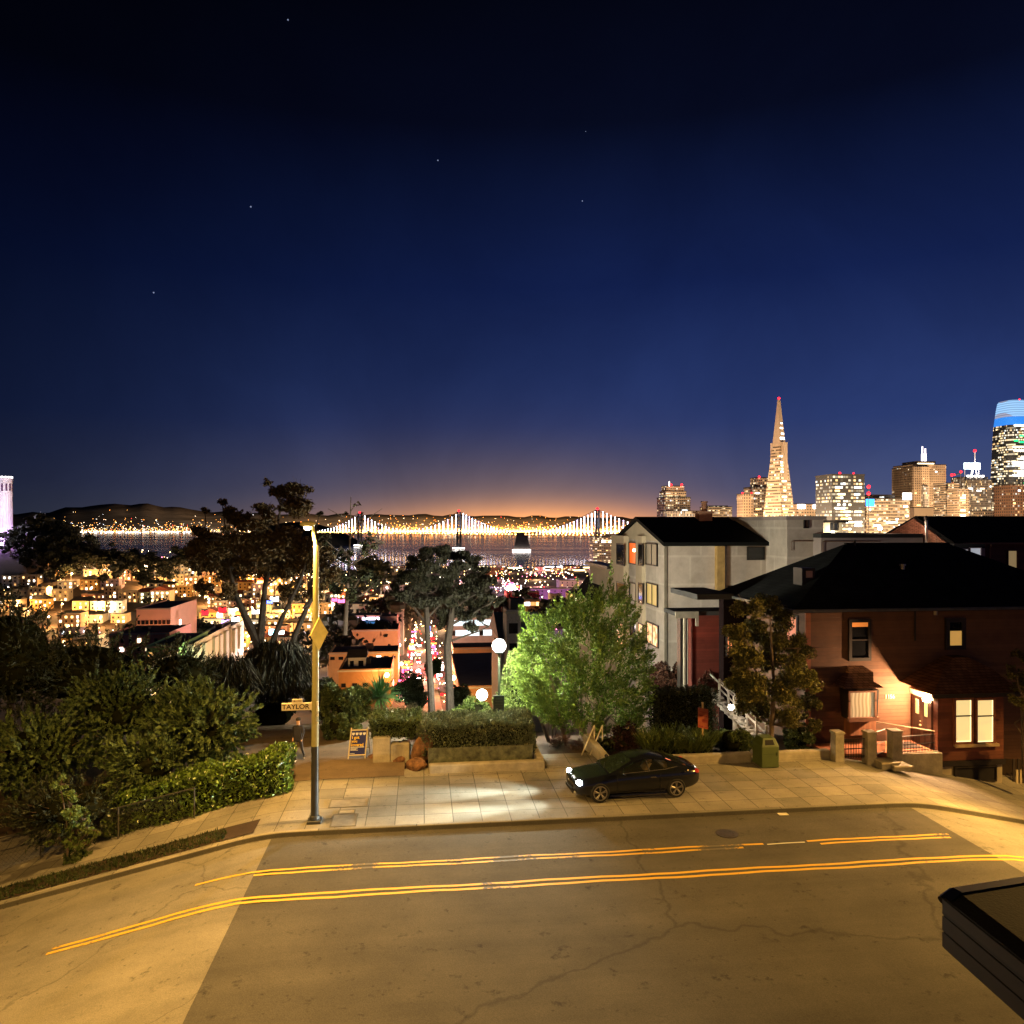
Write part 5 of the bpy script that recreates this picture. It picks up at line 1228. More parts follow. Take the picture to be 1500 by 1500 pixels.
# bay-side windows (left face, u = A0): three storeys, four columns
roomw=bpy.data.materials.new('lit_room'); roomw.use_nodes=True; t=NT(roomw.node_tree); b=t.N['Principled BSDF']
nz=t.n('ShaderNodeTexNoise',{'Vector':t.n('ShaderNodeTexCoord').outputs['Object'],'Scale':2.4,'Detail':3.0})
cc=t.ramp(nz.outputs[0],[(.35,(.55,.16,.05)),(.5,(1,.55,.22)),(.64,(1,.86,.55))]); t.put(b.inputs['Emission Color'],cc); b.inputs['Emission Strength'].default_value=1.25; b.inputs['Base Color'].default_value=(.2,.1,.05,1)
def facewin(px0,px1,py0,py1,gm,u=A0,fw=.08,mull=True):
    va,z1=onu(px1,py0,u); vb,_=onu(px0,py0,u); z0=onu(px1,py1,u)[1]
    m=MB(); u0=u-.12; u1=u-.004
    m.box(u0,u1,va-fw,va,z0-fw,z1+fw); m.box(u0,u1,vb,vb+fw,z0-fw,z1+fw); m.box(u0,u1,va,vb,z1,z1+fw); m.box(u0,u1,va,vb,z0-fw,z0)
    if mull: q=(va+vb)/2; m.box(u0+.02,u1,q-.03,q+.03,z0,z1)
    f=m.build('window',darktrim,A_); q=MB(); q.box(u-.05,u-.01,va,vb,z0,z1); q.build('pane',gm,f); return f
curt=emi('drawn_curtain',(.42,.33,.22),.22); ycurt=emi('yellow_curtain',(.75,.52,.16),.42); redroom=emi('red_room',(1,.16,.02),.75)
facewin(948,963.5,798,828,curt); facewin(949,964,858,888,ycurt); facewin(949,965,918,948,roomw)
facewin(924,932.5,856,880,curt,mull=False); facewin(923,933,796,826,redroom,mull=False); facewin(925,934,909,936,glass)
m=MB(); v_,z_=onu(932,806,A0); m.ball((A0-.16,v_,z_),.13,0,8); m.build('wall_lamp',emi('hall_bulb',(1,.62,.3),16),A_)
# projecting bays between them
for px0,px1,wa,wb,q in ((900,921,904,915,.35),(934,946,936,942,.22)):
    va=onu(px1,800,A0)[0]; vb=onu(px0,800,A0)[0]; zt_=onu(px1,785,A0)[1]
    m=MB(); m.prism([(A0-.003,va),(A0-q,va+.25),(A0-q,vb-.25),(A0-.003,vb)],2,-6.5,zt_); by_=m.build('bay',stuc2,A_)
    for py0,py1,gm in ((798,828,glass),(856,884,glass),(916,946,roomw)):
        v0,z1=onu(wb,py0,A0-q); v1,_=onu(wa,py0,A0-q); z0=onu(wb,py1,A0-q)[1]
        m=MB(); m.box(A0-q-.07,A0-q-.004,v0-.07,v0,z0-.07,z1+.07); m.box(A0-q-.07,A0-q-.004,v1,v1+.07,z0-.07,z1+.07); m.box(A0-q-.07,A0-q-.004,v0,v1,z1,z1+.07); m.box(A0-q-.07,A0-q-.004,v0,v1,z0-.07,z0); f=m.build('window',darktrim,by_)
        m=MB(); m.box(A0-q-.04,A0-q-.006,v0,v1,z0,z1); o_=m.build('pane',gm,by_)
# block behind with parapet, right of the apartment roof
def block(name,label,cat,px0,px1,yt,v0,dep,wallm,zb=-6,roofm=None,over=.0):
    u0=onv(px0,800,v0)[0]; u1=onv(px1,800,v0)[0]; zt=onv((px0+px1)/2,yt,v0)[1]
    t_=thing(name,label,cat,u0,v0,zb); m=MB(); m.box(u0,u1,v0,v0+dep,zb,zt-.25); m.build('wall',wallm,t_)
    m=MB(); m.box(u0-over,u1+over,v0-over,v0+dep+over,zt-.248,zt); m.build('roof',roofm or roofd,t_); return t_,u0,u1,zt
mauve=mat('mauve_stucco',(.34,.27,.25),var=.12,scale=.7,bump=.2)
B_,u0,u1,zt=block('stucco_house','pale stucco house with a small slot window behind the shingled roof','house',1153,1206,756,22,9,stuc,over=.15,roofm=mauve)
win(B_,1177.5,1183,762,773,22,darktrim,mat('slot_shadow',(.06,.03,.02)),fw=.04)
block('stucco_house','low mauve stucco house with pipes along its parapet','house',1203,1352,782,21,8,mauve)
m=MB(); a=onv(1160,793,21.9)[0]; b2=onv(1290,797,20.9)[0]; 
pz=onv(1200,793,20.9)[1]; pt=thing('wall_pipe','thin pipe run along the mauve parapet','pipe',a,20.9,pz); m.tube([(a,21.9,pz-.6),(a,21.9,pz),(onv(1202,793,21.9)[0],21.9,pz)],.03,5); m.tube([(onv(1206,793,20.9)[0],20.92,pz),(b2,20.92,pz)],.03,5); m.tube([(onv(1206,793,20.9)[0],20.92,pz),(onv(1206,793,20.9)[0],20.92,pz-2)],.03,5); m.build('pipe',mat('rusty_pipe',(.16,.08,.05)),pt)
C_,u0,u1,zt=block('penthouse','small white penthouse with two dark windows lit by a roof lamp','penthouse',1204,1234,762,46,6,wm_['cream'],roofm=darktrim,over=.4)
win(C_,1216.5,1219.5,766,776,46,darktrim,glass,fw=.05); win(C_,1222,1226,766,776,46,darktrim,glass,fw=.05)
u,z=onv(1219,780,45.6); m=MB(); m.ball((u,45.5,z),.16,0,8); m.build('wall_lamp',emi('roof_bulb',(1,.9,.7),40),C_); lamp('roof_bulb_light','POINT',(u,45.2,z+.4),120,(1,.85,.6),parent=C_,size=.1)
# brown gabled house
gb=shingle('brown_wall_shingles',(.42,.19,.12),.16)
rl_u,rl_z=onv(1289,774,22.2); RL_=thing('roof_lamp','bare bright lamp on the mauve roof before the brown gable','lamp',rl_u,22.2,rl_z-1)
m=MB(); m.tube([(rl_u,22.2,rl_z-1.2),(rl_u,22.2,rl_z-.1)],.03,6); m.build('stem',darktrim,RL_); m=MB(); m.ball((rl_u,22.2,rl_z),.13,0,8); m.build('bulb',emi('roof_bulb',(1,.9,.7),40),RL_)
lamp('roof_light','POINT',(rl_u+.2,21.3,rl_z+.2),170,(1,.62,.42),parent=RL_,size=.1)
# black-roofed house at right
K_=thing('dark_house','long black-roofed house at the frame edge with a brown shingled gable end','house',onv(1366,800,19)[0],19,-4)
k0,k1=onv(1362,800,19)[0],onv(1560,800,19)[0]; kz=onv(1430,794,19)[1]; kr=onv(1430,756,22.5)[1]
kw=siding('dark_red_siding',(.11,.035,.025),.16)
m=MB(); m.box(onv(1405,800,19)[0],k1,19.4,26,-4,kz); m.build('wall',kw,K_)
m=MB(); m.prism([(18.9,kz),(22.5,kr),(27,kz),(27,kz-.15),(18.9,kz-.15)],0,onv(1395,800,19)[0],k1+.5); m.prism([(21.6,onv(1380,768,21.6)[1]),(22.5,kr-.003),(23.4,onv(1380,768,21.6)[1])],0,onv(1364,757,22.5)[0],onv(1397,757,22.5)[0]); m.build('roof',blackroof,K_)
gu=onv(1395,800,19)[0]; m=MB(); m.prism([(19.15,kz-.16),(22.5,kr-.17),(26.75,kz-.16),(26.75,-2),(19.15,-2)],0,gu-.12,gu-.005); m.build('gable',gb,K_)
m=MB(); kk=onv(1452,795,18.85)[0]; m.box(onv(1412,800,18.8)[0],k1+.4,18.72,18.89,kz-.14,kz-.03); m.tube([(kk,18.85,kz-.1),(onv(1450,808,19.3)[0],19.3,kz-.5),(onv(1450,830,19.3)[0],19.3,kz-2.5)],.045,6); m.build('gutter',mat('copper_gutter',(.22,.10,.07)),K_)
win(K_,1475.5,1488,807,840,19.4,kw,emi('pale_ochre_curtain',(.7,.48,.22),.30),fw=.05)
D_,_,_,_=block('glazed_porch','pinkish glazed porch lit from inside below the black roof','porch',1398,1443,797,17.5,1.4,mat('pink_porch',(.34,.22,.20)),zb=-4)
win(D_,1404,1416,805,826,17.5,mat('porch_frame',(.4,.32,.34)),emi('porch_pale_glow',(.72,.76,.85),.42),fw=.05); win(D_,1420,1435,803,828,17.5,mat('porch_frame',(.4,.32,.34)),emi('porch_pale_glow',(.72,.76,.85),.42),fw=.05)
P_=thing('stove_pipe','slim metal flue pipe between the gable and the black roof','pipe',onv(1357,790,20.5)[0],20.5,3); u,_=onv(1357,790,20.5); m=MB(); m.tube([(u,20.5,3),(u,20.5,onv(1357,760,20.5)[1])],.09,8); m.build('pipe',mat('flue_metal',(.55,.48,.45),rough=.3,metal=.8),P_); m=MB(); m.lathe([(.14,-.1),(.14,.12),(.02,.2)],(u,20.5,onv(1357,760,20.5)[1]),8); m.build('cap',darktrim,P_)
# low annexes between the apartment house and the shingled house
E_=thing('annex','flat-roofed brick-red annex with a tall glazed door beside the apartment house','annex',onv(1003,900,15.5)[0],15.5,-3)
x0=onv(1003,900,15.5)[0]; x1=onv(1056,900,15.5)[0]; zt=onv(1030,900,15.5)[1]
xw=onv(1014,900,15.5)[0]; m=MB(); m.box(xw,x1,15.5,16.7,-5,zt); m.build('wall',siding('annex_red',(.13,.026,.016),.15),E_); m=MB(); m.box(x0,xw-.002,16.2,16.7,-5,zt); m.build('door_recess',darktrim,E_)
m=MB(); m.box(x0-.7,x1+.4,15.0,16.9,zt+.003,zt+.22); m.build('roof',roofd,E_)
cwm=mat('porch_cream',(.30,.25,.19))
m=MB(); m.box(x0-.10,x0-.02,15.3,15.49,-3.2,zt-.02); m.box(x0-.72,x0+.55,14.88,14.995,zt-.12,zt+.24); m.box(x0+.40,x0+.55,14.88,14.995,zt-.55,zt-.121); m.build('door_frame',cwm,E_)
m=MB(); m.box(onv(1007,900,16.15)[0],onv(1012,900,16.15)[0],16.15,16.195,zt-3.9,zt-.35); m.build('door',emi('dim_door_glass',(.35,.33,.26),.12),E_)
m=MB(); m.box(x1+.004,x1+.9,15.8,16.7,-5,zt-.1); m.build('wall_return',darktrim,E_)
L_=thing('annex','dark annex with a projecting flat roof and a slim window lit pink','annex',onv(1062,900,12.5)[0],12.5,-3)
x0=onv(1060,900,12.5)[0]; x1=13.38; zt=onv(1050,868,12.5)[1]
m=MB(); m.box(x0,x1,12.5,13.1,-5,zt-.3); m.build('wall',mat('shaded_plum_wall',(.010,.006,.006),spec=0),L_)  # near-black wall colour stands in for the willow's shade
ra=onv(1015,868,12.5)[0]; m=MB(); m.box(ra,x1-.9,11.9,15.9,zt-.29,zt-.02); m.build('roof',roofd,L_)
win(L_,1064.5,1071.5,919,958,12.5,darktrim,emi('pink_room',(1,.36,.16),.9),fw=.06,mull=1)
lamp('annex_glow','POINT',(onv(1040,930,14.5)[0],14.6,onv(1040,930,14.5)[1]),9,(1,.25,.12),parent=E_,size=.2)
# small grey house seen beyond the apartment house's left edge
N_,_,_,_=block('stucco_house','narrow pale house with a black awning roof just beyond the bay windows','house',894,903,829,40,8,stuc2,zb=-20,roofm=darktrim,over=.4)
win(N_,895.5,900,842,862,40,darktrim,glass,fw=.06)
O_=thing('dark_gabled_house','dark triangular roof of a house tucked behind the bright green tree','house',onv(866,880,44)[0],44,-12)
x0,x1=onv(862,880,44)[0],onv(902,880,44)[0]; z0,z1=onv(868,878,44)[1],onv(897,850,44)[1]
m=MB(); m.box(x0+.4,x1,44,50,-22,z0-.02); m.build('wall',stuc2,O_); m=MB(); m.prism([(x0,z0),(x1,z0),(x1,z1+.2),(x1-1.2,z1)],1,43.5,50.5); m.build('roof',blackroof,O_)
# ================================================================ PLANTS
prng=random.Random(77)
bark_pale=mat('pale_bark',(.24,.19,.14),var=.3,scale=5,bump=.5); L_brown=leafmat('brown_evergreen_leaf',(.02,.013,.006),(.10,.066,.026),trans=.25)
bark_dim=mat('dim_bark',(.034,.025,.019),var=.35,scale=5,bump=.5); bark_dark=mat('dark_bark',(.085,.06,.045),var=.35,scale=6,bump=.5)
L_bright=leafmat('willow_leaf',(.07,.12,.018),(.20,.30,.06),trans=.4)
L_mid=leafmat('shrub_leaf',(.035,.05,.014),(.10,.13,.04),trans=.25)
L_dark=leafmat('dark_evergreen_leaf',(.010,.013,.006),(.042,.048,.02),trans=.15)
L_pine=leafmat('pine_needle',(.006,.006,.0025),(.020,.019,.008),trans=.1)
L_jun=leafmat('juniper_spray',(.012,.024,.008),(.12,.165,.05),trans=.15)
L_gloss=leafmat('glossy_hedge_leaf',(.018,.034,.007),(.14,.22,.03),trans=.15,rough=.28,spec=.7)
L_olive=leafmat('olive_leaf',(.03,.03,.008),(.16,.15,.04),trans=.3)
L_red=leafmat('russet_leaf',(.05,.02,.012),(.14,.06,.035),trans=.2)
L_plum=leafmat('plum_leaf',(.02,.008,.008),(.06,.022,.02),trans=.15)
L_strap=leafmat('strap_leaf',(.03,.045,.010),(.12,.15,.035),trans=.25,rough=.4)
L_yucca=leafmat('yucca_blade',(.02,.06,.015),(.06,.16,.045),trans=.2,rough=.4)
L_dry=leafmat('dry_strand',(.10,.085,.05),(.26,.22,.14),trans=.2)
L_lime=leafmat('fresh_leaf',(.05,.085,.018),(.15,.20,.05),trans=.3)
L_grey=leafmat('greygreen_leaf',(.035,.045,.022),(.12,.14,.07),trans=.2)
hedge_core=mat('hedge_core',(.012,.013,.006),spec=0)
def px_tree(label,d,trunks,blobs,lm,dens,L,wid,name='tree',cat='tree',barkm=None,base=None,twigs=0,flat=.8,sub=5,droop=0,shell=.25,depth=.8,seed=1,group=None,core=False,dirs=None,twig_n=3,blow=1.0,rr=(.28,.5)):
    r_=random.Random(seed); g=np.random.default_rng(seed)
    b0=pix(*trunks[0][0][:2],d) if base is None else base
    t_=thing(name,label,cat,b0.x,b0.y,b0.z,group,world=True)
    mb=MB(); tips=[]
    for tr in trunks:
        pts=[pix(q[0],q[1],d+(q[3] if len(q)>3 else 0)) for q in tr]; mb.tube(pts,[q[2] for q in tr],8); tips.append(pts)
    C=[];Rr=[];N=[]
    for (px,py,rp) in blobs:
        rm=rp/F*d*blow; c=pix(px,py,d+r_.uniform(-depth,depth))
        # a limb from the nearest trunk point below
        cand=[p for tr in tips for p in tr[1:]]
        q=min(cand,key=lambda p:(p-c).length+max(0,p.z-c.z)*2); mid=(q+c)*.5+Vector((r_.gauss(0,.2),r_.gauss(0,.2),-.12*(c-q).length+r_.gauss(0,.1)))
        if (c-q).length>rm*.5: mb.tube([q,mid,c],[.075,.05,.02] if d>38 else [.04,.026,.012],5)
        for _ in range(sub):
            dv=Vector((r_.gauss(0,1),r_.gauss(0,1),r_.gauss(0,1)*flat)).normalized()*rm*(r_.random()**.5)*.8
            C.append(c+dv); Rr.append(rm*r_.uniform(*rr)); 
            for _ in range(twig_n): 
                e=c+dv+Vector((r_.gauss(0,1),r_.gauss(0,1),r_.gauss(0,.7)))*rm*.35; mb.tube([c,(c+e)*.5+Vector((0,0,.05)),e],[.02,.012,.005],3,cap=False)
    mb.build('trunk',barkm or bark_dark,t_,smooth=True)
    Rr=np.array(Rr); w=Rr**2; n=int(dens*w.sum()); 
    idx=g.choice(len(C),n,p=w/w.sum()); dd=g.normal(size=(n,3)); dd/=np.linalg.norm(dd,axis=1,keepdims=True)
    off=dd*((shell+(1-shell)*g.random(n)**.6)*Rr[idx])[:,None]; off[:,2]*=flat
    P=np.array([tuple(c) for c in C])[idx]+off
    ax=None
    if dirs=='out': ax=dd
    elif dirs=='up': ax=dd*.6+np.array([0,0,1.0])
    npmesh('crown',leaves(P,L,wid,dirs=ax,droop=droop,rng=g),4,lm,t_)
    return t_
def sprays(centers,axes,length,per,L,wid,g,spread=.25,droop=0.0):
    """leafy sprays: leaves set along each axis"""
    n=len(centers); t_=g.random((n,per)); A=np.asarray(axes)/np.linalg.norm(axes,axis=1,keepdims=True)
    P=np.asarray(centers)[:,None,:]+A[:,None,:]*(t_*length)[:,:,None]+g.normal(size=(n,per,3))*(spread*length*.22*(1-t_*.75))[:,:,None]
    P[:,:,2]-=droop*t_**2*length
    D=np.repeat(A,per,axis=0)
    return leaves(P.reshape(-1,3),L,wid,dirs=D,jit=.45,rng=g)
def spray_shrub(label,px,py,d,rx,rz,ns,length,per,L,wid,lm,name='conifer_shrub',cat='shrub',seed=1,ry=None,group=None,up=.35,core=.62,trunkbase=None,lump=.0):
    g=np.random.default_rng(seed); c=pix(px,py,d); rx=rx/F*d; rz=rz/F*d; ry=ry or rx*.8
    zb=c.z-rz*1.05
    t_=thing(name,label,cat,c.x,c.y,zb,group,world=True)
    dv=g.normal(size=(ns,3)); dv/=np.linalg.norm(dv,axis=1,keepdims=True); dv[:,1]=np.where(g.random(ns)<.75,-np.abs(dv[:,1]),dv[:,1])
    lumpv=1+lump*np.sin(dv[:,0]*5+seed)*np.sin(dv[:,2]*6+seed*2)
    P=np.array([c.x,c.y,c.z])+dv*np.array([rx,ry,rz])*(.55+.42*g.random((ns,1)))*lumpv[:,None]
    ax=dv+np.array([0,-.1,up])+g.normal(size=(ns,3))*.35
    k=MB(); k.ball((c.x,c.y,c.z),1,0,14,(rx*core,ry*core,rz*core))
    V=sprays(P,ax,length,per,L,wid,g)
    mb=MB(); mb.tube([(c.x,c.y,zb-.3),(c.x+.1,c.y,c.z-.2*rz),(c.x,c.y,c.z+.4*rz)],[.12,.09,.04],6)
    for j in range(6):
        a=Vector((prng.gauss(0,1),prng.gauss(0,1),.6)).normalized(); mb.tube([(c.x,c.y,c.z-.3*rz),(c.x+a.x*rx*.8,c.y+a.y*ry*.8,c.z+a.z*rz*.6)],[.05,.015],4)
    mb.build('trunk',bark_dark,t_)
    npmesh('crown',V,4,[lm,hedge_core],t_,extra=k); return t_
def hedge(label,u0,u1,v0,v1,z0,z1,n,L,wid,lm,name='hedge',seed=1,zf=None,lump=.12,cat='hedge'):
    g=np.random.default_rng(seed)
    t_=thing(name,label,cat,(u0+u1)/2,(v0+v1)/2,z0)
    zoff=(lambda u:0.0*np.asarray(u)) if zf is None else zf
    A=np.array([(u1-u0)*(v1-v0),(u1-u0)*(z1-z0),(u1-u0)*(z1-z0)*.4,(v1-v0)*(z1-z0),(v1-v0)*(z1-z0)]); f=g.choice(5,n,p=A/A.sum()); r=g.random((n,3))
    P=np.array([u0,v0,z0])+r*np.array([u1-u0,v1-v0,z1-z0])
    P[f==0,2]=z1; P[f==1,1]=v0; P[f==2,1]=v1; P[f==3,0]=u0; P[f==4,0]=u1
    P+=g.normal(size=(n,3))*.045
    bump=lump*(np.sin(P[:,0]*2.1+seed)*np.sin(P[:,2]*3.3+P[:,1]*2)+.6*np.sin(P[:,0]*5.3+1)*np.sin(P[:,1]*4+P[:,2]*5))
    N=np.zeros((n,3)); N[f==0,2]=1; N[f==1,1]=-1; N[f==2,1]=1; N[f==3,0]=-1; N[f==4,0]=1
    P+=N*(bump-.06*g.random(n))[:,None]
    P[:,2]+=zoff(P[:,0])
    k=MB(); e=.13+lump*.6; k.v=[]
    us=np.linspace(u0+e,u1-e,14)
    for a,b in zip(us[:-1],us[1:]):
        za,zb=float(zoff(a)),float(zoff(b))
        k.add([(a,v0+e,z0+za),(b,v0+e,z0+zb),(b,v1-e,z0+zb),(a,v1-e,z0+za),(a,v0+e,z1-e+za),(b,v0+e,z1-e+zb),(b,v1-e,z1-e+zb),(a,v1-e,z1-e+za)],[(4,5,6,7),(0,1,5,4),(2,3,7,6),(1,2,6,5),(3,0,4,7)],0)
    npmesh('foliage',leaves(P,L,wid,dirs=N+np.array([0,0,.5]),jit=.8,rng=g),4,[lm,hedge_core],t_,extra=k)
    mb=MB()
    for a in np.linspace(u0+.4,u1-.4,max(2,int((u1-u0)/1.2))): mb.tube([(a,(v0+v1)/2,z0-.3+float(zoff(a))),(a,(v0+v1)/2,z1-.4+float(zoff(a)))],.03,4)
    mb.build('stems',bark_dark,t_)
    return t_
def blades(label,px,py,d,r,n,L,wid,lm,name,cat,seed,up=.5,dry=0,base=None,group=None):
    g=np.random.default_rng(seed); c=pix(px,py,d)
    t_=thing(name,label,cat,c.x,c.y,c.z-r*1.2 if base is None else base,group,world=True)
    dv=g.normal(size=(n,3)); dv[:,2]=np.abs(dv[:,2])*1.0+up*0.2-.25; dv/=np.linalg.norm(dv,axis=1,keepdims=True)
    V=[]
    cc=np.array(tuple(c))
    for q in dv:
        s=np.cross(q,[0,0,1.0]); s/=max(np.linalg.norm(s),1e-4); l=L*(.7+.5*g.random()); w=wid*.5
        mid=cc+q*l*.55; tip=cc+q*l+np.array([0,0,-.18*l*(1-q[2])])
        V+=[cc+q*.05-s*w*.5,cc+q*.05+s*w*.5,mid+s*w,mid-s*w, mid-s*w,mid+s*w,tip+s*w*.1,tip-s*w*.1]
    npmesh('leaves',np.array(V),4,lm,t_)
    mb=MB(); mb.tube([(c.x,c.y,(c.z-r*1.2 if base is None else base)-.2),(c.x,c.y,c.z)],[.12,.1],8); mb.build('trunk',bark_pale,t_)
    if dry:
        P=[]
        for _ in range(dry): a=g.random()*6.28; rr=.12+.25*g.random(); P.append(cc+np.array([rr*math.cos(a),rr*math.sin(a),-.1-1.3*g.random()]))
        npmesh('dry_skirt',leaves(np.array(P),.7,.035,dirs=np.tile([0,0,-1.0],(dry,1)),jit=.18,rng=g),4,L_dry,t_)
    return t_
# -- globe-lit tree beside the lamp
g=np.random.default_rng(41)
BT=thing('willowy_tree','bright green willowy tree glowing beside the white globe lamp','tree',*UV(*pix(858,1088,33.5)[:2]),-.3)
ORG[BT.name]=(0,0,0); BT.location=(0,0,0); BT.rotation_euler=(0,0,0)
b0=pix(856,1092,33.5); BT.location=b0; ORG[BT.name]=tuple(b0)
mb=MB(); ends=[]
for q in ([(832,1100,.13),(822,1060,.10),(812,1015,.07),(800,965,.04)],[(858,1098,.12),(852,1050,.09),(850,990,.06),(845,930,.03)],[(866,1098,.12),(872,1050,.09),(890,990,.06),(905,930,.03)],[(862,1096,.09),(885,1060,.07),(915,1020,.05),(930,985,.03)],[(808,1098,.10),(798,1070,.08),(790,1050,.05)]):
    mb.tube([pix(a,b,33.5+.25*i*(1 if q[0][0]>850 else -1)) for i,(a,b,c) in enumerate(q)],[c for a,b,c in q],8)
for _ in range(40):
    a=prng.uniform(800,905); mb.tube([pix(a,prng.uniform(1040,1085),33.2),pix(a+prng.gauss(0,22),prng.uniform(960,1030),33.4)],[.022,.008],4)
mb.build('trunk',bark_pale,BT,smooth=True)
cs=[];ax=[]
def inside(px,py):
    poly=[(768,1035),(762,985),(772,940),(790,915),(820,893),(850,880),(880,872),(905,872),(922,890),(938,930),(950,985),(948,1035),(930,1072),(880,1078),(820,1070)]
    c=False; j=len(poly)-1
    for i in range(len(poly)):
        if (poly[i][1]>py)!=(poly[j][1]>py) and px<(poly[j][0]-poly[i][0])*(py-poly[i][1])/(poly[j][1]-poly[i][1])+poly[i][0]: c=not c
        j=i
    return c
while len(cs)<1750:
    px,py=prng.uniform(755,955),prng.uniform(868,1082)
    if not inside(px,py): continue
    if math.sin(px*.09)*math.sin(py*.08+px*.03)>.62: continue
    e=(px-858)/95; e2=(py-985)/105; dep=2.1*math.sqrt(max(.05,1-min(1,e*e*.8+e2*e2*.8)))
    p=pix(px,py,33.5+dep*prng.choice([-1,-1,-.7,-.3,.4,.9])*prng.uniform(.75,1.05)); cs.append(tuple(p)); ax.append((e*.8+prng.gauss(0,.3),-.35+prng.gauss(0,.4),.75-e2*.4+prng.gauss(0,.3)))
for px,py in ((768,905),(775,915),(783,925),(770,955),(776,962),(845,872),(862,868),(893,862),(915,868)):   # stray shoots
    for k in range(3): cs.append(tuple(pix(px+prng.gauss(0,3),py+prng.gauss(0,6),33.0))); ax.append((-.3 if px<800 else .1,-.1,1))
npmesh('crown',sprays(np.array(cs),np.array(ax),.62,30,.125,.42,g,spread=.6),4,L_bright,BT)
def bush(label,px,py,d,rx,rz,n,L,wid,lm,name='shrub',seed=1,core=.6,cat='shrub',k=16,group=None,ry=None,droop=0,zb=None):
    g=np.random.default_rng(seed); r_=random.Random(seed); c=pix(px,py,d); rx=rx/F*d; rz=rz/F*d; ry=ry or rx*.85
    z0=c.z-rz if zb is None else zb
    t_=thing(name,label,cat,c.x,c.y,z0,group,world=True)
    C=[];Rr=[]
    for _ in range(k):
        dv=Vector((r_.gauss(0,1),r_.gauss(0,1),r_.gauss(0,1))).normalized()*.66
        C.append((c.x+dv.x*rx,c.y+dv.y*ry,c.z+dv.z*rz)); Rr.append(min(rx,rz)*r_.uniform(.28,.48))
    P,dd=clump_pts(C,Rr,n,.55,1.0,rng=g)
    kk=MB()
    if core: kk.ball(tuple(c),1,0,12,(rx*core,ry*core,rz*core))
    mb=MB(); mb.tube([(c.x,c.y,z0-.3),(c.x+.05,c.y,c.z)],[.07,.04],5)
    for q in C[:8]: mb.tube([(c.x,c.y,z0),tuple((Vector(q)+c)/2),q],[.03,.02,.008],4)
    mb.build('stems',bark_dark,t_)
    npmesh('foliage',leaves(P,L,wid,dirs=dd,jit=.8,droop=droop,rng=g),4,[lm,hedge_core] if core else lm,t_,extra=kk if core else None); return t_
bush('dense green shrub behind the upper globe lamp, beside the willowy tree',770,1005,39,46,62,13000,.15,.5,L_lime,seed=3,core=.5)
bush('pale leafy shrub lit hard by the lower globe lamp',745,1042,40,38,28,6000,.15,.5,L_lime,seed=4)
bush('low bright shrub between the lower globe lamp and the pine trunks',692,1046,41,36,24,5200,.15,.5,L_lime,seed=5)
bush('loose grey-green shrub rising above the clipped hedge',575,1052,38,26,14,1800,.2,.3,L_grey,seed=6,core=.4)
# -- planter by the path: hedge, wall, net, rocks
pu0=onv(628,1128,5.05)[0]; pu1=onv(797,1128,5.05)[0]
t_=thing('planter_wall','low yellowish concrete planter wall in front of the clipped hedge','low wall',pu0,4.9,0)
m=MB(); m.box(pu0,pu1,4.88,5.18,-.4,.34); m.build('front',oldconc,t_,bevel=.06)
m=MB(); m.box(pu1-.26,pu1-.002,5.185,8.2,-.6,.38); m.build('return',oldconc,t_,bevel=.04)
netm=mat('net_cloth',(.075,.08,.05),var=.5,scale=4,rough=.9)
n0=onv(628,1110,5.6)[0]; n1=onv(780,1100,5.6)[0]
t_=thing('net_fence','grey-green mesh screen along the foot of the clipped hedge','screen',n0,5.6,.2); m=MB()
us=np.linspace(n0,n1,30)
for a,b in zip(us[:-1],us[1:]):
    f=lambda q:5.62+.03*math.sin(q*5)
    m.add([(a,f(a),.15),(b,f(b),.15),(b,f(b)+.03,.74),(a,f(a)+.03,.74),(a,f(a)+.02,.15),(b,f(b)+.02,.15),(b,f(b)+.05,.74),(a,f(a)+.05,.74)],[(0,1,2,3),(5,4,7,6),(3,2,6,7)])
m.build('mesh',netm,t_,smooth=True)
for a in np.linspace(n0,n1,7): m=MB(); m.tube([(a,5.69,0),(a,5.69,.76)],.02,5); m.build('post',polem,t_)
bush('tangle of bare reddish twigs under the willowy tree',828,1090,32.0,34,14,420,.5,.03,L_red,seed=91,core=0)
bush('second clump of dry twigs between the willowy tree trunks',868,1088,32.4,26,14,320,.45,.03,L_dry,seed=92,core=0)
hz=lambda y,d:CZ+(HY-y)/F*d
hedge('clipped grey-green hedge behind the mesh screen',onv(618,1060,6.6)[0],onv(778,1060,6.6)[0],5.85,8.0,.40,1.55,24000,.10,.42,L_grey,seed=11,lump=.07)
hedge('shadowed end of clipped hedge above the rocks',onv(545,1060,7.4)[0],onv(616,1060,7.4)[0],6.6,8.4,.9,1.62,8000,.11,.42,L_mid,seed=12,lump=.09)
rockm=mat('brown_rock',(.15,.075,.038),var=.55,scale=3.5,rough=.95,bump=1.0,bscale=12)
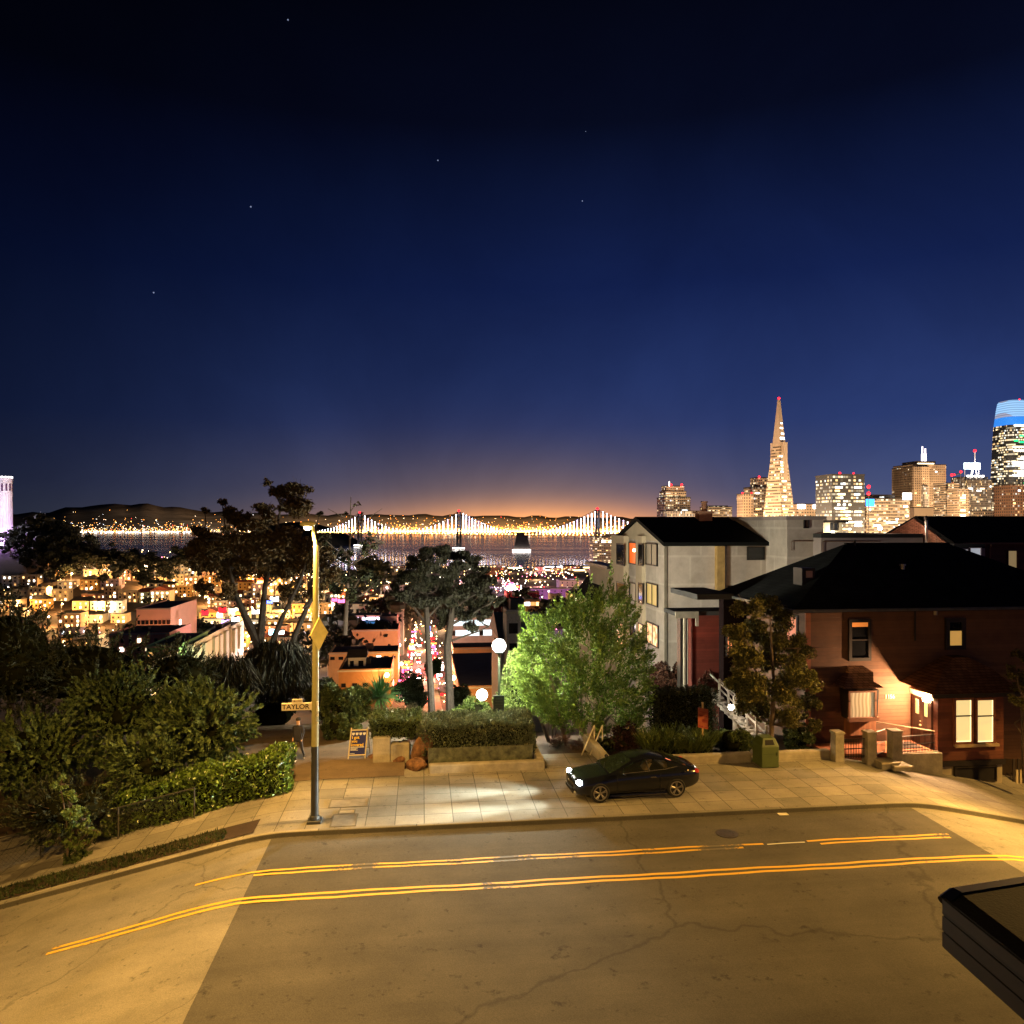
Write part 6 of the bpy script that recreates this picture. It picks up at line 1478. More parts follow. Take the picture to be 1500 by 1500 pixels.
def rock(label,px,py,d,rx,rz,seed,tilt=0):
    r_=random.Random(seed); c=pix(px,py,d); rx=rx/F*d; rz=rz/F*d
    bm=bmesh.new(); bmesh.ops.create_icosphere(bm,subdivisions=3,radius=1)
    dirs=[(Vector((r_.gauss(0,1),r_.gauss(0,1),r_.gauss(0,1))).normalized(),r_.uniform(.62,.9)) for _ in range(14)]
    for v in bm.verts:
        n_=v.co.normalized(); s=1.0
        for q,h in dirs:
            k=n_.dot(q)
            if k>h: s=min(s,h/k)
        v.co=Vector((n_.x*s*rx,n_.y*s*rx*.8,n_.z*s*rz)); v.co.x+=tilt*v.co.z
    me=bpy.data.meshes.new('rock'); bm.to_mesh(me); bm.free(); me.materials.append(rockm)
    o=bpy.data.objects.new('rock',me); COL.objects.link(o); o.location=c; tag(o,label,'rock','rocks beside the park path'); return o
import bmesh
rock('tall leaning brown rock at the end of the clipped hedge',620,1098,29.6,17,26,1,.25)
rock('jagged low rock at the foot of the tall leaning rock',610,1122,29.0,18,12,2,.1)
rock('rough brown rock at the path edge, beside the jagged low rock',583,1112,29.9,14,9,3)
rock('small rounded rock beside the blue sandwich board',552,1108,30.4,14,9,4)
rock('flat rock between the sandwich board and the tall rock',570,1108,30.6,12,7,5)
rock('low dark boulder edging the path behind the sandwich board',488,1083,33.5,22,8,6)
t_=thing('retaining_slab','weathered concrete slab wall under the hedge end','low wall',onv(545,1100,6.4)[0],6.4,0)
m=MB(); m.box(onv(546,1100,6.4)[0],onv(572,1100,6.4)[0],6.4,6.9,-.2,1.0); m.box(onv(572,1100,6.4)[0]+.002,onv(600,1100,6.4)[0],6.42,6.9,-.2,.72); m.build('wall',oldconc,t_,bevel=.04)
bush('mossy tuft growing over the concrete slab wall',590,1094,30.2,13,9,900,.12,.4,L_olive,seed=13,core=.5)
# -- beds behind the car and by the bin
def strap_row(label,u0,u1,v0,v1,n,h,seed):
    g=np.random.default_rng(seed); t_=thing('strap_leaf_bed',label,'plants',(u0+u1)/2,(v0+v1)/2,.2); V=[]
    for _ in range(n):
        b_=np.array([u0+(u1-u0)*g.random(),v0+(v1-v0)*g.random(),.25+.1*g.random()])
        for _ in range(15):
            a=g.random()*6.28; q=np.array([math.cos(a)*.8,math.sin(a)*.8,.6+.8*g.random()]); q/=np.linalg.norm(q); s=np.cross(q,[0,0,1.0]); s/=np.linalg.norm(s); l=h*(.6+.6*g.random()); w=.022
            m1=b_+q*l*.55; tip=b_+q*l+np.array([0,0,-.30*l*(1.1-q[2])])
            V+=[b_-s*w*.6,b_+s*w*.6,m1+s*w,m1-s*w,m1-s*w,m1+s*w,tip+s*w*.12,tip-s*w*.12]
    k=MB(); k.box(u0+.1,u1-.1,v0+.1,v1-.1,-.2,.45)
    npmesh('leaves',np.array(V),4,[L_strap,hedge_core],t_,extra=k); return t_
strap_row('bed of arching strap-leaved plants behind the black car',onv(945,1100,5.6)[0],onv(1044,1100,5.6)[0],5.25,6.7,110,1.0,21)
hedge('dark clipped hedge block behind the red notice',onv(960,1040,8)[0],onv(1046,1040,8)[0],7.6,9.0,.2,2.15,9000,.09,.45,L_dark,seed=22,lump=.05)
bush('plum-dark bush behind the windscreen of the black car',918,1082,31.5,26,24,2600,.14,.5,L_plum,seed=23)
bush('broad green bush between the notice and the bin',1074,1085,31,36,24,6200,.11,.5,L_mid,seed=24)
bush('dark little bush between the bin and the brown house',1170,1080,31.5,22,28,3600,.12,.5,L_mid,seed=25)
bush('dry russet shrub in front of the stucco apartment house',985,1000,44,46,34,6500,.17,.4,L_red,seed=26,core=.5)
bush('thin russet shrub under the annex door',1035,1005,41,26,28,3000,.16,.4,L_red,seed=27,core=.4)
bush('low dark bush beside the steps, behind the black car',890,1092,31.5,18,16,1600,.13,.5,L_mid,seed=28)
px_tree('olive-leaved street tree in front of the shingled house',30.6,[[(1128,1098,.13),(1130,1060,.11),(1134,1010,.08),(1130,950,.05),(1128,905,.03)],[(1133,1030,.07),(1155,985,.05),(1170,950,.03)],[(1131,1020,.06),(1105,980,.045),(1090,945,.03)]],
  [(1095,893,22),(1120,890,24),(1148,905,22),(1080,925,20),(1110,925,26),(1145,935,26),(1170,950,22),(1092,960,26),(1125,965,26),(1160,980,28),(1185,1000,20),(1080,995,24),(1110,1005,26),(1145,1015,28),(1180,1035,22),(1090,1030,20),(1120,1042,22),(1160,1050,20),(1100,1015,20),(1192,1060,12)],L_olive,1900,.12,.55,rr=(.22,.62),seed=31,sub=15,shell=.05,depth=.9,droop=.2)
px_tree('dark tree overhanging the lit wing at the frame edge',29.5,[[(1502,1140,.12),(1500,1080,.10),(1498,1020,.06)]],[(1490,985,18),(1505,1005,22),(1490,1025,16),(1510,1040,20),(1500,960,16)],L_olive,1500,.13,.5,seed=32,sub=6)
# -- park trees
px_tree('big gnarled tree with a forked pale trunk and dark ragged crown',42,
  [[(392,1000,.42),(385,965,.36),(378,940,.30),(360,905,.2),(345,870,.13),(335,830,.08)],[(380,945,.26),(384,905,.2),(388,860,.14),(400,800,.1),(412,740,.05)],[(392,960,.2),(405,925,.16),(418,895,.12),(440,850,.08),(452,810,.05)],[(418,985,.2),(432,930,.16),(452,885,.13),(478,835,.09),(500,800,.05)]],
  [(412,722,17),(438,718,17),(392,707,7),(388,748,17),(424,748,24),(442,742,14),(340,752,13),(325,735,7),(352,764,17),(372,768,16),(300,788,20),(322,800,26),(350,795,28),(380,792,30),(410,790,32),(436,796,28),(288,808,16),(305,828,22),(340,832,26),(375,832,26),(408,832,30),(440,832,28),(468,820,22),(482,842,18),(300,860,13),(335,866,14),(425,868,18),(460,868,14),(300,748,6),(468,752,5),(290,775,10)],
  L_brown,720,.22,.45,name='gnarled_tree',blow=1.2,seed=35,sub=13,shell=.1,depth=2.2,flat=.7,barkm=bark_dim)
px_tree('half-bare tree with spidery twigs behind the street lamp post',44,[[(505,930,.16),(508,880,.12),(512,820,.08),(513,770,.05),(514,728,.02)],[(512,790,.05),(530,765,.03),(560,745,.012)],[(512,775,.04),(498,755,.025),(480,745,.012)],[(513,750,.03),(524,735,.012)],[(510,830,.06),(540,812,.04),(562,795,.015)]],
  [(488,818,22),(510,812,18),(538,806,16),(498,848,24),(528,845,24),(552,852,16),(515,872,16),(556,772,5),(540,782,6),(530,752,3),(520,740,3),(506,752,4),(545,790,8),(476,790,14)],L_dark,520,.22,.45,name='bare_tree',seed=36,sub=6,shell=.1,depth=1.4,twig_n=6)
px_tree('tall pine with the slimmer straight trunk before the steep street',46,[[(634,1075,.25),(631,1010,.22),(627,940,.19),(624,870,.14),(628,815,.06)],[(626,915,.08),(605,888,.06),(586,878,.03)],[(626,905,.07),(645,885,.05),(662,872,.03)]],
  [(628,808,18),(645,806,20),(608,822,20),(590,838,14),(632,830,24),(600,850,18),(622,858,24),(645,850,22),(590,872,18),(612,880,18),(640,880,16),(578,858,10)],L_pine,2100,.30,.17,name='pine_tree',cat='pine',seed=37,sub=9,shell=.1,depth=1.5,flat=.6,dirs='up',barkm=bark_dim,group='twin pines')
px_tree('tall pine with the thicker trunk and broad low crown',48,[[(660,1065,.30),(658,1000,.28),(655,945,.26),(662,900,.2),(670,850,.12),(675,820,.06)],[(660,915,.1),(690,900,.07),(715,885,.04)],[(665,890,.08),(700,868,.06),(725,862,.03)],[(657,940,.07),(700,925,.05),(716,918,.03)]],
  [(672,815,20),(690,826,18),(665,840,24),(700,848,22),(685,865,26),(715,866,20),(728,878,12),(660,872,24),(700,885,22),(655,898,18),(680,903,20),(712,902,14),(648,915,10),(690,918,12)],L_pine,2100,.30,.17,name='pine_tree',cat='pine',seed=38,sub=9,shell=.1,depth=1.6,flat=.55,dirs='up',barkm=bark_dim,group='twin pines')
bush('round dark shrub on the slope beside the slimmer pine trunk',604,1010,62,29,30,7000,.22,.35,L_dark,seed=41)
bush('dark domed topiary beside the thicker pine trunk',672,1022,70,18,28,3600,.22,.4,L_dark,seed=42)
bush('lime-green bush glimpsed between the two pine trunks',635,975,120,14,13,1500,.5,.5,L_lime,seed=43)
bush('grey tangle of twigs below the round dark shrub',600,1045,55,26,16,900,.5,.05,L_dry,seed=44,core=0)
blades('spiky green yucca with a skirt of dry leaves by the hedge',556,1022,35,1.2,320,1.35,.06,L_yucca,'yucca','yucca',51,up=.4,dry=320)
bush('dense olive shrub with a lighter flank by the path',505,1030,34.5,40,36,9000,.16,.5,L_mid,seed=52,core=.55)
bush('low olive shrub behind the sandwich board',500,1064,33.2,36,20,5200,.14,.5,L_mid,seed=53)
bush('darker shrub crowding behind the lamp post',470,1030,37,28,42,5200,.17,.5,L_dark,seed=54)
def shaggy(label,px,py,d,rx,rz,n,seed):
    g=np.random.default_rng(seed); c=pix(px,py,d); rx=rx/F*d; rz=rz/F*d
    t_=thing('shaggy_shrub',label,'shrub',c.x,c.y,c.z-rz,world=True)
    dv=g.normal(size=(n,3)); dv/=np.linalg.norm(dv,axis=1,keepdims=True); P=np.array(tuple(c))+dv*np.array([rx,rx*.8,rz])*(.6+.4*g.random((n,1)))
    D=dv*np.array([.5,.5,.2])+np.array([0,0,-1.0])
    k=MB(); k.ball(tuple(c),1,0,12,(rx*.62,rx*.5,rz*.62)); npmesh('foliage',leaves(P,.85,.06,dirs=D,jit=.25,rng=g),4,[L_pine,hedge_core],t_,extra=k)
    mb=MB(); mb.tube([(c.x,c.y,c.z-rz-.8),tuple(c)],[.15,.1],6); mb.build('trunk',bark_dark,t_); return t_
shaggy('shaggy drooping shrub under the gnarled tree',405,985,38,58,44,4600,61); shaggy('second shaggy shrub, darker, beside the drooping one',330,1000,36,52,36,3600,62)
bush('black mass of shrubs at the head of the park path',400,1048,37,46,26,4200,.2,.4,L_dark,seed=63)
# -- conifers on the left bank
spray_shrub('pale green juniper with upswept sprays beside the park path',300,1058,29.2,72,56,560,.62,18,.22,.50,L_jun,seed=71,lump=.15)
spray_shrub('middle juniper, its sprays broken by dark gaps',178,1040,29.5,78,58,520,.6,18,.17,.52,L_jun,seed=72,lump=.3)
spray_shrub('dim juniper above the small bright sapling',62,1098,27.5,80,52,430,.6,18,.17,.52,L_jun,seed=73,lump=.3)
spray_shrub('dark conifer mass behind the middle juniper',120,985,33,120,62,420,.7,22,.2,.22,L_dark,seed=74,lump=.25)
spray_shrub('black conifer towering at the frame edge',15,960,31,85,95,460,.7,22,.2,.22,L_dark,seed=75,lump=.2)
spray_shrub('low juniper hanging over the glossy hedge',218,1120,27.2,52,40,240,.55,18,.17,.52,L_jun,seed=76,lump=.35)
spray_shrub('dark conifer between the juniper and the shaggy shrubs',262,985,34,62,40,330,.6,22,.18,.22,L_dark,seed=77,lump=.2)
spray_shrub('shadowed conifer low behind the wire fence',110,1180,26.0,95,40,330,.55,20,.16,.22,L_dark,seed=78,lump=.2)
zs=lambda u:zstreet(u)
hedge('glossy-leaved clipped hedge along the sloping pavement',-13.6,-7.55,3.55,4.9,.0,1.36,12500,.12,.6,L_gloss,seed=81,zf=lambda u:np.asarray(zstreet(u)),lump=.10)
px_tree('small sapling with clustered bright leaves on the pavement edge',24.3,[[(98,1282,.035),(99,1240,.03),(97,1200,.022),(90,1160,.012)],[(99,1225,.02),(122,1200,.012)]],[(88,1150,13),(95,1168,15),(110,1172,10),(104,1190,17),(122,1195,13),(112,1212,17),(132,1218,13),(100,1232,15),(125,1236,14),(142,1222,8),(72,1238,9),(84,1216,10)],L_lime,5200,.085,.6,name='sapling',seed=82,sub=6,depth=.25,shell=.2,twig_n=2)
bush('scrubby tuft at the foot of the sapling',112,1258,24.4,24,14,1300,.12,.4,L_mid,seed=83,core=.4)

lf=[];gl=random.Random(19)
for _ in range(420):
    if gl.random()<.55: u=gl.uniform(-7,12.5); v=4.85-abs(gl.gauss(0,.5))
    elif gl.random()<.6: u=gl.uniform(-13,-7.6); v=3.5-abs(gl.gauss(0,.35))
    else: u=gl.uniform(-7,13); v=.04-abs(gl.gauss(0,.12)) if gl.random()<.6 else gl.uniform(.3,4.6)
    zz_=float(zstreet(u)); zz_+= (-.128 if v<0 else .012) if v<4.9 else .02
    lf.append((u,v,zz_))
lf=np.array(lf); Vl=leaves(lf,.075,.55,rng=np.random.default_rng(6)); c_=np.repeat(lf,4,axis=0); Vl[:,2]=c_[:,2]+(Vl[:,2]-c_[:,2])*.12+.004
o=npmesh('fallen_leaves',Vl,4,leafmat('fallen_leaf',(.03,.018,.008),(.14,.085,.03))); tag(o,kind='stuff',label='dry leaves scattered along the pavement and gutter')
# ================================================================ STREET OBJECTS
polep=mat('yellowed_pole_paint',(.27,.25,.11),rough=.45,var=.12,scale=2,spec=.4); poleb=mat('black_pole_paint',(.03,.032,.036),rough=.35,spec=.5)
lu,lv=ong(461,1204,0)
LP=thing('street_lamp','tall street lamp post, pale above and black below, carrying street signs','street lamp',lu,lv,0)
zj=CZ+(HY-1091)/F*23.9
m=MB(); m.box(lu-.22,lu+.22,lv-.22,lv+.22,0.0,.10); m.lathe([(.17,.10),(.15,.22)],(lu,lv,0),12); m.build('base',poleb,LP,bevel=.02)
m=MB(); m.tube([(lu,lv,.1),(lu+.01,lv,zj)],[.125,.115],14); m.build('lower_pole',poleb,LP,smooth=True)
m=MB(); m.tube([(lu+.01,lv,zj+.002),(lu+.05,lv,8.75)],[.115,.085],14); m.build('upper_pole',polep,LP,smooth=True)
ta=onv(452,770,lv)
m=MB(); m.tube([(lu+.05,lv,8.55),(lu+.03,lv,8.8),(lu-.02,lv,9.05),(ta[0]+.12,lv,ta[1]+.05)],[.06,.055,.05,.045],8); m.build('arm',polep,LP,smooth=True)
m=MB(); m.ball((ta[0]-.02,lv,ta[1]+.05),.2,0,12,(1.25,.75,.5)); hd=m.build('lamp_head',polep,LP,smooth=True)
m=MB(); m.ball((ta[0]-.03,lv,ta[1]-.06),.12,0,12,(1.0,.9,.7)); m.build('lens',emi('sodium_lens',(1,.78,.42),30),hd,smooth=True)
lamp('sodium_light','SPOT',(ta[0]-.03,lv-.1,ta[1]-.22),9500,(1,.55,.14),parent=LP,size=.18,target=(ta[0]+.3,lv-2.5,0),spot=150,blend=.6)
# diamond warning sign seen nearly edge-on, street name plates
dz1=CZ+(HY-904)/F*23.7; dz0=CZ+(HY-952)/F*23.7; dm=(dz0+dz1)/2; q=(dz1-dz0)/2
m=MB(); a=R(52); c0=Vector((lu+.15,lv-.16,dm)); e=Vector((math.cos(a),math.sin(a),0)); n_=Vector((e.y,-e.x,0))
vs=[c0+Vector((0,0,q)),c0+e*q*.74,c0-Vector((0,0,q)),c0-e*q*.74]; m.add([tuple(p) for p in vs]+[tuple(p+n_*.015) for p in vs],[(3,2,1,0),(4,5,6,7),(0,1,5,4),(1,2,6,5),(2,3,7,6),(3,0,4,7)])
m.build('diamond_sign',mat('sign_yellow',(.50,.42,.12),rough=.4),LP)
plate=mat('name_plate_white',(.56,.50,.38),rough=.45,var=.05); ink=mat('name_plate_ink',(.05,.035,.02))
a0=onv(412.5,1036,lv); a1=onv(457,1036,lv); z1=onv(435,1029.5,lv)[1]; z0=onv(435,1040.5,lv)[1]
m=MB(); m.box(a0[0],a1[0],lv-.02,lv+.02,z0,z1); np_=m.build('name_plate',plate,LP,bevel=.01)
me=put_text('lettering','TAYLOR',.205,ink,np_,((a0[0]+a1[0])/2-.03,lv-.03,(z0+z1)/2-.005),sx=1.08)
b0=onv(428,1030,lv)[0]; b1=onv(443,1030,lv)[0]; zt=onv(435,1024,lv)[1]
m=MB(); m.box(b0,b1,lv-.018,lv+.018,z1+.004,zt); np2=m.build('number_plate',plate,LP)
put_text('lettering','1700',.085,mat('faded_ink',(.30,.22,.12)),np2,((b0+b1)/2+.04,lv-.026,(z1+zt)/2),sx=1.0)
m=MB(); xa=b0+.03; zc=(z1+zt)/2; m.add([(xa,lv-.022,zc),(xa+.05,lv-.022,zc+.03),(xa+.05,lv-.022,zc-.03)],[(0,2,1)]); m.box(xa+.05,xa+.09,lv-.022,lv-.019,zc-.008,zc+.008); m.build('arrow',ink,np2)
m=MB(); m.box(a1[0]+.01,lu-.10,lv-.02,lv+.02,z0-.03,z1+.04); m.build('bracket',plate,LP)
m=MB(); m.box(lu+.07,lu+.12,lv-.13,lv-.05,z0-.02,z1+.05); 
for dz in (-.18,-.42): m.box(lu+.08,lu+.125,lv-.125,lv-.06,z0+dz,z0+dz+.05)
m.build('strap',mat('bright_strap',(.75,.7,.55),rough=.3,metal=.3),LP)
# unseen-lamp partners: the street's other lamps stand just outside the frame
def cobra(u,v,h,label,power,target,spot,col=(1,.54,.12),z0=0):
    t_=thing('street_lamp',label,'street lamp',u,v,z0)
    m=MB(); m.tube([(u,v,z0),(u,v,h)],[.12,.08],10); m.build('pole',polep,t_,smooth=True)
    m=MB(); m.tube([(u,v,h-.1),(u,v+.6,h+.3),(u,v+1.4,h+.35)],.05,6); m.build('arm',polep,t_)
    m=MB(); m.ball((u,v+1.6,h+.3),.22,0,10,(.8,1.4,.5)); hd=m.build('lamp_head',polep,t_,smooth=True)
    m=MB(); m.ball((u,v+1.6,h+.2),.15,0,10,(.9,1.2,.6)); m.build('lens',MATS['sodium_lens'],hd)
    for tg,sp_,pw in zip(target,spot,power): lamp('sodium_light','SPOT',(u,v+1.6,h+.02),pw,col,parent=t_,size=.2,target=tg,spot=sp_,blend=.45)
    return t_
# ---- globe lamps of the park
def globe(px,py,d,zb,label,power,board=False):
    c=pix(px,py,d); t_=thing('globe_lamp',label,'park lamp',c.x,c.y,zb,'globe lamps along the park steps',world=True)
    m=MB(); m.tube([(c.x,c.y,zb),(c.x,c.y,c.z-.3)],[.07,.055],8); m.lathe([(.16,0),(.16,.25),(.09,.4)],(c.x,c.y,zb),10); m.lathe([(.13,-.36),(.17,-.24)],(c.x,c.y,c.z),10); m.build('post',mat('park_green_paint',(.05,.07,.045),rough=.5),t_,smooth=True)
    m=MB(); m.ball(tuple(c),.33,0,16); m.build('globe',emi('globe_glass',(.96,1,.88),26),t_,smooth=True)  # ball oversized so its shape takes in the lamp's bloom
    l=lamp('globe_light','POINT',(c.x,c.y,c.z),power,(1,.98,.76),size=.34,frame=False,parent=t_); 
    for o in t_.children:
        if o.name.startswith('globe') and o.type=='MESH': o.visible_shadow=False
    return t_,c
t_,c=globe(731,946,36.0,-.9,'white globe lamp on a green post beside the willowy tree',11000)
t2,c2=globe(706,1018,44.0,-4.5,'lower white globe lamp glowing among the shrubs',3600)
t3=thing('notice_board','dark green board fixed to the globe lamp post','board',c.x,c.y-.2,0,world=True)
z1=CZ+(HY-1018)/F*36; z0=CZ+(HY-1046)/F*36
m=MB(); m.box(c.x-.27,c.x+.25,c.y-.16,c.y-.10,z0,z1); m.build('panel',mat('board_green',(.025,.04,.035),rough=.4),t3)
m=MB()
for k in range(5): m.box(c.x-.2,c.x+.18,c.y-.164,c.y-.161,z1-.16-.13*k,z1-.14-.13*k)
m.build('rows',mat('board_lines',(.06,.08,.07)),t3)
# ---- sandwich board
su0,sv0=ong(511,1113,0); su1,_=ong(533,1114,0)
SB=thing('sandwich_board','blue sandwich board with yellow lettering standing at the park path','sandwich board',(su0+su1)/2,sv0,0)
uc=(su0+su1)/2; wd=.33; ht=1.16; cream=mat('board_frame_cream',(.62,.52,.34),rough=.5,var=.05)
lean=.20
def P2(x,z,off=0): return (uc+x+.10*z/ht, sv0+.02+lean*z/ht+off, z)
def bar(mb,a,b,w=.024):
    mb.tube([a,b],w,4)
m=MB(); 
for x in (-wd,wd): bar(m,P2(x,0),P2(x*.97,ht+.06))
bar(m,P2(-wd,.16),P2(wd,.16)); bar(m,P2(-wd,ht-.04),P2(wd,ht-.04))
m.build('frame',cream,SB)
m=MB()
for x in (-wd,wd): bar(m,(uc+x+.10,sv0+.02+lean+.03,ht),(uc+x+.16,sv0+.62,0.0))
bar(m,(uc-wd+.12,sv0+.45,.35),(uc+wd+.12,sv0+.45,.35)); m.build('rear_frame',cream,SB)
m=MB(); q=[P2(-wd+.03,.19),P2(wd-.03,.19),P2(wd-.035,ht-.07),P2(-wd+.03,ht-.07)]; n_=Vector((0,-1,.17)).normalized()*.012
m.add([tuple(Vector(p)+n_) for p in q]+[tuple(Vector(p)-n_) for p in q],[(0,1,2,3),(7,6,5,4),(0,4,5,1),(1,5,6,2),(2,6,7,3),(3,7,4,0)])
pan=m.build('panel',mat('poster_blue',(.018,.022,.12),rough=.35,var=.05),SB)
ry=mat('poster_yellow',(.72,.50,.05)); rw=mat('poster_white',(.55,.55,.6))
ang=math.atan2(lean,ht)
def btext(tx,size,x,z,m_,sx=1):
    p=P2(x,z,-.03); o=put_text('lettering',tx,size,m_,pan,p,rot=(R(90)-ang,0,0),align='LEFT',sx=sx)
btext('I got',.155,-.26,.845,ry); btext('you',.155,-.27,.705,ry); btext('covered',.155,-.28,.565,ry,.98)
m=MB()
for k in range(4):
    x=-.22+.145*k; ps=[(x-.055,1.03),(x+.055,1.03),(x+.055,.97),(x+.02,.93),(x-.02,.93),(x-.055,.97)]
    m.add([P2(a,b,-.022) for a,b in ps],[(5,4,3,2,1,0)] if False else [(0,5,4,3,2,1)])
m.build('badges',rw,pan)
m=MB()
for (a,b,z) in ((-.28,.25,.475),(-.28,.0,.43),(-.28,-.05,.395),(-.28,.02,.36),(-.28,-.1,.235)):
    m.add([P2(a,z-(.012 if z<.47 else .016),-.022),P2(b,z-(.012 if z<.47 else .016),-.022),P2(b,z+(.008 if z<.47 else .016),-.022),P2(a,z+(.008 if z<.47 else .016),-.022)],[(0,1,2,3)])
m.build('small_print',rw,pan)
# ---- red notice on a stake
nu0=onv(1022,1040,5.7)[0]; nu1=onv(1038,1040,5.7)[0]; nz1=onv(1030,1037,5.7)[1]; nz0=onv(1030,1067,5.7)[1]
NB=thing('notice_sign','rust-red notice on a wooden stake above the strap-leaved bed','sign',(nu0+nu1)/2,5.7,.3)
m=MB(); k=.12; 
m.add([(nu0,5.66,nz0+.06),(nu1,5.74,nz0-.06),(nu1,5.74,nz1-.08),(nu0,5.66,nz1+.04),(nu0,5.69,nz0+.06),(nu1,5.77,nz0-.06),(nu1,5.77,nz1-.08),(nu0,5.69,nz1+.04)],[(0,1,2,3),(7,6,5,4),(0,4,5,1),(1,5,6,2),(2,6,7,3),(3,7,4,0)])
pn=m.build('panel',mat('notice_red',(.20,.045,.02),rough=.5,var=.2,scale=5),NB)
m=MB()
def strip(f0,f1,g0,g1):
    def p(f,g): 
        z=(nz0+.06+(nz1-nz0-.02)*g)-(.12)*f; return (nu0+(nu1-nu0)*f,5.655+.08*f,z)
    m.add([p(f0,g0),p(f1,g0),p(f1,g1),p(f0,g1)],[(0,1,2,3)])
strip(.12,.9,.60,.65); strip(.4,.9,.30,.46); strip(.1,.5,.06,.12); strip(.6,.9,.05,.10); strip(.14,.8,.80,.83)
m.build('markings',mat('notice_dark_red',(.16,.02,.015)),pn)
m=MB(); m.box((nu0+nu1)/2-.03,(nu0+nu1)/2+.03,5.73,5.79,.2,nz1+.22); m.build('stake',mat('stake_wood',(.40,.28,.15)),NB)
# ---- litter bin
bu0=onv(1117,1127,3.9)[0]; bu1=onv(1142,1126,3.9)[0]; bw=bu1-bu0; bz=onv(1130,1081,4.1)[1]; bv=3.95
TB=thing('litter_bin','square green litter bin with a hooded top beside the low wall','litter bin',(bu0+bu1)/2,bv,0)
gr=mat('bin_green',(.05,.07,.02),rough=.5,var=.12,spec=.4); 
m=MB(); m.box(bu0,bu1,bv,bv+.85,.03,bz-.30); m.build('body',gr,TB,bevel=.02)
m=MB(); m.frus((bu0,bu1,bv,bv+.85),(bu0+.10,bu1-.10,bv+.14,bv+.71),bz-.298,bz); m.build('hood',gr,TB,bevel=.015)
m=MB(); f=lambda z:bv+.14*(z-(bz-.298))/.298
m.add([(bu0+.14,f(bz-.24)-.004,bz-.24),(bu1-.16,f(bz-.24)-.004,bz-.24),(bu1-.2,f(bz-.06)-.004,bz-.06),(bu0+.17,f(bz-.06)-.004,bz-.06)],[(0,1,2,3)]); m.build('opening',mat('bin_slot',(.004,.004,.004)),TB)
m=MB(); 
for z_ in (.55,): m.box(bu0+.05,bu1-.05,bv-.004,bv-.002,z_,z_+.012)
m.box(bu1-.1,bu1-.06,bv-.02,bv-.002,.5,.62); m.build('door_seam',mat('bin_dark_green',(.03,.045,.012)),TB)
# ---- wooden stair with a lamp, behind the olive tree
ST_=thing('garden_stair','pale wooden stair with handrails climbing behind the olive tree, lit by a bare lamp','stairs',onv(1085,1070,7.6)[0],7.6,0)
wood=mat('weathered_white_wood',(.32,.28,.24),var=.2,scale=3)
a=(onv(1120,1082,7.2)[0],7.2,.0); b=(onv(1052,1022,9.6)[0],9.6,onv(1052,1022,9.6)[1])
A_v,B_v=Vector(a),Vector(b); 
m=MB()
for k in range(12):
    p=A_v+(B_v-A_v)*(k/11); m.box(p.x-.25,p.x+.25,p.y-.1,p.y+1.0,p.z-.05,p.z+.02)
m.build('treads',wood,ST_)
m=MB(); m.tube([A_v+Vector((0,-.12,-.12)),B_v+Vector((0,-.12,-.12))],.07,4); m.build('stringer',wood,ST_)
for off,h_ in ((-.15,.85),(1.0,.9),(-.15,.45)):
    m=MB(); m.tube([A_v+Vector((0,off,h_)),B_v+Vector((0,off,h_))],.04,4); m.build('handrail',wood,ST_)
for k in range(6):
    p=A_v+(B_v-A_v)*(k/5); m=MB(); m.box(p.x-.04,p.x+.04,p.y-.19,p.y-.11,p.z-.4,p.z+.9); m.build('post',wood,ST_)
lp=onv(1071,1036,7.7); m=MB(); m.ball((lp[0],7.7,lp[1]),.12,0,10); m.build('lamp',emi('stair_bulb',(1,.92,.75),60),ST_)
lamp('stair_light','POINT',(lp[0]+.05,7.5,lp[1]-.05),110,(1,.86,.62),parent=ST_,size=.1)
wp=onv(1080,1062,8.4); m=MB(); m.box(onv(1074,1060,8.6)[0],onv(1086,1060,8.6)[0],8.6,8.66,.2,1.75); m.build('panel',wood,ST_)
# handrail at the park steps beside the car
PS=thing('step_railing','pair of pale tubular handrails at the head of the park steps','railing',onv(855,1100,6)[0],6,0)
for o_ in (0,.35):
    m=MB(); m.tube([(onv(852,1100,6)[0]+o_,6.0,.15),(onv(872,1080,7)[0]+o_,7.2,1.0)],.028,6); m.build('rail',mat('pale_tube',(.5,.45,.35),rough=.4),PS)
for o_ in (0,.35):
    m=MB(); m.tube([(onv(872,1080,7)[0]+o_,7.2,-.1),(onv(872,1080,7)[0]+o_,7.2,1.0)],.028,6); m.build('post',MATS['pale_tube'],PS)
t_=thing('landing_slab','flat concrete landing at the head of the park steps','landing',onv(800,1100,5.4)[0],5.1,0)
m=MB(); m.box(onv(800,1110,5.2)[0],onv(884,1110,5.2)[0],4.95,6.6,-.3,.06); m.build('slab',walkm,t_)
t_=thing('garden_wall','slanting low concrete wall beside the park steps','low wall',onv(884,1100,5.1)[0],5.1,0)
a=onv(884,1118,4.9)[0]; m=MB(); m.add([(a,5.09,-.3),(a+.28,5.09,-.3),(a+.05,7.4,-.3),(a-.25,7.4,-.3),(a,5.09,.40),(a+.28,5.09,.40),(a+.05,7.4,.62),(a-.25,7.4,.62)],[(3,2,1,0),(4,5,6,7),(0,1,5,4),(1,2,6,5),(2,3,7,6),(3,0,4,7)]); m.build('wall',oldconc,t_,bevel=.03)
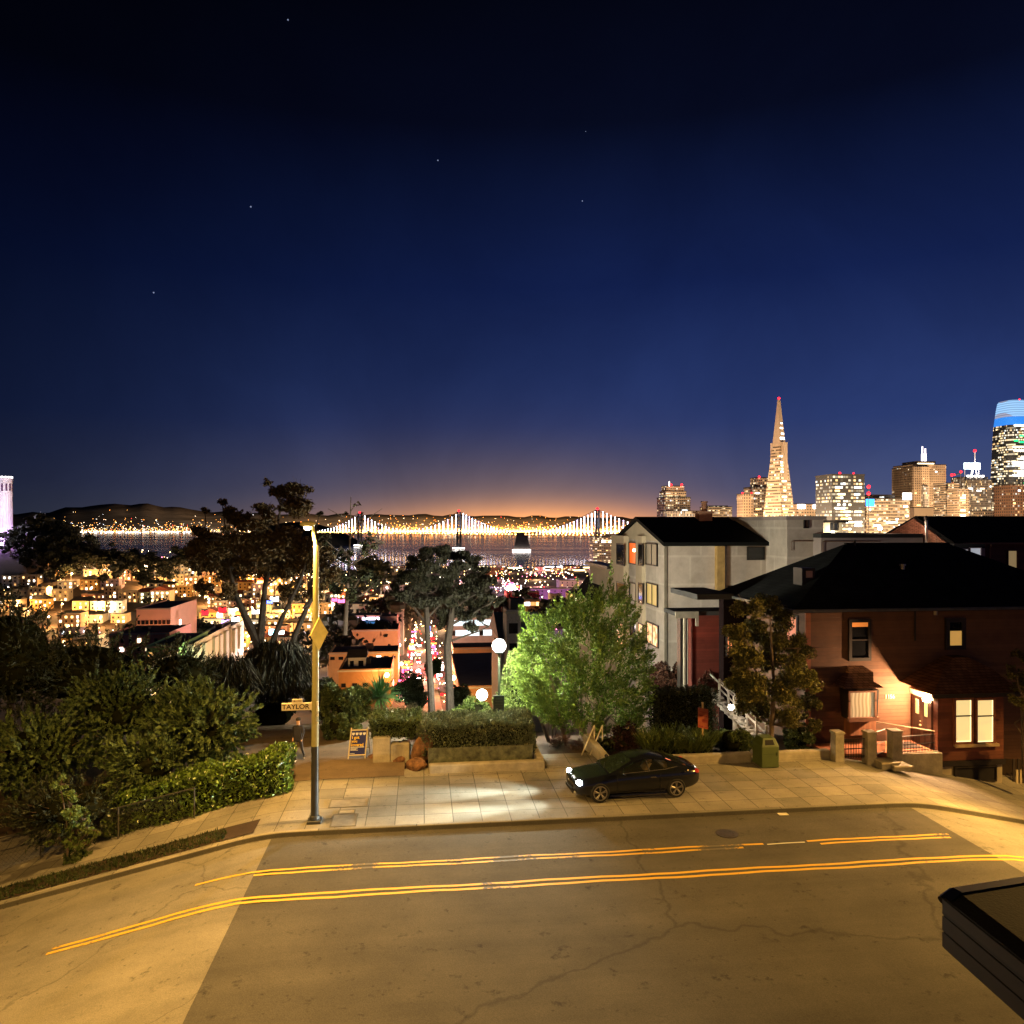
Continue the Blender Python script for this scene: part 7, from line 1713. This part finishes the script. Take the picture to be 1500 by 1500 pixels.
# ---- wire fence on the sloping bank
CF=thing('wire_fence','low wire fence with thin posts on the sloping bank','fence',-14,3.3,float(zstreet(-14)))
wire=mat('galvanised_wire',(.06,.055,.05),rough=.6,metal=.3); us=np.linspace(-20.5,-10.6,9)
m=MB(); m.tube([(u,3.3,float(zstreet(u))+1.05) for u in us],.022,5); m.build('top_rail',wire,CF)
for u in us[::2]: m=MB(); m.tube([(u,3.3,float(zstreet(u))-.2),(u,3.3,float(zstreet(u))+1.07)],.028,5); m.build('post',wire,CF)
m=MB()
for k in range(70):
    u=-20.5+9.9*k/69
    for s in (-1,1):
        u2=u+s*.9
        if -20.5<u2<-10.6: m.tube([(u,3.3,float(zstreet(u))+.05),(u2,3.3,float(zstreet(u2))+1.0)],.003,3,cap=False)
m.build('wire_mesh',wire,CF)
# ---- pavement covers, manhole, marker
def cover(name,label,px0,py0,px1,py1,m_,frame=True):
    a=ong(px0,py1); b=ong(px1,py0); t_=thing(name,label,'cover',a[0],a[1],0)
    m=MB(); m.box(a[0],b[0],a[1],b[1],-.02,.012); m.build('lid',m_,t_)
    m=MB(); w=.05
    m.box(a[0]-w,b[0]+w,a[1]-w,a[1]-.003,-.02,.018); m.box(a[0]-w,b[0]+w,b[1]+.003,b[1]+w,-.02,.018); m.box(a[0]-w,a[0]-.003,a[1],b[1],-.02,.018); m.box(b[0]+.003,b[0]+w,a[1],b[1],-.02,.018)
    if frame: m.build('rim',mat('cover_rim',(.13,.115,.09)),t_)
    return t_
lid=mat('cover_concrete',(.20,.18,.145),var=.3,scale=2)
cover('utility_cover','wide two-part utility cover in the pavement near the lamp post',483,1170,539,1183,lid)
cover('utility_cover','square utility cover close to the kerb',485,1193,523,1211,lid)
cover('utility_cover','small utility lid with a pale strip between the two covers',497,1187,519,1192,mat('pale_lid',(.32,.28,.2)))
mu,mv=ong(1065,1221,-.135); MH=thing('manhole_cover','round dark manhole cover in the asphalt','manhole cover',mu,mv,-.135)
m=MB(); m.lathe([(.34,-.03),(.34,.0),(.30,.004)],(mu,mv,-.13),24); m.build('lid',mat('cast_iron',(.045,.035,.03),rough=.6,metal=.3),MH)
m=MB(); 
for k in range(8): a=k*math.pi/4; m.box(mu+.2*math.cos(a)-.03,mu+.2*math.cos(a)+.03,mv+.2*math.sin(a)-.03,mv+.2*math.sin(a)+.03,-.13,-.121)
m.build('lugs',MATS['cast_iron'],MH)
pu_,pv_=ong(1147,1193,-.135); tt=MB(); tt.box(pu_-.16,pu_+.16,pv_-.10,pv_+.10,-.125,-.118); o=tt.build('paper_scrap',mat('paper',(.6,.56,.45)),base=(pu_,pv_,-.12)); tag(o,'small white scrap of paper lying on the asphalt by the kerb','litter')
# ---- gate with pale pickets at the far right
GT=thing('picket_gate','dark picket gate with pale slats lit at the frame edge','gate',onv(1487,1140,5.2)[0],5.2,-2)
m=MB(); 
for k in range(7):
    u=onv(1484,1140,5.2)[0]+.22*k; m.box(u,u+.09,5.2,5.24,-2.6,onv(1490,1112,5.2)[1]); 
m.build('slats',mat('gate_dark',(.04,.03,.025)),GT)
for px in (1490,1495.5):
    u=onv(px,1130,5.15)[0]; m=MB(); m.box(u-.045,u+.045,5.14,5.18,onv(px,1148,5.15)[1],onv(px,1128,5.15)[1]); m.build('pale_slat',mat('gate_pale',(.55,.46,.3)),GT)
# ---- dark roof edge of the viewer's own building
RE=thing('roof_ledge','black edge of a flat roof jutting into the bottom corner','roof edge',*tuple(pix(1450,1330,7.5)),world=True)
c_=[pix(1382,1314,7.4),pix(1398,1302,7.45),pix(1500,1286,7.8),pix(1640,1264,8.3)]
m=MB(); n=len(c_); low=[Vector((p.x+.25,p.y-4.6,p.z-.02)) for p in c_]
m.add([tuple(p) for p in c_]+[tuple(p) for p in low],[(i,i+1,n+i+1,n+i) for i in range(n-1)]); 
m.add([tuple(p) for p in c_]+[tuple(p-Vector((0,0,.5))) for p in c_],[(i+1,i,n+i,n+i+1) for i in range(n-1)])
m.add([tuple(c_[0]),tuple(low[0]),tuple(low[0]-Vector((0,0,.5))),tuple(c_[0]-Vector((0,0,.5)))],[(0,1,2,3)])
m.build('coping',ground_mat('roll_roofing',(.012,.010,.009),stain=.5),RE)
m=MB(); e_=[p+Vector((.02,-.10,.012)) for p in c_]
m.add([tuple(p+Vector((0,.02,.004))) for p in c_]+[tuple(p) for p in e_],[(i,i+1,n+i+1,n+i) for i in range(n-1)]); m.build('flashing',mat('dull_flashing',(.02,.017,.015),rough=.45,metal=.6),RE)
m=MB(); q0,q1=c_[0],low[0]
for k in range(3): m.add([tuple(q0+Vector((-.012,0,-.02-.16*k))),tuple(q1+Vector((-.012,0,-.02-.16*k))),tuple(q1+Vector((-.012,0,-.165-.16*k))),tuple(q0+Vector((-.012,0,-.165-.16*k)))],[(0,1,2,3)])
m.build('fascia',siding('fascia_board',(.035,.022,.016),.5),RE)
m=MB(); m.tube([tuple(p+Vector((0,.03,-.05))) for p in c_],.045,8); m.build('gutter',mat('ledge_gutter',(.03,.022,.018),rough=.35,metal=.5),RE)
# ================================================================ BLACK COUPE
pf=ong(877,1175,0); pr=ong(990,1167,0); hdg=math.atan2(pr[1]-pf[1],pr[0]-pf[0])   # street-frame angle of the axle line (front at -u)
wb=math.hypot(pr[0]-pf[0],pr[1]-pf[1]); sc_=wb/2.73
print('wheelbase',wb,'heading',math.degrees(hdg))
cxu=(pf[0]+pr[0])/2-math.sin(hdg)*.78; cxv=(pf[1]+pr[1])/2+math.cos(hdg)*.78
CAR=thing('black_coupe','glossy black coupe standing across the pavement with its headlights on','car',cxu,cxv,0.0)
CAR.rotation_euler=(0,0,TH+hdg+math.pi); ORG[CAR.name]=(0,0,0)   # local +x = forward
cp=bpy.data.materials.new('black_car_paint'); cp.use_nodes=True; b=cp.node_tree.nodes['Principled BSDF']
b.inputs['Base Color'].default_value=(.006,.007,.011,1); b.inputs['Roughness'].default_value=.22; b.inputs['Coat Weight'].default_value=.35; b.inputs['Coat Roughness'].default_value=.04; b.inputs['Specular IOR Level'].default_value=.4
cgl=bpy.data.materials.new('car_glass'); cgl.use_nodes=True; b=cgl.node_tree.nodes['Principled BSDF']
b.inputs['Base Color'].default_value=(.012,.014,.014,1); b.inputs['Roughness'].default_value=.03; b.inputs['Specular IOR Level'].default_value=.9
cgs=bpy.data.materials.new('side_glass'); cgs.use_nodes=True; t=NT(cgs.node_tree); b=t.N['Principled BSDF']
b.inputs['Base Color'].default_value=(.02,.022,.018,1); b.inputs['Roughness'].default_value=.03; b.inputs['Specular IOR Level'].default_value=.8
tr=t.n('ShaderNodeBsdfTransparent',{'Color':(.8,.82,.75,1)}); mx=t.n('ShaderNodeMixShader',{0:.62,1:b.outputs[0],2:tr.outputs[0]}); t.L.new(mx.outputs[0],t.N['Material Output'].inputs[0])
rub=mat('tyre_rubber',(.012,.012,.012),rough=.85); alloy=mat('alloy_rim',(.32,.30,.27),rough=.35,metal=.8); blk=mat('black_plastic',(.01,.01,.01),rough=.5)
xf,xr=1.365,-1.365
# stations: x, half width, bottom z, belt z, top z
ST2=[(2.20,.50,.34,.50,.56),(2.15,.70,.24,.58,.66),(2.00,.82,.19,.64,.735),(1.75,.875,.18,.69,.80),(1.365,.90,.18,.745,.865),(1.0,.90,.19,.79,.915),(.7,.895,.20,.82,.945),(.2,.89,.20,.845,.93),(-.4,.89,.20,.865,.94),(-1.0,.895,.20,.88,.955),(-1.365,.90,.20,.89,.985),(-1.75,.885,.22,.885,1.005),(-2.05,.84,.27,.86,.995),(-2.27,.74,.36,.80,.93),(-2.35,.60,.45,.74,.80)]
rings=[]
for x_,w,bz_,be,tp in ST2:
    h=[(0,bz_),(w*.80,bz_),(w*.955,bz_+.09),(w*.985,bz_+(be-bz_)*.45),(w,bz_+(be-bz_)*.72),(w*.965,be),(w*.86,be+(tp-be)*.55),(w*.55,be+(tp-be)*.9),(0,tp)]
    rings.append([(x_,y,z) for y,z in h]+[(x_,-y,z) for y,z in h[-2:0:-1]])
m=MB(); n=len(rings[0])
for r_ in rings: m.v+=r_
for i in range(len(rings)-1):
    for k in range(n): m.f.append((i*n+k,i*n+(k+1)%n,(i+1)*n+(k+1)%n,(i+1)*n+k)); m.mi.append(0)
m.f.append(tuple(range(n))[::-1]); m.f.append(tuple((len(rings)-1)*n+k for k in range(n))); m.mi+=[0,0]
body=m.build('body',[cp,blk],CAR,smooth=True)
bm=bmesh.new(); bm.from_mesh(body.data); bmesh.ops.recalc_face_normals(bm,faces=bm.faces); bm.to_mesh(body.data); bm.free()
sb=body.modifiers.new('sub','SUBSURF'); sb.levels=2; sb.render_levels=2
cut=[]
for x_ in (xf,xr):
    for s in (-1,1):
        q=MB(); q.lathe([(.355,-.20),(.355,.20)],(x_,s*.86,.335),28,ax=1); o=q.build('cutter',blk); o.parent=CAR; o.rotation_euler=(0,0,0); o.location=(0,0,0)
        bo=body.modifiers.new('arch','BOOLEAN'); bo.object=o; bo.operation='DIFFERENCE'; bo.solver='EXACT'; cut.append(o)
bpy.context.view_layer.update()
baked(body)
for o in cut: bpy.data.objects.remove(o)
body.data.polygons.foreach_set('use_smooth',[True]*len(body.data.polygons))
try: body.data.set_sharp_from_angle(angle=R(40))
except Exception: pass
# greenhouse
GS=[(1.02,.92,.90),(.55,1.10,.80),(.12,1.275,.66),(-.25,1.345,.60),(-.70,1.335,.60),(-1.10,1.26,.62),(-1.50,1.125,.68),(-1.86,1.0,.72)]
def sidey(x_,z_):
    zt=np.interp(-x_,[-g[0] for g in GS],[g[1] for g in GS]); return .815-.30*max(0,(z_-.90))/.46
m=MB(); rr=[]
for x_,zt,wt in GS:
    zb=.86; yb=sidey(x_,zb+.03); yt=sidey(x_,zt-.05)
    h=[(yb,zb),(yb*.5+yt*.5,(zb+zt-.05)/2),(yt,zt-.06),(yt-.09,zt-.012),(0,zt+.012)]
    rr.append([(x_,y,z) for y,z in h]+[(x_,-y,z) for y,z in h[-2::-1]])
n=len(rr[0])
for r_ in rr: m.v+=r_
for i in range(len(rr)-1):
    for k in range(n-1):
        if 1<=i<=4 and k in (0,1,n-2,n-3): continue      # open for the side glass
        m.f.append((i*n+k,i*n+k+1,(i+1)*n+k+1,(i+1)*n+k)); m.mi.append(0)
m.f.append(tuple(range(n))); m.mi.append(0); m.f.append(tuple((len(rr)-1)*n+k for k in range(n))[::-1]); m.mi.append(0)
roof=m.build('roof',cp,CAR,smooth=True)
def roofz(x_): return np.interp(-x_,[-g[0] for g in GS],[g[1] for g in GS])
def pane(name,pts,mt,parent,th=.004):
    q=MB(); n=len(pts); q.add(pts,[tuple(range(n))]); return q.build(name,mt,parent,smooth=False)
# side glass with bright lower trim
for s in (-1,1):
    top=[(.70,.965),(.40,1.09),(.08,1.20),(-.28,1.262),(-.70,1.250),(-1.05,1.185),(-1.33,1.085)]
    pts=[(x_,z_) for x_,z_ in top]+[(-1.42,1.035),(-1.2,.87),(-.3,.87),(.62,.87)]
    def P3(x_,z_,o=.012): return (x_,s*(sidey(x_,z_)+o),z_)
    q=MB(); k=[P3(*p) for p in pts]; q.add(k,[tuple(range(len(k))) if s<0 else tuple(range(len(k)))[::-1]]); sg=q.build('side_window',cgs,CAR)
    q=MB(); q.tube([P3(.42,.925,.016),P3(-.3,.945,.016),P3(-1.0,.975,.016),P3(-1.45,1.035,.016)],.011,5); q.build('window_trim',mat('bright_trim',(.6,.55,.42),rough=.25,metal=.9),sg)
    q=MB(); q.tube([P3(-.42,.945,.016),P3(-.36,1.265,.016)],.022,4); q.build('pillar',cp,sg)
    # mirror, handle, shut lines, sill
    q=MB(); q.ball((.55,s*.98,.98),.10,0,10,(.7,1.15,.75)); q.build('mirror',cp,CAR,smooth=True)
    q=MB(); q.box(-.62,-.42,s*.905-.012,s*.905+.012,.76,.785); q.build('door_handle',mat('chrome',(.7,.66,.55),rough=.15,metal=1),CAR)
    q=MB(); q.box(.74,.752,s*.899-.003,s*.899+.003,.30,.86); q.box(-.80,-.788,s*.899-.003,s*.899+.003,.30,.88); q.build('door_gap',blk,CAR)
    q=MB(); q.tube([(1.0,s*.885,.215),(-1.0,s*.885,.215)],.03,6); q.build('sill',cp,CAR)
    # lamps
    q=MB(); q.ball((2.03,s*.64,.65),.145,0,12,(.7,1.25,.55)); hl=q.build('headlight',emi('headlamp_glow',(.90,1,1),55),CAR,smooth=True)
    q=MB(); q.ball((2.13,s*.55,.33),.06,0,8); q.build('fog_lamp',mat('fog_glass',(.5,.5,.48),rough=.1),CAR)
    q=MB(); q.ball((-2.18,s*.70,.83),.12,0,10,(.75,1.1,.6)); q.build('tail_light',emi('tail_lens',(.5,.02,.01),.35),CAR,smooth=True)
    q=MB(); q.ball((-1.78,s*.905,.93),.03,0,6); q.build('side_marker',mat('marker_white',(.75,.65,.5)),CAR)
seatm=mat('tan_seat',(.30,.22,.15),rough=.7)
for y_ in (-.36,.36):
    q=MB(); q.frus((-.42,-.22,y_-.24,y_+.24),(-.62,-.48,y_-.20,y_+.20),.85,1.12); q.box(-.64,-.52,y_-.12,y_+.12,1.135,1.24); q.build('seat',seatm,CAR,bevel=.04)
q=MB(); q.lathe([(.17,-.012),(.19,0),(.17,.012)],(.42,.36,1.0),18,ax=0,cap=False); q.build('steering_wheel',blk,CAR)
q=MB(); q.box(-1.25,-1.05,-.55,.55,.87,1.06); q.build('rear_seat',seatm,CAR,bevel=.05)
# windscreen and rear glass, following the greenhouse
def wt(x_,f): return sidey(x_,roofz(x_)-.05)*f
def glassgrid(name,xs,inset):
    q=MB(); rows=[]
    for x_ in xs:
        zt=roofz(x_); yt=sidey(x_,zt-.05)-inset; rows.append([(x_,yt*f,zt+.012-.024*abs(f)**2.5+.010) for f in (-1,-.8,-.5,0,.5,.8,1)])
    for r_ in rows: q.v+=r_
    for i in range(len(rows)-1):
        for k in range(6): q.f.append((i*7+k,i*7+k+1,(i+1)*7+k+1,(i+1)*7+k)); q.mi.append(0)
    return q.build(name,cgl,CAR,smooth=True)
ws=glassgrid('windscreen',[.99,.85,.7,.55,.4,.25,.14],.085); glassgrid('rear_window',[-1.12,-1.3,-1.5,-1.68,-1.82],.09)
q=MB()
for y_ in (-.3,.25): q.tube([(1.04,y_,.965),(.86,y_-.45,1.03)],.008,4)
q.build('wiper',blk,ws)
q=MB(); q.box(2.172,2.20,-.36,.36,.40,.50); q.box(2.19,2.215,-.48,.48,.24,.34); q.build('grille',blk,CAR)
q=MB(); q.ball((2.22,0,.56),.05,0,8,(.4,1,.8)); q.build('badge',mat('chrome',(.7,.66,.55)),CAR)
q=MB(); q.box(-2.375,-2.35,-.26,.26,.60,.73); q.build('number_plate',mat('plate_white',(.6,.6,.55)),CAR)
# seats glimpsed by their headrests are behind dark glass; wheels
for x_ in (xf,xr):
    for s in (-1,1):
        q=MB(); q.lathe([(.21,-.10),(.30,-.115),(.33,-.08),(.335,0),(.33,.08),(.30,.115),(.21,.10)],(x_,s*.80,.335),32,ax=1); wh=q.build('wheel',rub,CAR,smooth=True)
        q=MB(); yo=s*.80+s*.105
        q.lathe([(.215,-.012),(.245,-.014),(.245,.012),(.215,.014),(.215,-.012)],(x_,yo,.335),32,ax=1,cap=False)
        for k in range(5):
            for dd in (-.13,.13):
                a=2*math.pi*k/5+dd+.3; a2=2*math.pi*k/5+dd*.55+.3
                q.tube([(x_+.04*math.cos(a2),yo-s*.0,.335+.04*math.sin(a2)),(x_+.225*math.cos(a),yo,.335+.225*math.sin(a))],[.02,.017],4)
        q.lathe([(.055,-.015),(.05,.02)],(x_,yo,.335),12,ax=1); q.build('rim',alloy,wh)
        q=MB(); q.lathe([(.215,-.03),(.215,-.02)],(x_,yo-s*.02,.335),20,ax=1); q.build('brake_disc',blk,wh)
# headlight beams
for s in (-1,1):
    for pw,sp_,dz in ((9000,27,-.085),(1300,76,.0)):
        l=lamp('headlight_beam','SPOT',(0,0,0),pw,(.9,1,.88),size=.12,spot=sp_,blend=1.0,frame=False); l.parent=CAR; l.location=(2.2,s*.62,.64); l.rotation_euler=Vector((1,.07*s,dz)).to_track_quat('-Z','Y').to_euler()
# ================================================================ PERSON ON THE PATH
skin_t=mat('skin',(.40,.24,.16)); cloth=mat('dark_jacket',(.018,.017,.024),rough=.9); trous=mat('grey_trousers',(.05,.045,.045),rough=.9); shoe=mat('pale_shoe',(.5,.42,.32)); hairm=mat('dark_hair',(.015,.012,.01))
ppu,ppv=ong(437,1117,0.03)
PR=thing('person','person in a dark jacket and grey trousers walking up the park path','person',ppu,ppv,.03); PR.rotation_euler=(0,0,TH+R(170)); ORG[PR.name]=(0,0,0)
J=dict(pel=(0,0,.95,.135),sp1=(.0,.01,1.12,.13),sp2=(0,.0,1.32,.15),neck=(0,.0,1.50,.055),head=(0,.03,1.62,.085),top=(0,.03,1.74,.075),
 hl=(.10,0,.90,.10),kl=(.11,.12,.50,.062),al=(.11,-.02,.10,.045),tl=(.11,.13,.03,.035),hr=(-.10,0,.90,.10),kr=(-.11,-.10,.52,.062),ar=(-.11,-.36,.20,.045),tr=(-.11,-.33,.05,.035),
 sl=(.18,0,1.42,.07),el=(.23,-.12,1.16,.05),wl=(.22,-.02,.92,.033),fl=(.22,.04,.84,.03),srr=(-.18,0,1.42,.07),er=(-.23,.08,1.16,.05),wr=(-.21,.22,.97,.033),fr=(-.20,.28,.91,.03))
ed=[('pel','sp1'),('sp1','sp2'),('sp2','neck'),('neck','head'),('head','top'),('pel','hl'),('hl','kl'),('kl','al'),('al','tl'),('pel','hr'),('hr','kr'),('kr','ar'),('ar','tr'),('sp2','sl'),('sl','el'),('el','wl'),('wl','fl'),('sp2','srr'),('srr','er'),('er','wr'),('wr','fr')]
ks=list(J); me=bpy.data.meshes.new('body'); me.from_pydata([J[k][:3] for k in ks],[(ks.index(a),ks.index(b)) for a,b in ed],[])
for mm_ in (skin_t,cloth,trous,shoe): me.materials.append(mm_)
o=bpy.data.objects.new('body',me); COL.objects.link(o); o.parent=PR
sk=o.modifiers.new('skin','SKIN'); 
for i,k in enumerate(ks): o.data.skin_vertices[0].data[i].radius=(J[k][3],J[k][3]*.85)
o.data.skin_vertices[0].data[0].use_root=True
o.modifiers.new('sub','SUBSURF').levels=2; o.modifiers['sub'].render_levels=2
bpy.context.view_layer.update(); baked(o)
for p in o.data.polygons:
    z=p.center.z; x=abs(p.center.x); hand=x>.17 and z<.97
    p.material_index=0 if (z>1.50 or hand) else 1 if (z>.90 or x>.19) else 3 if z<.10 else 2; p.use_smooth=True
m=MB(); m.ball((0,.0,1.71),.098,0,12,(1,1.12,.9)); m.build('hair',hairm,PR,smooth=True)
m=MB(); m.frus((-.155,.155,-.13,.14),(-.17,.17,-.12,.12),.86,1.42); m.build('jacket',cloth,PR,smooth=True,bevel=.05)
# ================================================================ the two sodium lamps just outside the frame
cobra(23.5,-4.6,8.6,'street lamp just beyond the frame edge lighting the road and the house',(34000,8500),((3,-5.5,0),(23.2,-3.2,0)),(92,108),z0=-2.2)
cobra(-12.0,-14.5,8.8,'street lamp on the near kerb beyond the frame edge lighting the bank',(12500,),((-9.0,-4,0),),(112,),z0=-1.2)
